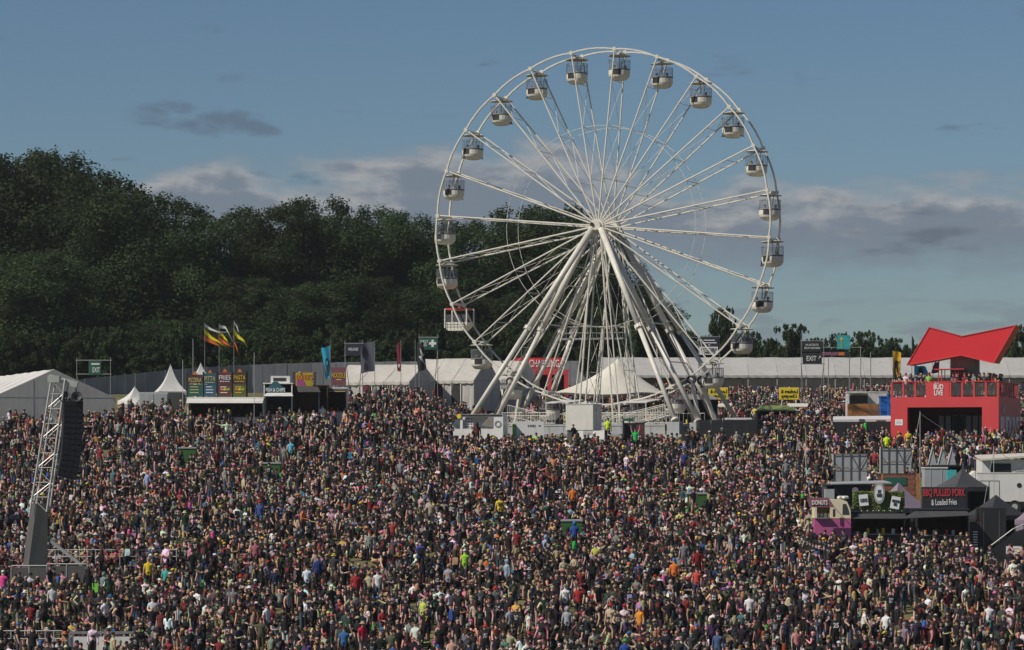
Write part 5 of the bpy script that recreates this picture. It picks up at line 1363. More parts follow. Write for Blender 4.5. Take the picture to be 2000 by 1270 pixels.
    for i in range(8): PERSON_STAND.append((tw(-.55 - rnd.uniform(0, .3), .8 + i * .62, H), rnd.uniform(.6, 2.0), '%s person back along the side railing of the red terrace' % ordw(i + 1)))
    PERSON_STAND.append((tw(gx0 + 1.35, 2.1, H), 0, 'person in black behind the music desk on the red terrace'))
    # ramp rails and magenta hoarding in front of the bar
    t, W, H = block_at(1876, 1948, 872, 240.5, .2, 'magenta_hoarding', 'magenta and grey printed hoarding in front of the red bar', 'hoarding', None)
    for i in range(5): obj('panel', MB().box(-W / 2 + W * i / 5 + .01, -W / 2 + W * (i + 1) / 5 - .01, 0, .04, -.3, H), ['sign_magenta', 'sign_plum', 'sign_magenta', 'stone_grey', 'sign_plum'][i], t)
    for n, (pa, ya, pb, yb2, D2) in enumerate(((1863, 866, 1935, 905, 238.6), (1881, 865, 1950, 900, 237.8), (1910, 865, 1972, 893, 237.0), (1843, 884, 1888, 907, 236.2))):
        c = on_ground((pa + pb) / 2, D2); t = thing('ramp_rail', ORD[n] + ' sloping silver rail of the ramp below the red bar', 'rail', c, 0, 'sloping ramp rails'); a = rel(t, pa, ya, D2); b = rel(t, pb, yb2, D2)
        obj('rail', MB().beam((a[0], 0, a[1]), (b[0], -.1, b[1]), .07, .09), 'alu', t)
        for f in (.05, .5, .95): x = a[0] + (b[0] - a[0]) * f; z = a[1] + (b[1] - a[1]) * f; obj('post', MB().tube((x, -.05, -.5), (x, -.05, max(z, -.3)), .03, n=6), 'alu', t)
    # three white fins on a dark stall
    t, W, H = stall('fin_stall', 'dark stall below three pale triangular fins', 1812, 1878, 909, 217, 2.5, 'black_box', None); 
    for i in range(3):
        x0, z0 = rel(t, 1812.5 + i * 19, 908, 217); x1, z1 = rel(t, 1821.5 + i * 19, 872.5, 217); x2, _ = rel(t, 1830 + i * 19, 908, 217)
        f = obj('fin', MB().prism([(x0, z0), (x2, z0), (x1, z1)], .1, .25), 'panel_grey', t); obj('fin_edge', MB().beam((x0, .08, z0), (x1, .08, z1), .06, .05, up=(0, 1, 0)), 'white_paint', f)
    # screen backs
    for pa, pb, pt, D2, lab in ((1628.5, 1694, 887, 226, 'left of two grey screen backs with cross bracing'), (1720.5, 1780.5, 876, 230, 'right of two grey screen backs with vertical tubes')):
        t, W, H = block_at(pa, pb, pt, D2, .6, 'screen_back', lab, 'screen', None); t['group'] = 'grey screen backs'
        n = 4
        for i in range(n):
            for j in range(2): obj('panel', MB().box(-W / 2 + W * i / n + .02, -W / 2 + W * (i + 1) / n - .02, .08, .12, .15 + (H - .15) * j / 2 + .015, .15 + (H - .15) * (j + 1) / 2 - .015), 'panel_grey', t)
        fr = MB()
        for i in range(n + 1): x = -W / 2 + W * i / n; fr.tube((x, .03, -.3), (x, .03, H + .05), .03, n=6)
        fr.tube((-W / 2, .0, H), (W / 2, .0, H), .03, n=6); fr.tube((-W / 2, .0, H / 2), (W / 2, .0, H / 2), .02, n=6); fr.tube((-W / 2, .01, H * .75), (-W / 2 + W / 4, .01, H * .4), .02, n=5); fr.tube((W / 2, .01, H), (W / 4, .01, H * .5), .02, n=5); fr.tube((0, .01, H), (W / 4, .01, H * .5), .02, n=5)
        obj('tube_frame', fr, 'dark_steel', t); obj('edge_strip', MB().box(-W / 2 - .08, -W / 2 - .03, 0, .14, -.3, H), 'white_paint', t)
    # ---------------- stalls lower right
    D = 194.5
    # donut van
    c = on_ground(1632, D - 1); t = thing('donut_van', 'vintage cream and pink donut van beside the hedge sign stall', 'van', c, 0); x0, z0 = rel(t, 1588, 1043, D - 1); x1, z1 = rel(t, 1662, 976, D - 1); zm = rel(t, 1640, 1013, D - 1)[1]
    keep_clear(c.x + x0 - .2, c.x + x1 + .3, D - 1.5, D + 1.6)
    xs = rel(t, 1622, 1000, D - 1)[0]
    low = MB(); low.prism([(x0 + .1, .2), (x1 - .05, .2), (x1, .5), (x1, zm), (x0 + .1, zm)], 0, 1.9); obj('lower_body', low, 'pink_paint', t); obj('gold_trim', MB().box(x0 + .08, x1 + .01, -.015, 1.91, zm, zm + .04), 'gold', t)
    up = MB(); up.prism([(xs, zm + .04), (x1, zm + .04), (x1 - .03, zm + .5), (x1 - .22, z1 - .12), (x1 - .5, z1), (xs, z1)], 0, 1.9); up.box(x0 + .1, xs, 1.7, 1.9, zm + .04, z1); up.box(x0 + .1, xs, .0, 1.7, z1 - .08, z1 - .002); up.box(x0 + .1, x0 + .22, 0, 1.7, zm + .04, z1 - .08); obj('upper_body', up, 'cream_paint', t)
    obj('windscreen', MB().prism([(x1 - .50, zm + .22), (x1 - .08, zm + .22), (x1 - .16, zm + .58), (x1 - .28, z1 - .25), (x1 - .48, z1 - .25)], -.012, -.002), 'glass_dark', t)
    obj('side_mirror', MB().box(xs + .12, xs + .26, -.3, -.24, zm + .1, zm + .55), 'black_box', t)
    for wx in (x0 + .5, x1 - .55): w = obj('wheel', MB().tube((wx, -.05, .30), (wx, .15, .30), .31, n=16), 'rubber', t); obj('rim', MB().tube((wx, -.06, .30), (wx, .02, .30), .17, n=12), 'alu', w)
    obj('counter', MB().box(x0 + .1, xs, -.25, .1, zm, zm + .05), 'steel', t); it = MB()
    for i in range(4): it.box(x0 + .25 + i * .22, x0 + .40 + i * .22, .5, .7, zm + .05, zm + .3)
    obj('fryer', it, 'alu', t)
    sa = rel(t, 1573, 972, D - 1); sb = rel(t, 1627, 990.5, D - 1); fl = MB(); fl.slab([(sa[0] + .15, -1.0, sb[1]), (sb[0], -1.0, sb[1]), (sb[0] - .35, -.9, sa[1]), (sa[0], -.9, sa[1])], .04); h = obj('hatch_sign', fl, 'sign_plum', t); letters(h, 'DONUTS', (sb[0] - sa[0]) * .55, .26, 'lettering_white', (sa[0] + (sb[0] - sa[0]) * .46, -1.03, (sa[1] + sb[1]) / 2), rot=(R_(-8), 0, 0)); obj('hatch_strut', MB().tube((sa[0] + .3, -.9, sa[1] - .05), (x0 + .15, 0, z1 - .1), .02, n=5).tube((sb[0] - .4, -.9, sa[1] - .05), (xs - .1, 0, z1 - .1), .02, n=5), 'alu', t)
    rs = MB()
    for i in range(4): rs.lathe([(.02, z1 + .02), (.13, z1 + .04), (.16, z1 + .12), (.09, z1 + .2), (.01, z1 + .22)], 10, c=(rel(t, 1638, 0, D)[0] + i * .14, .5 + .1 * (i % 2)))
    obj('roof_sack', rs.mesh('roof_sack', True), 'cream_white', t)
    # gyros stall
    t, W, H = stall('gyros_stall', 'gyros stall with leafy hedge sign and round board', 1662, 1768, 1000, D, 2.6, 'black_box', ('canvas_dkgrey', 1.0, .28), inner='interior_wood')
    xa, zt = rel(t, 1666, 959.5, D); xb, zb = rel(t, 1767, 999, D)
    hd = MB(); hd.box(xa, xb, .05, .25, zb, zt); hg = obj('hedge_panel', hd, 'hedge', t)
    g = np.random.default_rng(5); lv = MB()
    for i in range(2600):
        p = Vector((g.uniform(xa, xb), g.uniform(-.05, .05), g.uniform(zb, zt))); u = Vector(g.normal(size=3)).normalized(); v = u.cross(Vector(g.normal(size=3))).normalized(); s = .055
        lv.add([p - u * s, p - v * s * .5, p + u * s, p + v * s * .5], [(0, 1, 2, 3)])
    lf = obj('hedge_leaves', lv, 'hedge', hg); lf['kind'] = 'stuff'
    def board(pa, pb, pt, pb2, s, rot=0):
        a = rel(t, pa, pt, D); b = rel(t, pb, pb2, D); cx = (a[0] + b[0]) / 2; cz = (a[1] + b[1]) / 2; w = b[0] - a[0]; hh = a[1] - b[1]
        bd = obj('sign_board', MB().box(-w / 2, w / 2, -.05, 0, -hh / 2, hh / 2), 'lettering_white', t, (cx, -.12, cz), (0, rot, 0)); obj('sign_rim', MB().box(-w / 2 - .03, w / 2 + .03, .002, .02, -hh / 2 - .03, hh / 2 + .03), 'sign_black', bd)
        letters(bd, s, w * .78, hh * (.32 if '\n' not in s else .5), 'lettering_black', (0, -.065, 0))
    board(1677.5, 1695, 966, 988, 'GYROS', R_(-6)); board(1739.5, 1757, 970, 994, 'HALLOUMI\nFRIES', R_(10))
    rc = rel(t, 1716.5, 963.5, D); rd = obj('round_board', MB().tube((0, -.06, 0), (0, 0, 0), .62, n=28), 'panel_grey', t, (rc[0], -.2, rc[1])); obj('round_face', MB().tube((0, -.075, 0), (0, -.062, 0), .46, n=28), 'lettering_white', rd); letters(rd, 'EAT\nGREEK', .62, .42, 'lettering_black', (0, -.09, 0)); rd.scale = (.55 / .62 * .62, 1, 1)
    rd.scale = (.52, 1, 1.0)
    for i in range(9): obj('bulb', MB().lathe([(.01, -.035), (.035, 0), (.01, .035)], 8).mesh('bulb', True), 'lettering_white', t, (xa + (xb - xa) * (i + .5) / 9, -.06, zb + .04))
    # bbq stall
    t, W, H = stall('barbecue_stall', 'black pulled pork stall with red lettered sign and grey awning', 1790, 1892, 994, D - .5, 3, 'black_box', None, inner='interior_wood')
    xa, zt = rel(t, 1800, 952, D - .5); xb, zb = rel(t, 1890, 990, D - .5)
    fr = MB(); fr.tube((xa, .3, H - .02), (xa, .3, zt), .03, n=6); fr.tube((xb, .3, H - .02), (xb, .3, zt), .03, n=6); fr.tube((xa, .3, zt), (xb, .3, zt), .03, n=6); obj('sign_frame', fr, 'dark_steel', t); sb = obj('sign_board', MB().box(xa + .05, xb - .05, .25, .29, zt - 1.22, zt - .02), 'sign_black', t)
    za = rel(t, 0, 963.5, D - .5)[1]; letters(sb, 'BBQ PULLED PORK', (xb - xa) * .92, .52, 'lettering_red', ((xa + xb) / 2, .23, za), bold=.03); z2 = rel(t, 0, 981, D - .5)[1]; letters(sb, '& Loaded Fries', (xb - xa) * .55, .34, 'lettering_white', ((xa + xb) / 2, .23, z2), rot=(0, R_(-2), 0))
    aw = MB(); a = rel(t, 1757, 1012, D - .5); b = rel(t, 1888, 1006, D - .5); aw.slab([(a[0], -1.6, a[1]), (b[0], -1.6, b[1]), (b[0], -.05, H - .15), (a[0] + .9, -.05, H - .15)], .04); obj('awning', aw, 'canvas_dkgrey', t)
    m0 = rel(t, 1895, 1004, D - .5); m1 = rel(t, 1915, 1052, D - .5)
    k = thing('menu_totem', 'black menu board with red border right of the pulled pork stall', 'sign', on_ground(1905, D - .8), 0); w = m1[0] - m0[0]; hh = 1.75
    obj('board', MB().box(-w / 2, w / 2, 0, .12, -.2, hh + .1), 'sign_black', k); obj('border', MB().box(-w / 2 - .03, -w / 2, -.01, .13, -.2, hh + .1).box(w / 2, w / 2 + .03, -.01, .13, -.2, hh + .1).box(-w / 2, w / 2, -.01, .13, hh + .1, hh + .13), 'sign_maroon', k)
    for i in range(7): obj('menu_line', MB().box(-w * .22, w * .22, -.012, -.002, .35 + i * .15, .41 + i * .15), 'lettering_white', k)
    obj('menu_band', MB().box(-w * .36, w * .36, -.012, -.002, .1, .24), 'lettering_red', k)
    t, W, H = block_at(1917, 1965, 992, D - 1, 2.5, 'black_unit', 'plain black storage unit right of the menu board', 'storage unit', None); obj('body', MB().box(-W / 2, W / 2, 0, 2.5, -.3, H), 'black_box', t); obj('door_frame', MB().box(-W / 2 + .1, -W / 2 + .16, -.02, 0, .1, H - .2).box(.3, .36, -.02, 0, .1, H - .2), 'dark_steel', t)
    # gazebos
    gazebo('mauve grey gazebo behind the hedge sign stall', 1755, 943, 992, 112, 200.5, 'canvas_mauve', .5)
    gazebo('black gazebo behind the pulled pork sign', 1880, 916, 951, 100, 208, 'canvas_dkgrey', .4)
    gazebo('black gazebo at the right edge above the storage unit', 1945, 967, 1006, 118, 199, 'canvas_black', .45)
    gazebo('dark gazebo corner cut by the right frame edge', 2015, 985, 1016, 60, 193, 'canvas_mauve', .2)
    # dark stall and brick stall behind
    t, W, H = stall('dark_stall', 'dark grey stall with pale round board left of the round hedge sign', 1613, 1702, 946, 206, 2.6, 'canvas_dkgrey', None); 
    obj('front_shutter', MB().box(-W / 2 + .5, W / 2 - .1, -.04, -.01, .9, H - .1), 'black_box', t); obj('flat_roof', MB().slab([(-W / 2 + .3, -.7, H + .02), (W / 2 + 1.2, -.6, H + .08), (W / 2 + 1.0, 2.2, H + .2), (-W / 2 + .3, 2.2, H + .1)], .06), 'panel_grey', t); rr = rel(t, 1668, 958, 206); obj('round_board', MB().tube((rr[0], -.75, rr[1]), (rr[0], -.70, rr[1]), .20, n=20), 'canvas_mauve', t); obj('side_box', MB().box(-W / 2 - .05, -W / 2 + .5, -.3, .6, -.3, H - .3), 'panel_grey', t)
    t, W, H = stall('brick_stall', 'small brick fronted stall with wooden corner posts and green board', 1722, 1792, 925, 211, 2.4, 'sign_brown', None)
    nb, rows = 14, 7
    for r in range(rows):
        for i in range(nb):
            off = .5 * (r % 2); x0 = -W / 2 + .12 + (W - .24) * (i + off) / (nb + .5); x1 = x0 + (W - .24) / (nb + .5) - .015; zr0 = .2 + r * (H - .25) / rows; zr1 = zr0 + (H - .25) / rows - .02
            obj('brick', MB().box(x0, x1, -.05 - rnd.random() * .01, -.012, zr0, zr1), 'brick_red', t)
    obj('corner_post', MB().box(-W / 2 - .02, -W / 2 + .1, -.08, .04, -.3, H).box(W / 2 - .1, W / 2 + .14, -.08, .04, -.3, H), 'wood', t); obj('green_board', MB().box(-W / 2 + .2, W / 2 - .7, -.09, -.06, H - .75, H - .25), 'sign_green', t); obj('brick_backing', MB().box(-W / 2 + .08, W / 2 - .08, -.012, -.001, .1, H - .1), 'stone_grey', t)
    t, W, H = block_at(1806, 1850, 915, 214, 1.5, 'grey_cabin', 'pale grey ribbed cabin below the triangular fins', 'cabin', None); obj('body', MB().box(-W / 2, W / 2, 0, 1.5, -.3, H), 'panel_grey', t); obj('roof', MB().box(-W / 2 - .05, W / 2 + .05, -.05, 1.55, H, H + .08), 'white_box', t); obj('rib', MB().box(-W / 4, -W / 4 + .05, -.02, 0, 0, H).box(W / 4, W / 4 + .05, -.02, 0, 0, H), 'panel_grey', t)
    t, W, H = block_at(1851, 1868, 918, 213, .6, 'water_tank', 'small turquoise tank beside the grey cabin', 'tank', None); obj('body', MB().box(-W / 2, W / 2, 0, .6, H - .7, H), 'turquoise', t); obj('stand', MB().box(-W / 2, W / 2, .05, .55, -.3, H - .7), 'dark_steel', t); obj('lid', MB().tube((0, .3, H), (0, .3, H + .06), .1), 'black_box', t)
    # white trailer and truck
    t, W, H = block_at(1919, 2030, 892, 220, 3, 'white_cabin', 'white cabin with dark square window at the right edge', 'cabin', None)
    obj('body', MB().box(-W / 2, W / 2, .1, 3, -.3, H - .2), 'white_paint', t); obj('roof', MB().slab([(-W / 2 - .1, -.3, H - .22), (W / 2, -.3, H + .05), (W / 2, 3, H + .2), (-W / 2 - .1, 3, H + .05)], .12), 'cream_white', t); x = rel(t, 1935, 0, 220)[0]; obj('window', MB().box(x, x + 1.35, .05, .11, .25, H - .45), 'black_box', t)
    for i in range(5): obj('slat', MB().box(x + 1.6, x + 2.6, .06, .1, .3 + i * .3, .52 + i * .3), 'panel_grey', t)
    t, W, H = block_at(1908, 2040, 925, 211, 2.4, 'box_truck', 'white box truck with side door outline at the right edge', 'truck', None)
    obj('box_body', MB().box(-W / 2, W / 2, 0, 2.4, .75, H), 'white_paint', t); obj('roof_rail', MB().box(-W / 2 - .02, W / 2, -.02, 2.42, H, H + .06), 'cream_white', t); d = MB()
    for (a0, a1, b0, b1) in ((.2, .23, .9, H - .45), (1.4, 1.43, .9, H - .45), (.2, 1.43, H - .48, H - .45), (.75, .78, .9, H - .45)): d.box(-W / 2 + a0, -W / 2 + a1, -.015, 0, b0, b1)
    obj('door_outline', d, 'dark_steel', t); obj('side_window', MB().tube((W / 2 - 1.6, -.02, H - .75), (W / 2 - 1.6, 0, H - .75), .16, n=8), 'black_box', t); obj('chassis', MB().box(-W / 2 + .1, W / 2, .2, 2.2, .45, .74), 'dark_steel', t)
    cab = obj('cab', MB().prism([(-W / 2 - .85, .4), (-W / 2 - .03, .4), (-W / 2 - .03, 2.15), (-W / 2 - .6, 2.15), (-W / 2 - .82, 1.4)], .1, 2.3), 'white_paint', t); obj('windscreen', MB().prism([(-W / 2 - .74, 1.35), (-W / 2 - .3, 1.35), (-W / 2 - .3, 1.95), (-W / 2 - .6, 1.95)], .085, .098), 'glass_dark', cab); obj('wind_deflector', MB().prism([(-W / 2 - .6, 2.16), (-W / 2 - .05, 2.16), (-W / 2 - .05, 2.7)], .3, 2.1), 'white_box', cab)
    for wx in (-W / 2 - .45, -W / 2 + 1.2, -W / 2 + 2.4): w = obj('wheel', MB().tube((wx, .0, .42), (wx, .28, .42), .42, n=16), 'rubber', t); obj('rim', MB().tube((wx, -.02, .42), (wx, .1, .42), .2, n=12), 'alu', w)
    # notice and black hoarding lower right
    t, W, H = block_at(1957, 2030, 1056, 187.5, .2, 'black_hoarding', 'black hoarding with white notice at the right edge', 'hoarding', None); n = 2
    for i in range(n): obj('panel', MB().box(-W / 2 + W * i / n + .01, -W / 2 + W * (i + 1) / n - .01, 0, .05, -.4, H), 'black_box', t)
    a = rel(t, 1965, 1067, 187.5); b = rel(t, 1994, 1082, 187.5); nb_ = obj('notice', MB().box(a[0], b[0], -.03, -.002, b[1], a[1]), 'lettering_white', t)
    for k in range(2): obj('notice_line', MB().box(a[0] + .1, b[0] - .1, -.036, -.031, b[1] + .12 + k * .14, b[1] + .17 + k * .14), 'panel_grey', nb_)
    t, W, H = block_at(1930, 2010, 1030, 190.5, .2, 'ramp_fence', 'black mesh ramp fence with curved handrail at the right edge', 'fence', None); obj('panel', MB().prism([(-W / 2, -.3), (W / 2, -.3), (W / 2, H), (W * .1, H * .85), (-W / 2, H * .35)], 0, .05), 'black_tarp', t); obj('handrail', MB().tube((-W / 2, -.05, H * .42), (W * .1, -.05, H * .95), .03, n=6).tube((W * .1, -.05, H * .95), (W / 2, -.05, H * 1.15), .03, n=6), 'alu', t)
    # bins
    for px, py, D2, lab in ((1117, 0, 199.5, 'green wheeled bin with grey lid in the middle of the crowd'), (366, 0, 237, 'small green bin in the crowd below the menu boards'), (530, 0, 228, 'grey green bin in the crowd below the fish stall'), (1362, 0, 212, 'green bin in the crowd left of the donut van')):
        c = on_ground(px, D2); t = thing('waste_bin', lab, 'bin', c, 0, 'bins in the crowd'); w = .62
        obj('tub', MB().add([(-w * .85, 0, -.05), (w * .85, 0, -.05), (w * .85, .9, -.05), (-w * .85, .9, -.05), (-w, -.05, 1.1), (w, -.05, 1.1), (w, 1, 1.1), (-w, 1, 1.1)], [(0, 1, 5, 4), (1, 2, 6, 5), (2, 3, 7, 6), (3, 0, 4, 7), (0, 3, 2, 1)]), 'green_plastic', t); obj('lid', MB().prism([(-w - .05, 1.1), (w + .05, 1.1), (w, 1.2), (-w, 1.2)], -.1, 1.05), 'panel_grey', t)
        keep_clear(c.x - .8, c.x + .8, D2 - .9, D2 + 1.1)
PERSON_STAND = []
right_side()
# ------------------------------------------------------------------ people
def person_mat(name, build, rough=.8):
    m = bpy.data.materials.new(name); m.use_nodes = True
    nt = m.node_tree; b = nt.nodes['Principled BSDF']; b.inputs['Roughness'].default_value = rough; b.inputs['Specular IOR Level'].default_value = .25
    N = nt.nodes.new; L = nt.links.new
    def attr(n, vec=True):
        a = N('ShaderNodeAttribute'); a.attribute_type = 'INSTANCER'; a.attribute_name = n
        return a.outputs['Color'] if vec else a.outputs['Fac']
    L(build(nt, N, L, attr), b.inputs['Base Color'])
    return m
def mixc(N, L, fac, a, b, blend='MIX'):
    n = N('ShaderNodeMix'); n.data_type = 'RGBA'; n.blend_type = blend
    for s, v in (('Factor', fac), ('A', a), ('B', b)):
        if isinstance(v, (int, float)): n.inputs[s].default_value = v
        elif isinstance(v, tuple): n.inputs[s].default_value = v
        else: L(v, n.inputs[s])
    return n.outputs['Result']
def mth(N, L, op, a, b=0.0):
    n = N('ShaderNodeMath'); n.operation = op
    for i, v in enumerate((a, b)):
        if isinstance(v, (int, float)): n.inputs[i].default_value = v
        else: L(v, n.inputs[i])
    return n.outputs[0]
def b_shirt(nt, N, L, attr):
    base = attr('shirt'); pat = attr('pat', False); seed = attr('seed', False)
    g = N('ShaderNodeAttribute'); g.attribute_type = 'GEOMETRY'; g.attribute_name = 'torso'
    sp = N('ShaderNodeSeparateXYZ'); L(g.outputs['Vector'], sp.inputs[0])
    x, y, z = sp.outputs
    box = mth(N, L, 'MULTIPLY', mth(N, L, 'LESS_THAN', mth(N, L, 'ABSOLUTE', x), .105), mth(N, L, 'MULTIPLY', mth(N, L, 'GREATER_THAN', z, .17), mth(N, L, 'LESS_THAN', z, .40)))
    ad = N('ShaderNodeVectorMath'); ad.operation = 'ADD'; L(g.outputs['Vector'], ad.inputs[0])
    cs = N('ShaderNodeCombineXYZ'); L(seed, cs.inputs[0]); L(seed, cs.inputs[2]); L(cs.outputs[0], ad.inputs[1])
    n = N('ShaderNodeTexNoise'); L(ad.outputs[0], n.inputs['Vector']); n.inputs['Scale'].default_value = 16; n.inputs['Detail'].default_value = 2
    pr = mth(N, L, 'MULTIPLY', box, mth(N, L, 'GREATER_THAN', n.outputs['Fac'], .50))
    is1 = mth(N, L, 'LESS_THAN', mth(N, L, 'ABSOLUTE', mth(N, L, 'SUBTRACT', pat, 1.0)), .3)
    c1 = mixc(N, L, mth(N, L, 'MULTIPLY', pr, is1), base, attr('ink'))
    is2 = mth(N, L, 'LESS_THAN', mth(N, L, 'ABSOLUTE', mth(N, L, 'SUBTRACT', pat, 2.0)), .3)
    sx = mth(N, L, 'GREATER_THAN', mth(N, L, 'SINE', mth(N, L, 'MULTIPLY', x, 75.0)), .1); sz = mth(N, L, 'GREATER_THAN', mth(N, L, 'SINE', mth(N, L, 'MULTIPLY', z, 75.0)), .1)
    pl = mth(N, L, 'MULTIPLY', mth(N, L, 'MAXIMUM', sx, sz), .85)
    c2 = mixc(N, L, mth(N, L, 'MULTIPLY', pl, is2), c1, attr('ink'))
    is3 = mth(N, L, 'LESS_THAN', mth(N, L, 'ABSOLUTE', mth(N, L, 'SUBTRACT', pat, 3.0)), .3)
    c3 = mixc(N, L, mth(N, L, 'MULTIPLY', sx, is3), c2, attr('ink'))
    fold_shade = N('ShaderNodeTexNoise'); L(ad.outputs[0], fold_shade.inputs['Vector']); fold_shade.inputs['Scale'].default_value = 7
    mr = N('ShaderNodeMapRange'); L(fold_shade.outputs['Fac'], mr.inputs[0]); mr.inputs['To Min'].default_value = .7; mr.inputs['To Max'].default_value = 1.3  # light and shade of cloth creases put into the shirt colour
    return mixc(N, L, 1.0, c3, mr.outputs[0], 'MULTIPLY')
M['p_shirt'] = person_mat('person_shirt', b_shirt, .85)
M['p_sleeve'] = person_mat('person_sleeve', lambda nt, N, L, a: mixc(N, L, a('bare', False), a('shirt'), a('skin')), .75)
M['p_fore'] = person_mat('person_forearm', lambda nt, N, L, a: mixc(N, L, a('longs', False), a('skin'), a('shirt')), .7)
M['p_thigh'] = person_mat('person_trousers', lambda nt, N, L, a: a('pants'), .85)
M['p_shin'] = person_mat('person_shin', lambda nt, N, L, a: mixc(N, L, a('shorts', False), a('pants'), a('skin')), .8)
M['p_skin'] = person_mat('person_skin', lambda nt, N, L, a: a('skin'), .6)
M['p_hair'] = person_mat('person_hair', lambda nt, N, L, a: a('hair'), .6)
M['p_hat'] = person_mat('person_hat', lambda nt, N, L, a: a('hat'), .8)
M['p_bag'] = person_mat('person_bag', lambda nt, N, L, a: a('bagc'), .8)
M['p_shoe'] = mat('person_shoe', (.03, .03, .032), .6)
M['p_lens'] = mat('person_eyewear', (.008, .008, .010), .2, spec=.8)
BODYM = ['p_shirt', 'p_sleeve', 'p_fore', 'p_thigh', 'p_shin', 'p_skin', 'p_shoe', 'p_lens']

def pose_def(name):
    P = dict(ph=.95, lean=.03, turn=0., headlean=0.,
             arms=[((.06, .03, -.27), (.08, -.05, -.51))] * 2,
             knee=[(.10, -.02, .50)] * 2, ank=[(.115, .02, .085)] * 2)
    A = {'down': ((.06, .03, -.27), (.08, -.05, -.51)), 'hip': ((.20, .08, -.22), (.03, -.05, -.40)), 'cross': ((.06, -.08, -.26), (-.20, -.24, -.20)),
         'phone': ((.05, -.06, -.27), (-.06, -.28, -.13)), 'shade': ((.20, -.12, .04), (-.03, -.16, .20)), 'up': ((.10, -.03, .26), (.13, -.06, .50)),
         'out': ((.25, -.12, -.02), (.50, -.2, .08)), 'hug': ((.08, -.20, -.19), (-.06, -.42, -.16)), 'back': ((.10, .18, -.24), (.14, .36, -.46)), 'lap': ((.08, -.06, -.26), (-.04, -.28, -.30))}
    def arms(a, b=None): P['arms'] = [A[a], A[b or a]]
    if name == 'stand': pass
    elif name == 'hips': arms('hip')
    elif name == 'crossed': arms('cross')
    elif name == 'phone': arms('phone', 'lap')
    elif name == 'drink': arms('phone', 'down')
    elif name == 'shade': arms('shade', 'down')
    elif name == 'point': arms('out', 'hip')
    elif name == 'cheer': arms('up')
    elif name == 'walk':
        P['knee'] = [(.10, -.17, .53), (.10, .06, .50)]; P['ank'] = [(.11, -.24, .10), (.11, .30, .15)]; P['lean'] = .08
        P['arms'] = [((.06, .12, -.25), (.07, .10, -.50)), ((.06, -.08, -.26), (.07, -.22, -.46))]
    elif name == 'sit_knees': P.update(ph=.12, lean=.28, knee=[(.15, -.37, .48)] * 2, ank=[(.13, -.58, .07)] * 2); arms('hug')
    elif name == 'sit_cross': P.update(ph=.11, lean=.16, knee=[(.36, -.27, .19)] * 2, ank=[(-.03, -.37, .07)] * 2); arms('lap')
    elif name == 'sit_back': P.update(ph=.11, lean=-.38, knee=[(.13, -.42, .30), (.14, -.46, .10)], ank=[(.13, -.80, .07), (.16, -.90, .07)]); arms('back')
    elif name == 'sit_phone': P.update(ph=.11, lean=.10, knee=[(.34, -.30, .20), (.16, -.40, .46)], ank=[(-.02, -.38, .07), (.15, -.55, .07)]); arms('phone', 'lap')
    elif name == 'sit_up': P.update(ph=.46, lean=.0, knee=[(.12, -.44, .47)] * 2, ank=[(.13, -.42, .07)] * 2); arms('lap')
    elif name == 'lie': P.update(ph=.11, lean=-.95, headlean=.5, knee=[(.13, -.38, .38), (.13, -.45, .10)], ank=[(.13, -.62, .07), (.16, -.88, .07)]); arms('back')
    return P
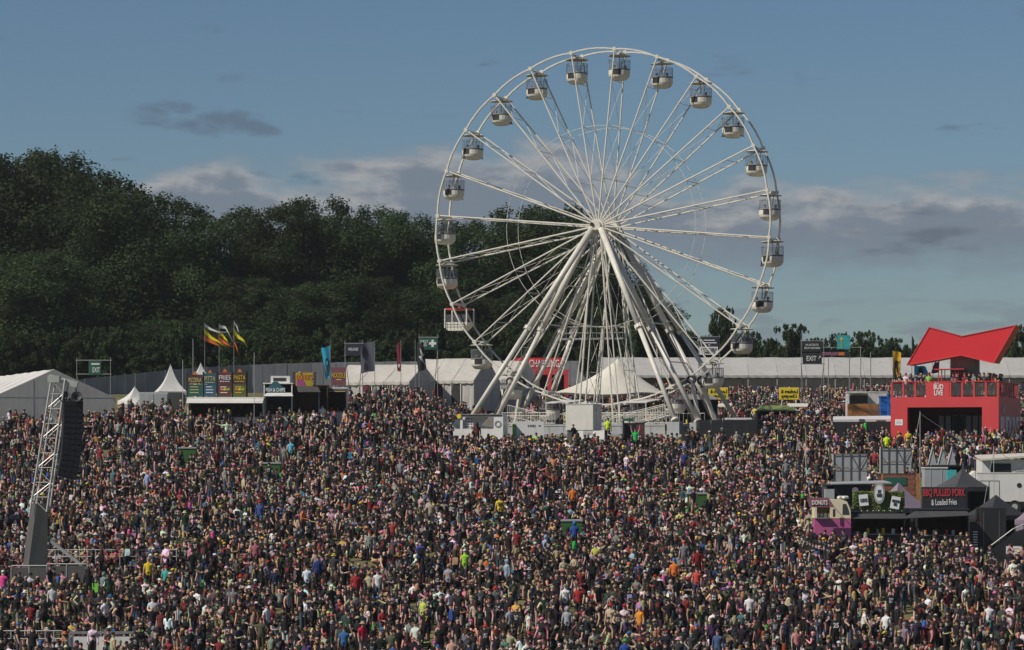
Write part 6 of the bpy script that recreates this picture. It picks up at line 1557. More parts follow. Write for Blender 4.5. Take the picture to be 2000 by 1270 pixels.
def person_body(name):
    P = pose_def(name)
    V = []; Rr = []; E = []; T = []
    def node(p, r): V.append(Vector(p)); Rr.append(r); return len(V) - 1
    def edge(a, b, t): E.append((a, b)); T.append((a, b, t))
    base = Vector((0, 0, P['ph']))
    lean = P['lean']
    ax = Vector((0, -math.sin(lean), math.cos(lean)))
    hl = lean * .35 + P['headlean'] * .0
    hx = Vector((0, -math.sin(hl), math.cos(hl)))
    pel = node(base, (.165, .135)); wa = node(base + ax * .14, (.155, .12)); ch = node(base + ax * .32, (.18, .135)); up = node(base + ax * .455, (.125, .095))
    nb = V[up]
    nk = node(nb + hx * .085, (.058, .058)); jw = node(nb + hx * .15 + Vector((0, -.02, 0)), (.068, .078)); hd = node(nb + hx * .235 + Vector((0, -.012, 0)), (.088, .108)); cr = node(nb + hx * .305, (.062, .078))
    edge(pel, wa, 0); edge(wa, ch, 0); edge(ch, up, 0); edge(up, nk, 5); edge(nk, jw, 5); edge(jw, hd, 5); edge(hd, cr, 5)
    hands = []
    for s, (el, wr) in zip((1, -1), P['arms']):
        sh0 = nb - ax * .035 + Vector((s * .185, .005, 0))
        f = lambda q: sh0 + Vector((s * q[0], q[1], q[2]))
        sh = node(sh0, (.068, .068)); e_ = f(el); w_ = f(wr)
        mid = node(sh0.lerp(e_, .62), (.056, .056)); eo = node(e_, (.046, .046)); wo = node(w_, (.033, .033))
        d = (w_ - e_).normalized(); ho = node(w_ + d * .085, (.040, .030))
        edge(up, sh, 0); edge(sh, mid, 1); edge(mid, eo, 2); edge(eo, wo, 2); edge(wo, ho, 5)
        hands.append((w_ + d * .10, d, s))
    for s, kn, an in zip((1, -1), P['knee'], P['ank']):
        hp = node(base + Vector((s * .095, -.01, -.05)), (.10, .10)); k_ = Vector((s * kn[0], kn[1], kn[2])); a_ = Vector((s * an[0], an[1], an[2]))
        ko = node(k_, (.068, .068)); cf = node(k_.lerp(a_, .35), (.064, .064)); ao = node(a_, (.045, .045)); to = node(a_ + Vector((s * .02, -.17, -.035)), (.042, .03))
        edge(pel, hp, 3); edge(hp, ko, 3); edge(ko, cf, 4); edge(cf, ao, 4); edge(ao, to, 6)
    me = bpy.data.meshes.new('sk'); me.from_pydata([tuple(v) for v in V], E, []); me.update()
    o = bpy.data.objects.new('sk', me); COL.objects.link(o)
    md = o.modifiers.new('skin', 'SKIN'); md.use_smooth_shade = True
    sk = me.skin_vertices[0].data
    for i, r in enumerate(Rr): sk[i].radius = (r[0] * 1.12, r[1] * 1.12); sk[i].use_root = (i == pel)
    ss = o.modifiers.new('sub', 'SUBSURF'); ss.levels = 1; ss.render_levels = 1
    dg = bpy.context.evaluated_depsgraph_get(); dg.update()
    out = bpy.data.meshes.new_from_object(o.evaluated_get(dg))
    bpy.data.objects.remove(o)
    n = len(out.vertices); co = np.empty(n * 3, 'f4'); out.vertices.foreach_get('co', co); co = co.reshape(-1, 3).astype(float)
    faces = [tuple(p.vertices) for p in out.polygons]
    # face -> nearest bone -> cloth or skin
    fc = np.array([co[list(f)].mean(0) for f in faces]); best = np.full(len(fc), 1e9); tg = np.zeros(len(fc), int)
    for a, b, t in T:
        A_ = np.array(V[a]); B_ = np.array(V[b]); d = B_ - A_; L2 = (d * d).sum(); u = np.clip(((fc - A_) @ d) / L2, 0, 1); q = np.linalg.norm(fc - (A_ + u[:, None] * d), axis=1)
        rr = (sum(Rr[a]) / 2) * (1 - u) + (sum(Rr[b]) / 2) * u; sc = q - rr
        m_ = sc < best; best[m_] = sc[m_]; tg[m_] = t
    verts = [tuple(v) for v in co]; mats_ = list(tg)
    def addf(vs, fs, m):
        o_ = len(verts); verts.extend(tuple(v) for v in vs); faces.extend(tuple(i + o_ for i in f) for f in fs); mats_.extend([m] * len(fs))
    # fingers and thumb
    for tip, d, s in hands:
        side = d.cross(Vector((0, 1, 0))); side = side.normalized() if side.length > .2 else Vector((1, 0, 0)); nrm = d.cross(side)
        for k, ln in enumerate((.055, .07, .075, .065)):
            b0 = tip + side * (.024 - .016 * k); e0 = b0 + d * ln * .55; e1 = e0 + (d * .7 + nrm * .55).normalized() * ln * .5
            mb = MB(); mb.tube(b0 - d * .02, e0, .0095, .0085, 4); mb.tube(e0, e1, .0085, .006, 4); addf(mb.v, mb.f, 5)
        mb = MB(); mb.tube(tip - d * .05 + side * .028, tip + side * .055 + d * .01, .011, .008, 4); addf(mb.v, mb.f, 5)
    # nose, ears, eyewear, mouth
    H = V[hd]; fy = co[np.linalg.norm(co - np.array(H), axis=1) < .11]; front = fy[:, 1].min() if len(fy) else H.y - .1
    mb = MB(); mb.add([(-.014, front + .012, H.z - .045), (.014, front + .012, H.z - .045), (0, front + .012, H.z + .005), (0, front - .018, H.z - .042)], [(0, 1, 3), (1, 2, 3), (2, 0, 3)]); addf(mb.v, mb.f, 5)
    wx = np.abs(fy[:, 0]).max() if len(fy) else .08
    for s in (-1, 1): mb = MB(); mb.cbox((s * wx, H.y + .01, H.z - .015), (.02, .03, .055)); addf(mb.v, mb.f, 5)
    mb = MB()
    for s in (-1, 1): mb.cbox((s * .034, front + .008, H.z + .008), (.046, .022, .024))
    mb.cbox((0, front + .006, H.z + .012), (.03, .02, .008)); addf(mb.v, mb.f, 7)
    mb = MB(); mb.cbox((0, front + .02, H.z - .075), (.04, .012, .008)); addf(mb.v, mb.f, 7)
    out2 = bpy.data.meshes.new('body_' + name); out2.from_pydata(verts, [], faces); out2.update()
    for m_ in BODYM: out2.materials.append(M[m_])
    out2.polygons.foreach_set('material_index', mats_); out2.polygons.foreach_set('use_smooth', [True] * len(faces))
    # torso coordinates for prints and checks
    c2 = np.array(verts); r = c2 - np.array(base); a_ = np.array(ax)
    tz = r @ a_; tx = r[:, 0]; ty = r @ np.cross(a_, np.array([1, 0, 0]))
    at_ = out2.attributes.new('torso', 'FLOAT_VECTOR', 'POINT'); at_.data.foreach_set('vector', np.stack([tx, ty, tz], 1).astype('f4').ravel())
    bpy.data.meshes.remove(out); 
    return out2, Vector(V[hd]), Vector(V[ch]), ax
def ell(c, r, n=12, m=8, z0=-1.0, z1=1.0, jit=0, seed=0):
    g = np.random.default_rng(seed); pr = []
    mb = MB(); vs = []
    for j in range(m + 1):
        z = z0 + (z1 - z0) * j / m; z = max(-1, min(1, z)); q = math.sqrt(max(0, 1 - z * z))
        for i in range(n):
            a = 2 * math.pi * i / n; k = 1 + jit * g.uniform(-1, 1)
            vs.append((c[0] + r[0] * q * math.cos(a) * k, c[1] + r[1] * q * math.sin(a) * k, c[2] + r[2] * z * k))
    mb.add(vs, [(j * n + i, j * n + (i + 1) % n, (j + 1) * n + (i + 1) % n, (j + 1) * n + i) for j in range(m) for i in range(n)])
    return mb
def hair_short():
    return ell((0, .016, .022), (.098, .112, .118), 14, 6, -.05, 1, .05, 1)
def hair_long():
    mb = ell((0, .018, .022), (.103, .116, .12), 14, 6, -.1, 1, .05, 2); vs = []; n = 9
    for j in range(7):
        z = .03 - j * .062; w = .105 + .02 * math.sin(j * .8)
        for i in range(n):
            a = math.pi * (i / (n - 1)) * 1.25 - math.pi * .125; vs.append((w * math.cos(a), .02 + (.11 + .012 * j * .5) * math.sin(a) + .012 * math.sin(i * 2.3 + j), z - .02 * abs(math.cos(a)) * j * .1))
    mb.add(vs, [(j * n + i, j * n + i + 1, (j + 1) * n + i + 1, (j + 1) * n + i) for j in range(6) for i in range(n - 1)])
    return mb
def hat_cap():
    mb = ell((0, .006, .048), (.104, .118, .098), 14, 5, 0, 1); pts = [(.10 * math.cos(a), -.075 - .115 * math.sin(a), .046 - .012 * math.sin(a)) for a in [math.pi * i / 8 for i in range(9)]]
    mb.add(pts + [(x, y, z - .012) for x, y, z in pts], [tuple(range(9)), tuple(range(17, 8, -1))]); return mb
def hat_bucket():
    mb = ell((0, .004, .045), (.105, .115, .10), 14, 5, 0, .92); mb.lathe([(.108, .05), (.175, .012), (.17, .005), (.105, .04)], 14); mb.lathe([(.001, .137), (.05, .136)], 10); return mb
def hat_hood():
    mb = ell((0, .03, .0), (.118, .125, .145), 14, 8, -.75, 1); return mb
def bag_mesh():
    mb = MB(); mb.add([(-.15, .10, -.28), (.15, .10, -.28), (.15, .26, -.28), (-.15, .26, -.28), (-.13, .10, .12), (.13, .10, .12), (.13, .2, .12), (-.13, .2, .12)], [(0, 3, 2, 1), (4, 5, 6, 7), (0, 1, 5, 4), (1, 2, 6, 5), (2, 3, 7, 6), (3, 0, 4, 7)])
    for s in (-1, 1): mb.tube((s * .11, .09, .12), (s * .11, -.12, .05), .018, n=4); mb.tube((s * .11, -.12, .05), (s * .12, .05, -.2), .016, n=4)
    mb.box(-.11, .11, .262, .30, -.24, -.06); return mb
POSES = ['stand', 'hips', 'crossed', 'phone', 'drink', 'shade', 'point', 'cheer', 'walk', 'sit_knees', 'sit_cross', 'sit_back', 'sit_phone', 'lie', 'sit_up']
BODY = {p: person_body(p) for p in POSES}
HEADS = {'short': [('hair', hair_short, 'p_hair')], 'long': [('hair', hair_long, 'p_hair')], 'cap': [('hair', hair_short, 'p_hair'), ('cap', hat_cap, 'p_hat')], 'bucket': [('hair', hair_short, 'p_hair'), ('bucket_hat', hat_bucket, 'p_hat')],
         'longcap': [('hair', hair_long, 'p_hair'), ('cap', hat_cap, 'p_hat')], 'hood': [('hood', hat_hood, 'p_hat')], 'bald': []}
HM = {}
for k_, v_ in HEADS.items():
    for nm, fn, mm in v_:
        if fn.__name__ not in HM:
            me = fn().mesh(nm, True); me.materials.append(M[mm]); HM[fn.__name__] = me
BAG = bag_mesh().mesh('backpack'); BAG.materials.append(M['p_bag'])

# palettes ---------------------------------------------------------------
SHIRTS = [('black', (.013, .013, .015), 135), ('charcoal', (.045, .045, .048), 15), ('grey', (.18, .18, .185), 5), ('white', (.66, .65, .64), 8), ('red', (.34, .025, .028), 1.7), ('maroon', (.085, .014, .022), 3.6), ('navy', (.015, .020, .05), 4.5),
          ('blue', (.025, .07, .28), 1.3), ('pale blue', (.26, .34, .42), 1.4), ('pink', (.50, .17, .24), 1.7), ('yellow', (.62, .46, .03), .8), ('neon green', (.30, .58, .04), .35), ('orange', (.62, .16, .03), .65), ('olive', (.085, .085, .05), 2.4), ('tan', (.42, .33, .25), 5), ('purple', (.075, .04, .11), 1.2), ('teal', (.045, .15, .15), .9), ('dark green', (.014, .045, .022), 1.8)]
PANTS = [('black', (.012, .012, .014), 50), ('denim', (.055, .08, .13), 18), ('khaki', (.26, .20, .14), 11), ('grey', (.11, .11, .115), 10), ('olive', (.06, .06, .035), 4), ('pale', (.42, .38, .32), 4)]
HAIRS = [('dark', (.014, .010, .008), 45), ('brown', (.055, .028, .014), 30), ('blond', (.34, .23, .11), 10), ('red', (.25, .05, .018), 4), ('grey', (.22, .21, .20), 4), ('pink', (.55, .08, .25), 1.5), ('blue', (.03, .12, .38), 1), ('green', (.03, .35, .06), .8)]
HATS = [('black', (.014, .014, .016), 70), ('white', (.62, .60, .56), 9), ('red', (.42, .02, .02), 6), ('tan', (.38, .30, .19), 14), ('yellow', (.70, .52, .03), 3.5), ('pink', (.60, .14, .30), 3), ('blue', (.03, .13, .36), 3), ('orange', (.68, .15, .03), 2.5), ('green', (.05, .26, .04), 1), ('grey', (.2, .2, .2), 8)]
SKINS = [(.58, .36, .27), (.64, .41, .32), (.52, .30, .22), (.45, .25, .17), (.62, .36, .28), (.18, .09, .06)]
def pick(pal, g):
    w = np.array([p[2] for p in pal], float); return pal[g.choice(len(pal), p=w / w.sum())]
def attrs(g, **kw):
    sh = pick(SHIRTS, g); pa = pick(PANTS, g); ha = pick(HAIRS, g); ht = pick(HATS, g)
    jit = lambda c: tuple(float(v * g.uniform(.75, 1.3)) for v in c)
    a = dict(shirt_n=sh[0], shirt=jit(sh[1]), pants_n=pa[0], pants=jit(pa[1]), hair_n=ha[0], hair=jit(ha[1]), hat_n=ht[0], hat=jit(ht[1]), skin=jit(SKINS[g.choice(len(SKINS), p=[.25, .25, .2, .12, .14, .04])]),
             pat=0.0, ink=(.55, .55, .52), seed=float(g.uniform(0, 60)), bare=float(g.random() < .20), longs=float(g.random() < .24), shorts=float(g.random() < .48), bagc=jit(pick(SHIRTS, g)[1]))
    u = g.random()
    if sh[0] in ('black', 'charcoal', 'grey', 'white', 'navy', 'maroon') and u < .50:
        a['pat'] = 1.0; a['ink'] = ((.50, .49, .47), (.38, .05, .04), (.45, .33, .06), (.20, .30, .16), (.28, .28, .30))[g.choice(5, p=[.55, .13, .1, .08, .14])]
        if sh[0] == 'white': a['ink'] = (.03, .03, .03)
    elif u > .955 or (sh[0] in ('red', 'blue', 'teal', 'purple') and u > .7): a['pat'] = 2.0; a['ink'] = tuple(v * .12 + .006 for v in a['shirt']) if sh[0] != 'black' else (.3, .03, .03)
    if a['bare']: a['longs'] = 0.0
    a['head'] = ['short', 'long', 'cap', 'bucket', 'longcap', 'hood', 'bald'][g.choice(7, p=[.36, .25, .17, .07, .05, .04, .06])]
    if a['head'] == 'hood': a['hat'] = a['shirt']; a['longs'] = 1.0; a['bare'] = 0.0
    gm = sum(a['shirt']) / 3
    a['shirt'] = tuple(gm + (v - gm) * .82 for v in a['shirt'])
    a.update(kw); return a
AV = ('shirt', 'pants', 'hair', 'hat', 'skin', 'ink', 'bagc'); AF = ('pat', 'seed', 'bare', 'longs', 'shorts')
def set_props(o, a):
    for k in AV: o[k] = [float(v) for v in a[k]]
    for k in AF: o[k] = float(a[k])
def person(loc, rz, pose, a, label, group, scale=1.0, bag=False, cat='person'):
    me, hd, chst, ax = BODY[pose]
    o = bpy.data.objects.new('person', me); COL.objects.link(o); o.location = loc; o.rotation_euler = (0, 0, rz); o.scale = (scale,) * 3
    set_props(o, a); tag(o, label, cat, group)
    for nm, fn, mm in HEADS[a['head']]:
        c = bpy.data.objects.new(nm, HM[fn.__name__]); COL.objects.link(c); c.parent = o; c.location = hd; set_props(c, a)
    if bag:
        c = bpy.data.objects.new('backpack', BAG); COL.objects.link(c); c.parent = o; c.location = chst; c.rotation_euler = (math.asin(-ax.y), 0, 0); set_props(c, a)
    return o

# ---- people of the wheel and the terrace ---------------------------------
gp = np.random.default_rng(77)
for loc, rz, lab in PERSON_SEATS:
    person(loc, rz, 'sit_up', attrs(gp), lab, 'riders in the wheel gondolas', .92)
for loc, rz, lab in PERSON_STAND:
    person(loc, rz, rnd.choice(['stand', 'phone', 'hips', 'drink', 'crossed']), attrs(gp, **(dict(shirt=(.013, .013, .015), pat=0.) if 'in black' in lab else {})), lab, 'people on the red terrace', rnd.uniform(.95, 1.05))

# ---- people one can single out in the photograph -------------------------
C = {n: c for n, c, w in SHIRTS}; CP = {n: c for n, c, w in PANTS}; CH = {n: c for n, c, w in HAIRS}; CT = {n: c for n, c, w in HATS}
BACK, FRONT_, LEFT_, RIGHT_ = math.pi, 0.0, -math.pi / 2 , math.pi / 2
def plane_D(py): return 28.67 * F / (py - 120.0)
def D_for_head(px, hp, height):
    D = 200.0
    for _ in range(40):
        g = on_ground(px, D); err = (g.z + height) - (YH - hp) * D / F
        # ground rises with distance: move further when the head comes out too low
        D += -err * -4.0 if False else err * -3.0
        D = min(max(D, 150), 330)
    return D
HEAD_H = {'stand': 1.80, 'hips': 1.80, 'crossed': 1.80, 'phone': 1.80, 'drink': 1.80, 'shade': 1.80, 'point': 1.80, 'cheer': 1.80, 'walk': 1.78, 'sit_knees': .93, 'sit_cross': .95, 'sit_back': .9, 'sit_phone': .95}
EXPL = [
 (976, 968, 'stand', BACK, 'yellow', 'black', 'cap', 'black', 'yellow football shirt numbered 93 seen from behind', dict(number='93', nm='lettering_black')),
 (1119, 948, 'stand', BACK, 'orange', 'black', 'short', 'brown', 'orange high visibility vest seen from behind', {}),
 (1122, 1017, 'stand', BACK, 'blue', 'black', 'hood', 'blue', 'bright blue hooded jacket beside the green bin', dict(longs=1.)),
 (908, 1072, 'stand', BACK, 'neon green', 'black', 'cap', 'white', 'neon green vest with white cap seen from behind', dict(bare=1.)),
 (951, 1086, 'sit_cross', FRONT_, 'orange', 'grey', 'bucket', 'tan', 'orange top sitting right of the neon green vest', {}),
 (990, 1091, 'stand', LEFT_ * .6, 'pale blue', 'grey', 'hood', 'pale', 'pale blue hoodie with hood up', dict(longs=1., hat=(.26, .38, .50))),
 (1104, 1140, 'stand', BACK, 'white', 'grey', 'cap', 'grey', 'white printed T-shirt and grey cap seen from behind', dict(pat=1., ink=(.05, .05, .05))),
 (1108, 1183, 'stand', BACK, 'grey', 'black', 'hood', 'grey', 'pale grey hoodie, hood up, seen from behind near bottom centre', dict(longs=1., shirt=(.34, .34, .36), hat=(.34, .34, .36))),
 (876, 1101, 'stand', BACK, 'grey', 'maroon', 'short', 'blond', 'pale grey printed vest seen from behind', dict(pat=1., ink=(.5, .1, .05), shirt=(.30, .33, .36))),
 (882, 1178, 'stand', LEFT_, 'blue', 'black', 'short', 'dark', 'bright blue rain jacket near the bottom centre', dict(longs=1.)),
 (833, 1187, 'stand', BACK, 'black', 'black', 'short', 'blond', 'black T-shirt with yellow 7 on the back', dict(number='7', nm='lettering_yellow')),
 (948, 1218, 'stand', BACK, 'black', 'black', 'bucket', 'red', 'black T-shirt and red bucket hat seen from behind', dict(pat=1.)),
 (1033, 1192, 'stand', LEFT_, 'white', 'black', 'cap', 'black', 'white vest and dark cap facing left', dict(bare=1.)),
 (883, 1243, 'stand', BACK, 'tan', 'black', 'cap', 'black', 'bare back and black cap at the bottom edge', dict(shirt=(.48, .28, .2), bare=1.)),
 (1130, 1141, 'shade', FRONT_, 'red', 'black', 'long', 'brown', 'red top with hand shading the eyes', dict(longs=1.)),
 (1361, 1107, 'stand', BACK, 'red', 'navy', 'short', 'brown', 'coral red T-shirt with blue cloth round the waist', dict(shirt=(.50, .07, .05), pants=(.02, .05, .14))),
 (1363, 1069, 'stand', BACK, 'red', 'black', 'short', 'dark', 'red and black checked shirt seen from behind', dict(pat=2., ink=(.03, .005, .005), longs=1.)),
 (1336, 1056, 'stand', BACK, 'grey', 'grey', 'cap', 'red', 'grey T-shirt with bright red cap seen from behind', {}),
 (1427, 1043, 'walk', LEFT_, 'grey', 'khaki', 'short', 'grey', 'patterned pale shirt and khaki shorts walking', dict(shirt=(.30, .32, .30), shorts=1., pat=1., ink=(.1, .12, .12))),
 (1415, 1146, 'stand', BACK, 'olive', 'black', 'bucket', 'purple', 'olive patterned jacket and purple wide hat seen from behind', dict(hat=(.22, .06, .42), pat=1., ink=(.2, .2, .12), longs=1.)),
 (1430, 1160, 'stand', BACK, 'black', 'black', 'cap', 'black', 'black vest and black cap, left of a white T-shirt', dict(bare=1.)),
 (1491, 1165, 'stand', BACK, 'black', 'black', 'cap', 'grey', 'black vest and grey cap, right of a white T-shirt', dict(bare=1.)),
 (1464, 1158, 'stand', BACK, 'white', 'grey', 'short', 'brown', 'plain white T-shirt between two black vests', {}),
 (1402, 1228, 'stand', FRONT_ - .4, 'blue', 'denim', 'long', 'brown', 'denim jacket and long brown hair at the bottom edge', dict(shirt=(.06, .10, .20), longs=1.)),
 (1250, 1182, 'stand', LEFT_ * .5, 'orange', 'red', 'long', 'pink', 'orange top, long purple hair and dark red trousers', dict(shirt=(.65, .25, .02), hair=(.38, .2, .5), pants=(.25, .06, .06))),
 (1392, 1205, 'stand', BACK, 'purple', 'black', 'long', 'dark', 'purple checked shirt seen from behind', dict(pat=2., ink=(.03, .01, .05), longs=1.)),
 (1221, 1246, 'stand', BACK, 'blue', 'black', 'bucket', 'green', 'bright green round hat and blue top at the bottom edge', {}),
 (1325, 1243, 'stand', FRONT_, 'charcoal', 'black', 'bucket', 'pink', 'pale pink bucket hat at the bottom edge', dict(hat=(.65, .32, .42))),
 (1550, 1068, 'stand', BACK, 'navy', 'khaki', 'short', 'grey', 'navy polo and khaki shorts seen from behind', dict(shorts=1.)),
 (1483, 1050, 'stand', BACK, 'black', 'black', 'short', 'dark', 'big black T-shirt with white crossed print seen from behind', dict(pat=1.)),
 (1317, 1090, 'stand', BACK, 'orange', 'black', 'cap', 'blue', 'orange jacket and blue cap seen from behind', dict(longs=1.)),
 (1730, 1192, 'walk', RIGHT_ + .6, 'white', 'navy', 'short', 'brown', 'white T-shirt and dark shorts walking away on the right', dict(shorts=1., pants=(.015, .02, .05))),
 (1687, 1188, 'walk', RIGHT_, 'white', 'black', 'cap', 'tan', 'white T-shirt, tan cap and black shorts walking right', dict(shorts=1.)),
 (1932, 1176, 'stand', BACK, 'white', 'teal', 'cap', 'black', 'white vest with green checked shirt tied at the waist', dict(bare=1., pants=(.02, .14, .11))),
 (1632, 1200, 'stand', BACK, 'black', 'black', 'short', 'red', 'black shirt numbered 25 seen from behind', dict(number='25', nm='lettering_white')),
 (1915, 1110, 'stand', BACK, 'red', 'black', 'short', 'dark', 'red and white checked shirt below the pulled pork stall', dict(pat=2., ink=(.45, .35, .33), longs=1.)),
 (1720, 1168, 'sit_knees', FRONT_, 'pink', 'black', 'short', 'brown', 'hot pink top sitting on the right', dict(shirt=(.75, .08, .32), longs=1.)),
 (1752, 1178, 'stand', RIGHT_ + .3, 'black', 'black', 'short', 'dark', 'long black coat seen from behind on the right', dict(longs=1.)),
 (1692, 1152, 'stand', BACK, 'black', 'black', 'long', 'blond', 'black top and long blond hair, right one of a pair', {}),
 (1668, 1154, 'stand', BACK, 'charcoal', 'black', 'long', 'blond', 'dark top and long blond hair, left one of a pair', dict(hair=(.42, .26, .08))),
 (1912, 1136, 'stand', BACK, 'black', 'black', 'hood', 'black', 'black hoodie with hood up below the checked shirt', dict(longs=1.)),
 (708, 1212, 'stand', RIGHT_ * .5, 'red', 'grey', 'bucket', 'tan', 'big red T-shirt and grey shorts near the bottom edge', dict(shirt=(.50, .02, .05), shorts=1., pants=(.25, .25, .25))),
 (672, 1222, 'stand', BACK, 'blue', 'black', 'short', 'brown', 'steel blue T-shirt seen from behind, left of the red one', dict(shirt=(.04, .12, .28))),
 (510, 1205, 'point', BACK, 'olive', 'olive', 'short', 'tan', 'olive shirt with arm stretched out', dict(longs=1.)),
 (521, 1178, 'stand', RIGHT_ * .5, 'white', 'grey', 'short', 'dark', 'white T-shirt behind the olive shirt with outstretched arm', {}),
 (499, 1054, 'stand', BACK, 'pink', 'black', 'short', 'blond', 'dusty pink hoodie seen from behind', dict(shirt=(.32, .10, .13), longs=1.)),
 (664, 1176, 'sit_knees', FRONT_, 'red', 'grey', 'bucket', 'red', 'red jacket and red hat sitting', dict(longs=1.)),
 (695, 1114, 'stand', FRONT_, 'red', 'black', 'long', 'brown', 'red cardigan and long hair facing the camera', dict(longs=1.)),
 (738, 1111, 'stand', FRONT_, 'white', 'denim', 'long', 'brown', 'white vest and long brown hair facing the camera', dict(bare=1.)),
 (537, 1108, 'stand', BACK, 'navy', 'khaki', 'bald', 'brown', 'navy hoodie and khaki trousers, shaved head', dict(longs=1.)),
 (511, 1105, 'stand', LEFT_, 'black', 'black', 'long', 'dark', 'long black dress and long dark hair facing left', dict(longs=1.)),
 (621, 1085, 'stand', BACK, 'blue', 'black', 'short', 'brown', 'blue checked shirt seen from behind', dict(pat=2., ink=(.006, .012, .05), longs=1.)),
 (680, 1036, 'crossed', RIGHT_, 'black', 'black', 'short', 'brown', 'black vest with folded arms in a grass gap', dict(bare=1.)),
 (722, 1036, 'stand', BACK, 'white', 'black', 'cap', 'red', 'pale checked shirt and red cap seen from behind', dict(pat=2., ink=(.06, .06, .06), longs=1., shirt=(.42, .42, .38))),
 (652, 1080, 'stand', BACK, 'charcoal', 'khaki', 'bucket', 'yellow', 'bright yellow bucket hat and khaki shorts', dict(shorts=1.)),
 (558, 1200, 'stand', BACK, 'black', 'pale', 'long', 'dark', 'black top and very pale shorts seen from behind', dict(pants=(.50, .55, .55), shorts=1.)),
 (6, 1113, 'stand', BACK, 'pink', 'pale', 'cap', 'white', 'hot pink top and pale jeans at the left edge', dict(shirt=(.72, .07, .28), pants=(.38, .42, .45))),
 (214, 1121, 'stand', BACK, 'dark green', 'black', 'long', 'dark', 'tall dark green top and very long dark hair', dict(longs=1.)),
 (290, 1088, 'stand', BACK, 'yellow', 'black', 'short', 'blond', 'yellow shirt right of the tower rail', {}),
 (127, 1232, 'sit_cross', FRONT_, 'orange', 'black', 'bucket', 'orange', 'orange hat and orange top sitting at the bottom left', {}),
 (97, 1102, 'stand', RIGHT_ * .7, 'black', 'denim', 'short', 'brown', 'black T-shirt standing in front of the tower barrier', {}),
 (173, 1108, 'stand', BACK, 'black', 'black', 'long', 'dark', 'black clothes right of the tower barrier', dict(longs=1.)),
 (348, 1180, 'stand', BACK, 'black', 'black', 'short', 'dark', 'black and white striped football shirt seen from behind', dict(pat=3., ink=(.55, .55, .55))),
 (300, 1222, 'sit_cross', BACK, 'grey', 'grey', 'hood', 'grey', 'grey hoodie sitting with hood up at the bottom left', dict(longs=1.)),
 (102, 1235, 'sit_cross', BACK, 'grey', 'black', 'short', 'brown', 'pale grey T-shirt sitting at the bottom left', dict(shirt=(.36, .36, .36))),
 (300, 1070, 'sit_knees', FRONT_, 'white', 'grey', 'hood', 'white', 'white hooded top sitting above the tower rail', dict(longs=1., hat=(.6, .6, .58))),
 (324, 1104, 'sit_cross', BACK, 'teal', 'grey', 'cap', 'red', 'teal T-shirt and red cap right of the tower rail', dict(shirt=(.05, .36, .34))),
 (568, 858, 'stand', BACK, 'pale blue', 'black', 'short', 'dark', 'sky blue T-shirt standing below the fish stall', dict(shirt=(.12, .42, .55))),
 (522, 858, 'sit_cross', BACK, 'yellow', 'black', 'cap', 'yellow', 'neon yellow vest sitting below the fish stall', dict(shirt=(.62, .75, .03))),
 (630, 790, 'stand', BACK, 'white', 'black', 'short', 'dark', 'white T-shirt standing below the noodle sign', {}),
 (892, 750, 'stand', LEFT_, 'orange', 'black', 'short', 'brown', 'orange jacket and backpack beside the white frame tents', dict(shirt=(.65, .08, .02), longs=1., bag=True)),
 (1187, 810, 'stand', BACK, 'yellow', 'black', 'short', 'dark', 'neon yellow vest on the wheel platform steps', dict(shirt=(.58, .78, .03))),
 (1241, 836, 'cheer', FRONT_, 'neon green', 'black', 'short', 'brown', 'bright green top with raised arms beside the ticket booth', dict(shirt=(.03, .45, .10))),
 (1413, 872, 'sit_cross', FRONT_, 'white', 'denim', 'cap', 'white', 'big white hoodie sitting below the black enclosure', dict(shirt=(.68, .68, .70), longs=1.)),
 (1774, 838, 'stand', BACK, 'yellow', 'khaki', 'short', 'brown', 'yellow T-shirt and khaki shorts beside the red bar entrance', dict(shorts=1.)),
 (1732, 846, 'stand', BACK, 'black', 'black', 'short', 'dark', 'neon yellow vest in front of the tarpaulin fence', dict(shirt=(.58, .75, .03), longs=0.)),
]
ACC = []     # accepted spots, to keep the crowd off them
def explicit():
    for (px, hp, pose, rz, sh, pa, head, hc, lab, ex) in EXPL:
        ex = dict(ex); number = ex.pop('number', None); nm = ex.pop('nm', None); bag = ex.pop('bag', False)
        D = D_for_head(px, hp, HEAD_H[pose])
        loc = on_ground(px, D)
        if 'platform steps' in lab: loc = Vector((at(px, hp, 252.2).x, 252.2, gz(at(px, hp, 252.2).x, 252.2)))
        a = attrs(gp, shirt=C.get(sh, C['black']), pants=CP.get(pa, C.get(pa, CP['black'])), hair=CH.get(hc, CH['brown']), hat=CT.get(hc, C.get(hc, CT['grey'])), head=head, pat=0.0, bare=0.0, longs=0.0, shorts=0.0)
        a.update(ex)
        o = person(loc, rz + gp.uniform(-.15, .15), pose, a, 'person in ' + lab if not lab.startswith('long black dress') else 'person in ' + lab, 'people standing out in the crowd', 1.0, bag)
        if number:
            ch_ = BODY[pose][2]; letters(o, number, .085 * len(number) * 1.6, .24, nm, (ch_.x, ch_.y + .165, ch_.z + .0), (R_(3), 0, math.pi), bold=.03, name='shirt_number')
        ACC.append((loc.x, loc.y, .55 if pose != 'walk' else .7, D, pose))
explicit()

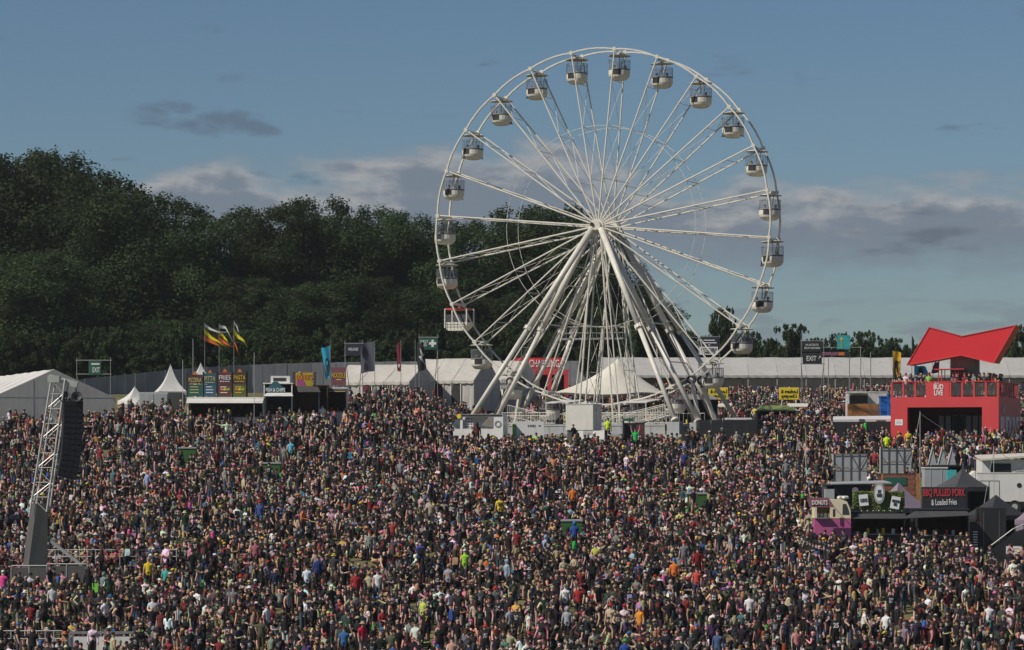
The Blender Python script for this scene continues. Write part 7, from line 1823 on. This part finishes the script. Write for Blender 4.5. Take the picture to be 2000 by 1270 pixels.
# ---- the crowd ------------------------------------------------------------
def sample_crowd():
    g = np.random.default_rng(5)
    cand = []
    def zone(p0, p1, d0, d1, dens, seat):
        # candidates evenly over the ground of a wedge of the view
        area = (d1 * d1 - d0 * d0) / 2 * (p1 - p0) / F; n = int(area * dens)
        d = np.sqrt(g.uniform(d0 * d0, d1 * d1, n)); p = g.uniform(p0, p1, n)
        for i in range(n): cand.append(((p[i] - 1000) * d[i] / F, d[i], seat))
    zone(-30, 1950, 150, 172, 5.0, .56); zone(1950, 2030, 150, 172, 4.0, .2)
    zone(-30, 1580, 172, 205, 5.0, .88); zone(1580, 1665, 172, 191.5, 4.2, .15); zone(1665, 1930, 172, 191.6, 4.2, .1); zone(1930, 2030, 172, 187, 4.2, .15)
    zone(-30, 840, 205, 249, 5.0, .96); zone(840, 1490, 205, 232, 5.0, .95); zone(840, 1490, 232, 249.3, 5.0, .95); zone(1490, 1580, 205, 249, 4.0, .7)
    zone(-30, 230, 249, 259, 3.0, .4); zone(230, 360, 249, 266, 3.0, .3); zone(360, 630, 249, 258.8, 3.4, .3); zone(630, 680, 249, 258.8, 3.0, .3); zone(680, 870, 249, 283, 3.0, .35); zone(870, 1005, 252, 283, 2.2, .3)
    zone(1480, 1610, 249, 330, 2.6, .3); zone(1000, 1500, 284, 334, 2.3, .3); zone(1600, 1750, 284, 334, 1.7, .2); zone(1750, 2030, 290, 334, 1.2, .2)
    zone(1580, 1624, 209, 226, 3.0, .5); zone(1695, 1720, 214, 229, 3.0, .6); zone(1580, 1760, 231, 249.5, 3.0, .3); zone(1975, 2040, 246, 300, 2.5, .2); zone(1760, 2030, 229, 246, 2.2, .25); zone(1580, 1612, 190, 229, 3.0, .4)
    g.shuffle(cand)
    cell = {}; keep = []
    def clash(x, y, r):
        cx, cy = int(x // 1), int(y // 1)
        for i in (-1, 0, 1):
            for j in (-1, 0, 1):
                for (a, b, rr) in cell.get((cx + i, cy + j), ()):
                    if (a - x) ** 2 + ((b - y)) ** 2 < ((r + rr) / 2) ** 2: return True
        return False
    for (x, y, r, D, p) in ACC: cell.setdefault((int(x // 1), int(y // 1)), []).append((x, y, r))
    stand_acc = [(x, y) for (x, y, r, D, p) in ACC]
    from mathutils import noise as mn
    for (x, y, seat) in cand:
        # worn paths and grass gaps between groups
        nz = mn.noise((x * .16, y * .10, 1.3)) + .5 * mn.noise((x * .45, y * .45, 7.7))
        if nz > .50 and y < 250 : continue
        if any(a <= x <= b and c <= y <= d for a, b, c, d in FOOT): continue
        seat_here = seat + .45 * mn.noise((x * .12, y * .16, 4.4)) if seat < .97 else .97
        sit = g.random() < seat_here
        # do not stand right in front of those one can single out
        for (ax_, ay_) in stand_acc:
            if 0 < ay_ - y < 4.5 and abs(ax_ * y / ay_ - x) < .42: sit = True; break
        r = .58 if sit else .58
        if clash(x, y, r): continue
        cell.setdefault((int(x // 1), int(y // 1)), []).append((x, y, r)); keep.append((x, y, sit))
    return keep
CROWD = sample_crowd()
print('crowd', len(CROWD), sum(c[2] for c in CROWD))
SITP = ['sit_knees', 'sit_cross', 'sit_back', 'sit_phone', 'lie']; STP = ['stand', 'hips', 'crossed', 'phone', 'drink', 'walk', 'shade', 'point', 'cheer']
def roll(g, sit):
    pose = SITP[g.choice(5, p=[.32, .33, .14, .17, .04])] if sit else STP[g.choice(9, p=[.29, .12, .13, .18, .15, .08, .025, .015, .01])]
    rz = g.choice([g.normal(0, .7), math.pi + g.normal(0, .6), g.uniform(-3.14, 3.14)], p=[.42, .28, .30])
    return pose, float(rz)
PW = {'stand': 'standing', 'hips': 'hands on hips', 'crossed': 'arms folded', 'phone': 'looking at a phone', 'drink': 'holding a drink', 'walk': 'walking', 'shade': 'shading the eyes', 'point': 'arm stretched out', 'cheer': 'arms raised',
      'sit_knees': 'sitting with knees up', 'sit_cross': 'sitting cross-legged', 'sit_back': 'sitting leaning back', 'sit_phone': 'sitting with a phone', 'lie': 'lying back'}
COLW = [(130, 'bottom left corner'), (300, 'below the tower rail'), (470, 'below the pizzeria boards'), (640, 'below the donuts trailer'), (800, 'below the frame tents'), (960, 'below the white van'), (1120, 'below the generator'), (1280, 'below the ticket booth'), (1440, 'below the black enclosure'), (1600, 'below the exit sign'), (1760, 'below the donut van'), (1900, 'below the pulled pork stall'), (2100, 'bottom right corner')]
def facing_word(rz):
    c = math.cos(rz)
    return 'facing us' if c > .5 else 'from behind' if c < -.5 else 'side on'
def label_for(a, pose, rz, px):
    hd = a['head']
    if hd in ('cap', 'longcap'): h = a['hat_n'] + ' cap'
    elif hd == 'bucket': h = a['hat_n'] + ' bucket hat'
    elif hd == 'hood': h = 'hood up'
    elif hd == 'bald': h = 'shaved head'
    elif hd == 'long': h = 'long ' + a['hair_n'] + ' hair'
    else: h = 'short ' + a['hair_n'] + ' hair'
    pt = {1.0: 'printed ', 2.0: 'checked ', 3.0: 'striped '}.get(a['pat'], '')
    top = 'vest' if a['bare'] else 'long-sleeved top' if a['longs'] else 'T-shirt'
    w = next(n for lim, n in COLW if px < lim)
    return 'person in %s%s %s, %s, %s %s, %s' % (pt, a['shirt_n'], top, h, PW[pose], facing_word(rz), w)
def build_crowd():
    g = np.random.default_rng(21)
    N_IND = 190
    order = sorted(range(len(CROWD)), key=lambda i: CROWD[i][1])
    ind = []
    for i in order:
        x, y, sit = CROWD[i]; gzv = gz(x, y); px = 1000 + F * x / y
        top = YH - (gzv + (.75 if sit else 1.62)) * F / y
        if -5 < px < 2005 and top < 1262 and (not sit or top < 1240): ind.append(i)
        if len(ind) >= N_IND: break
    ind = set(ind); used = set(); rest = []
    for i, (x, y, sit) in enumerate(CROWD):
        pose, rz = roll(g, sit); a = attrs(g); sc = float(g.normal(.965, .055)); sc = min(max(sc, .88), 1.12)
        if i in ind:
            px = 1000 + F * x / y; lab = label_for(a, pose, rz, px); k = 0
            while (lab in used or len(lab.split()) > 16) and k < 60: pose, rz = roll(g, sit); a = attrs(g); lab = label_for(a, pose, rz, px); k += 1
            used.add(lab); person(Vector((x, y, gz(x, y) - .01)), rz, pose, a, lab, 'front rows of the crowd', sc, bag=bool(g.random() < .14 and pose not in ('sit_back', 'lie')))
        else: rest.append((x, y, pose, rz, a, sc, g.random() < .12))
    # prototypes for the mass of the crowd: each pose with each kind of head
    pc = bpy.data.collections.new('crowd_figures'); idx = {}
    for p in POSES:
        if p == 'sit_up': continue
        for h in HEADS:
            for bag in (False, True):
                if bag and (p in ('sit_back', 'lie', 'point', 'shade') or h in ('hood', 'bald', 'longcap')): continue
                bm = bmesh.new(); me0, hd, chst, ax = BODY[p]; bm.from_mesh(me0)
                mats_ = list(me0.materials)
                def addm(me, mtx):
                    t = me.copy(); t.transform(mtx)
                    if t.materials[0].name not in [m_.name for m_ in mats_]: mats_.append(t.materials[0])
                    mi = [m_.name for m_ in mats_].index(t.materials[0].name)
                    n0 = len(bm.faces); bm.from_mesh(t); bm.faces.ensure_lookup_table()
                    for f in bm.faces[n0:]: f.material_index = mi
                    bpy.data.meshes.remove(t)
                for nm, fn, mm in HEADS[h]: addm(HM[fn.__name__], Matrix.Translation(hd))
                if bag: addm(BAG, Matrix.Translation(chst) @ Matrix.Rotation(math.asin(-ax.y), 4, 'X'))
                me = bpy.data.meshes.new('figure'); bm.to_mesh(me); bm.free()
                for m_ in mats_: me.materials.append(m_)
                nm = 'figure_%03d' % len(idx); idx[(p, h, bag)] = len(idx); o = bpy.data.objects.new(nm, me); pc.objects.link(o)
    n = len(rest)
    V = np.array([(x, y, 0) for x, y, *_ in rest]); V[:, 2] = ground_np(V[:, 0], V[:, 1]) - .01
    me = bpy.data.meshes.new('crowd'); me.from_pydata(V.tolist(), [], []); me.update()
    def put(nm, ty, arr, key):
        at_ = me.attributes.new(nm, ty, 'POINT'); at_.data.foreach_set(key, np.asarray(arr).ravel())
    put('proto', 'INT', np.array([idx.get((p, a['head'], bool(b)), idx[(p, a['head'], False)]) for _, _, p, _, a, _, b in rest], 'i4'), 'value')
    put('rot', 'FLOAT_VECTOR', np.array([(0, 0, r) for _, _, _, r, *_ in rest], 'f4'), 'vector')
    put('scl', 'FLOAT', np.array([s for *_, s, _ in rest], 'f4'), 'value')
    for k in AV: put(k, 'FLOAT_VECTOR', np.array([r[4][k] for r in rest], 'f4'), 'vector')
    for k in AF: put(k, 'FLOAT', np.array([r[4][k] for r in rest], 'f4'), 'value')
    o = bpy.data.objects.new('crowd', me); COL.objects.link(o)
    tag(o, 'dense festival crowd sitting and standing all over the hillside', 'crowd', kind='stuff')
    ng = bpy.data.node_groups.new('crowd_nodes', 'GeometryNodeTree')
    ng.interface.new_socket('Geometry', in_out='INPUT', socket_type='NodeSocketGeometry'); ng.interface.new_socket('Geometry', in_out='OUTPUT', socket_type='NodeSocketGeometry')
    N = ng.nodes.new; L = ng.links.new
    gi = N('NodeGroupInput'); go = N('NodeGroupOutput'); ip = N('GeometryNodeInstanceOnPoints'); ci = N('GeometryNodeCollectionInfo')
    ci.inputs['Collection'].default_value = pc; ci.inputs['Separate Children'].default_value = True; ci.inputs['Reset Children'].default_value = True
    def na(nm, ty):
        a = N('GeometryNodeInputNamedAttribute'); a.data_type = ty; a.inputs['Name'].default_value = nm; return next(s for s in a.outputs if s.enabled and s.name == 'Attribute')
    e2r = N('FunctionNodeEulerToRotation'); L(na('rot', 'FLOAT_VECTOR'), e2r.inputs[0])
    L(gi.outputs[0], ip.inputs['Points']); L(ci.outputs[0], ip.inputs['Instance']); ip.inputs['Pick Instance'].default_value = True
    L(na('proto', 'INT'), ip.inputs['Instance Index']); L(e2r.outputs[0], ip.inputs['Rotation']); L(na('scl', 'FLOAT'), ip.inputs['Scale']); L(ip.outputs[0], go.inputs[0])
    md = o.modifiers.new('figures', 'NODES'); md.node_group = ng
build_crowd()

# ---- loose camp chairs ------------------------------------------------------
def camp_chair(px, py, m, rz, label):
    D = plane_D(py); c = on_ground(px, D); t = thing('camping_chair', label, 'chair', c, rz, 'folding camping chairs')
    obj('seat', MB().slab([(-.26, -.22, .40), (.26, -.22, .40), (.24, .22, .36), (-.24, .22, .36)], .02), m, t)
    obj('backrest', MB().slab([(-.26, .22, .36), (.26, .22, .36), (.28, .38, .88), (-.28, .38, .88)], .02), m, t)
    for sx in (-1, 1):
        obj('leg', MB().tube((sx * .28, -.28, 0), (sx * .22, .28, .42), .012, n=5), 'dark_steel', t); obj('leg', MB().tube((sx * .28, .32, 0), (sx * .26, -.22, .42), .012, n=5), 'dark_steel', t); obj('armrest', MB().box(sx * .30 - .04, sx * .30 + .04, -.25, .3, .58, .60), m, t)
for a in ((208, 1108, 'red_paint', .4, 'red camping chair above the tower rail'), (220, 1112, 'ribbon_orange', -.2, 'orange camping chair above the tower rail'), (181, 1172, 'lime', .1, 'lime green camping chair right of the tower barrier'), (682, 908, 'cyan', .3, 'sky blue camping chair below the spade flag'), (940, 990, 'ribbon_orange', 3.0, 'tall coral chair back near the numbered yellow shirt'), (1685, 1135, 'blue_plastic', .2, 'bright blue camping chair below the donut van'), (930, 920, 'blue_plastic', 2.8, 'blue camping chair below the white van'), (405, 1165, 'lime', .2, 'lime green camping chair in the left crowd')):
    if a[2] in M or a[2] == 'lime':
        camp_chair(a[0], a[1], MATS['lime'] if a[2] == 'lime' else a[2], a[3], a[4])

# ---- thin summer haze over the field -------------------------------------
def build_haze():
    m = bpy.data.materials.new('haze_air'); m.use_nodes = True; nt = m.node_tree; nt.nodes.clear()
    o = nt.nodes.new('ShaderNodeOutputMaterial'); v = nt.nodes.new('ShaderNodeVolumePrincipled')
    v.inputs['Color'].default_value = (.86, .90, .95, 1); v.inputs['Density'].default_value = .00010; v.inputs['Anisotropy'].default_value = .2
    nt.links.new(v.outputs[0], o.inputs['Volume'])
    h = obj('haze', MB().box(-7000, 7000, -900, 9500, -13, 45), m)
    tag(h, 'thin pale summer haze hanging over the field', None, kind='stuff')
build_haze()
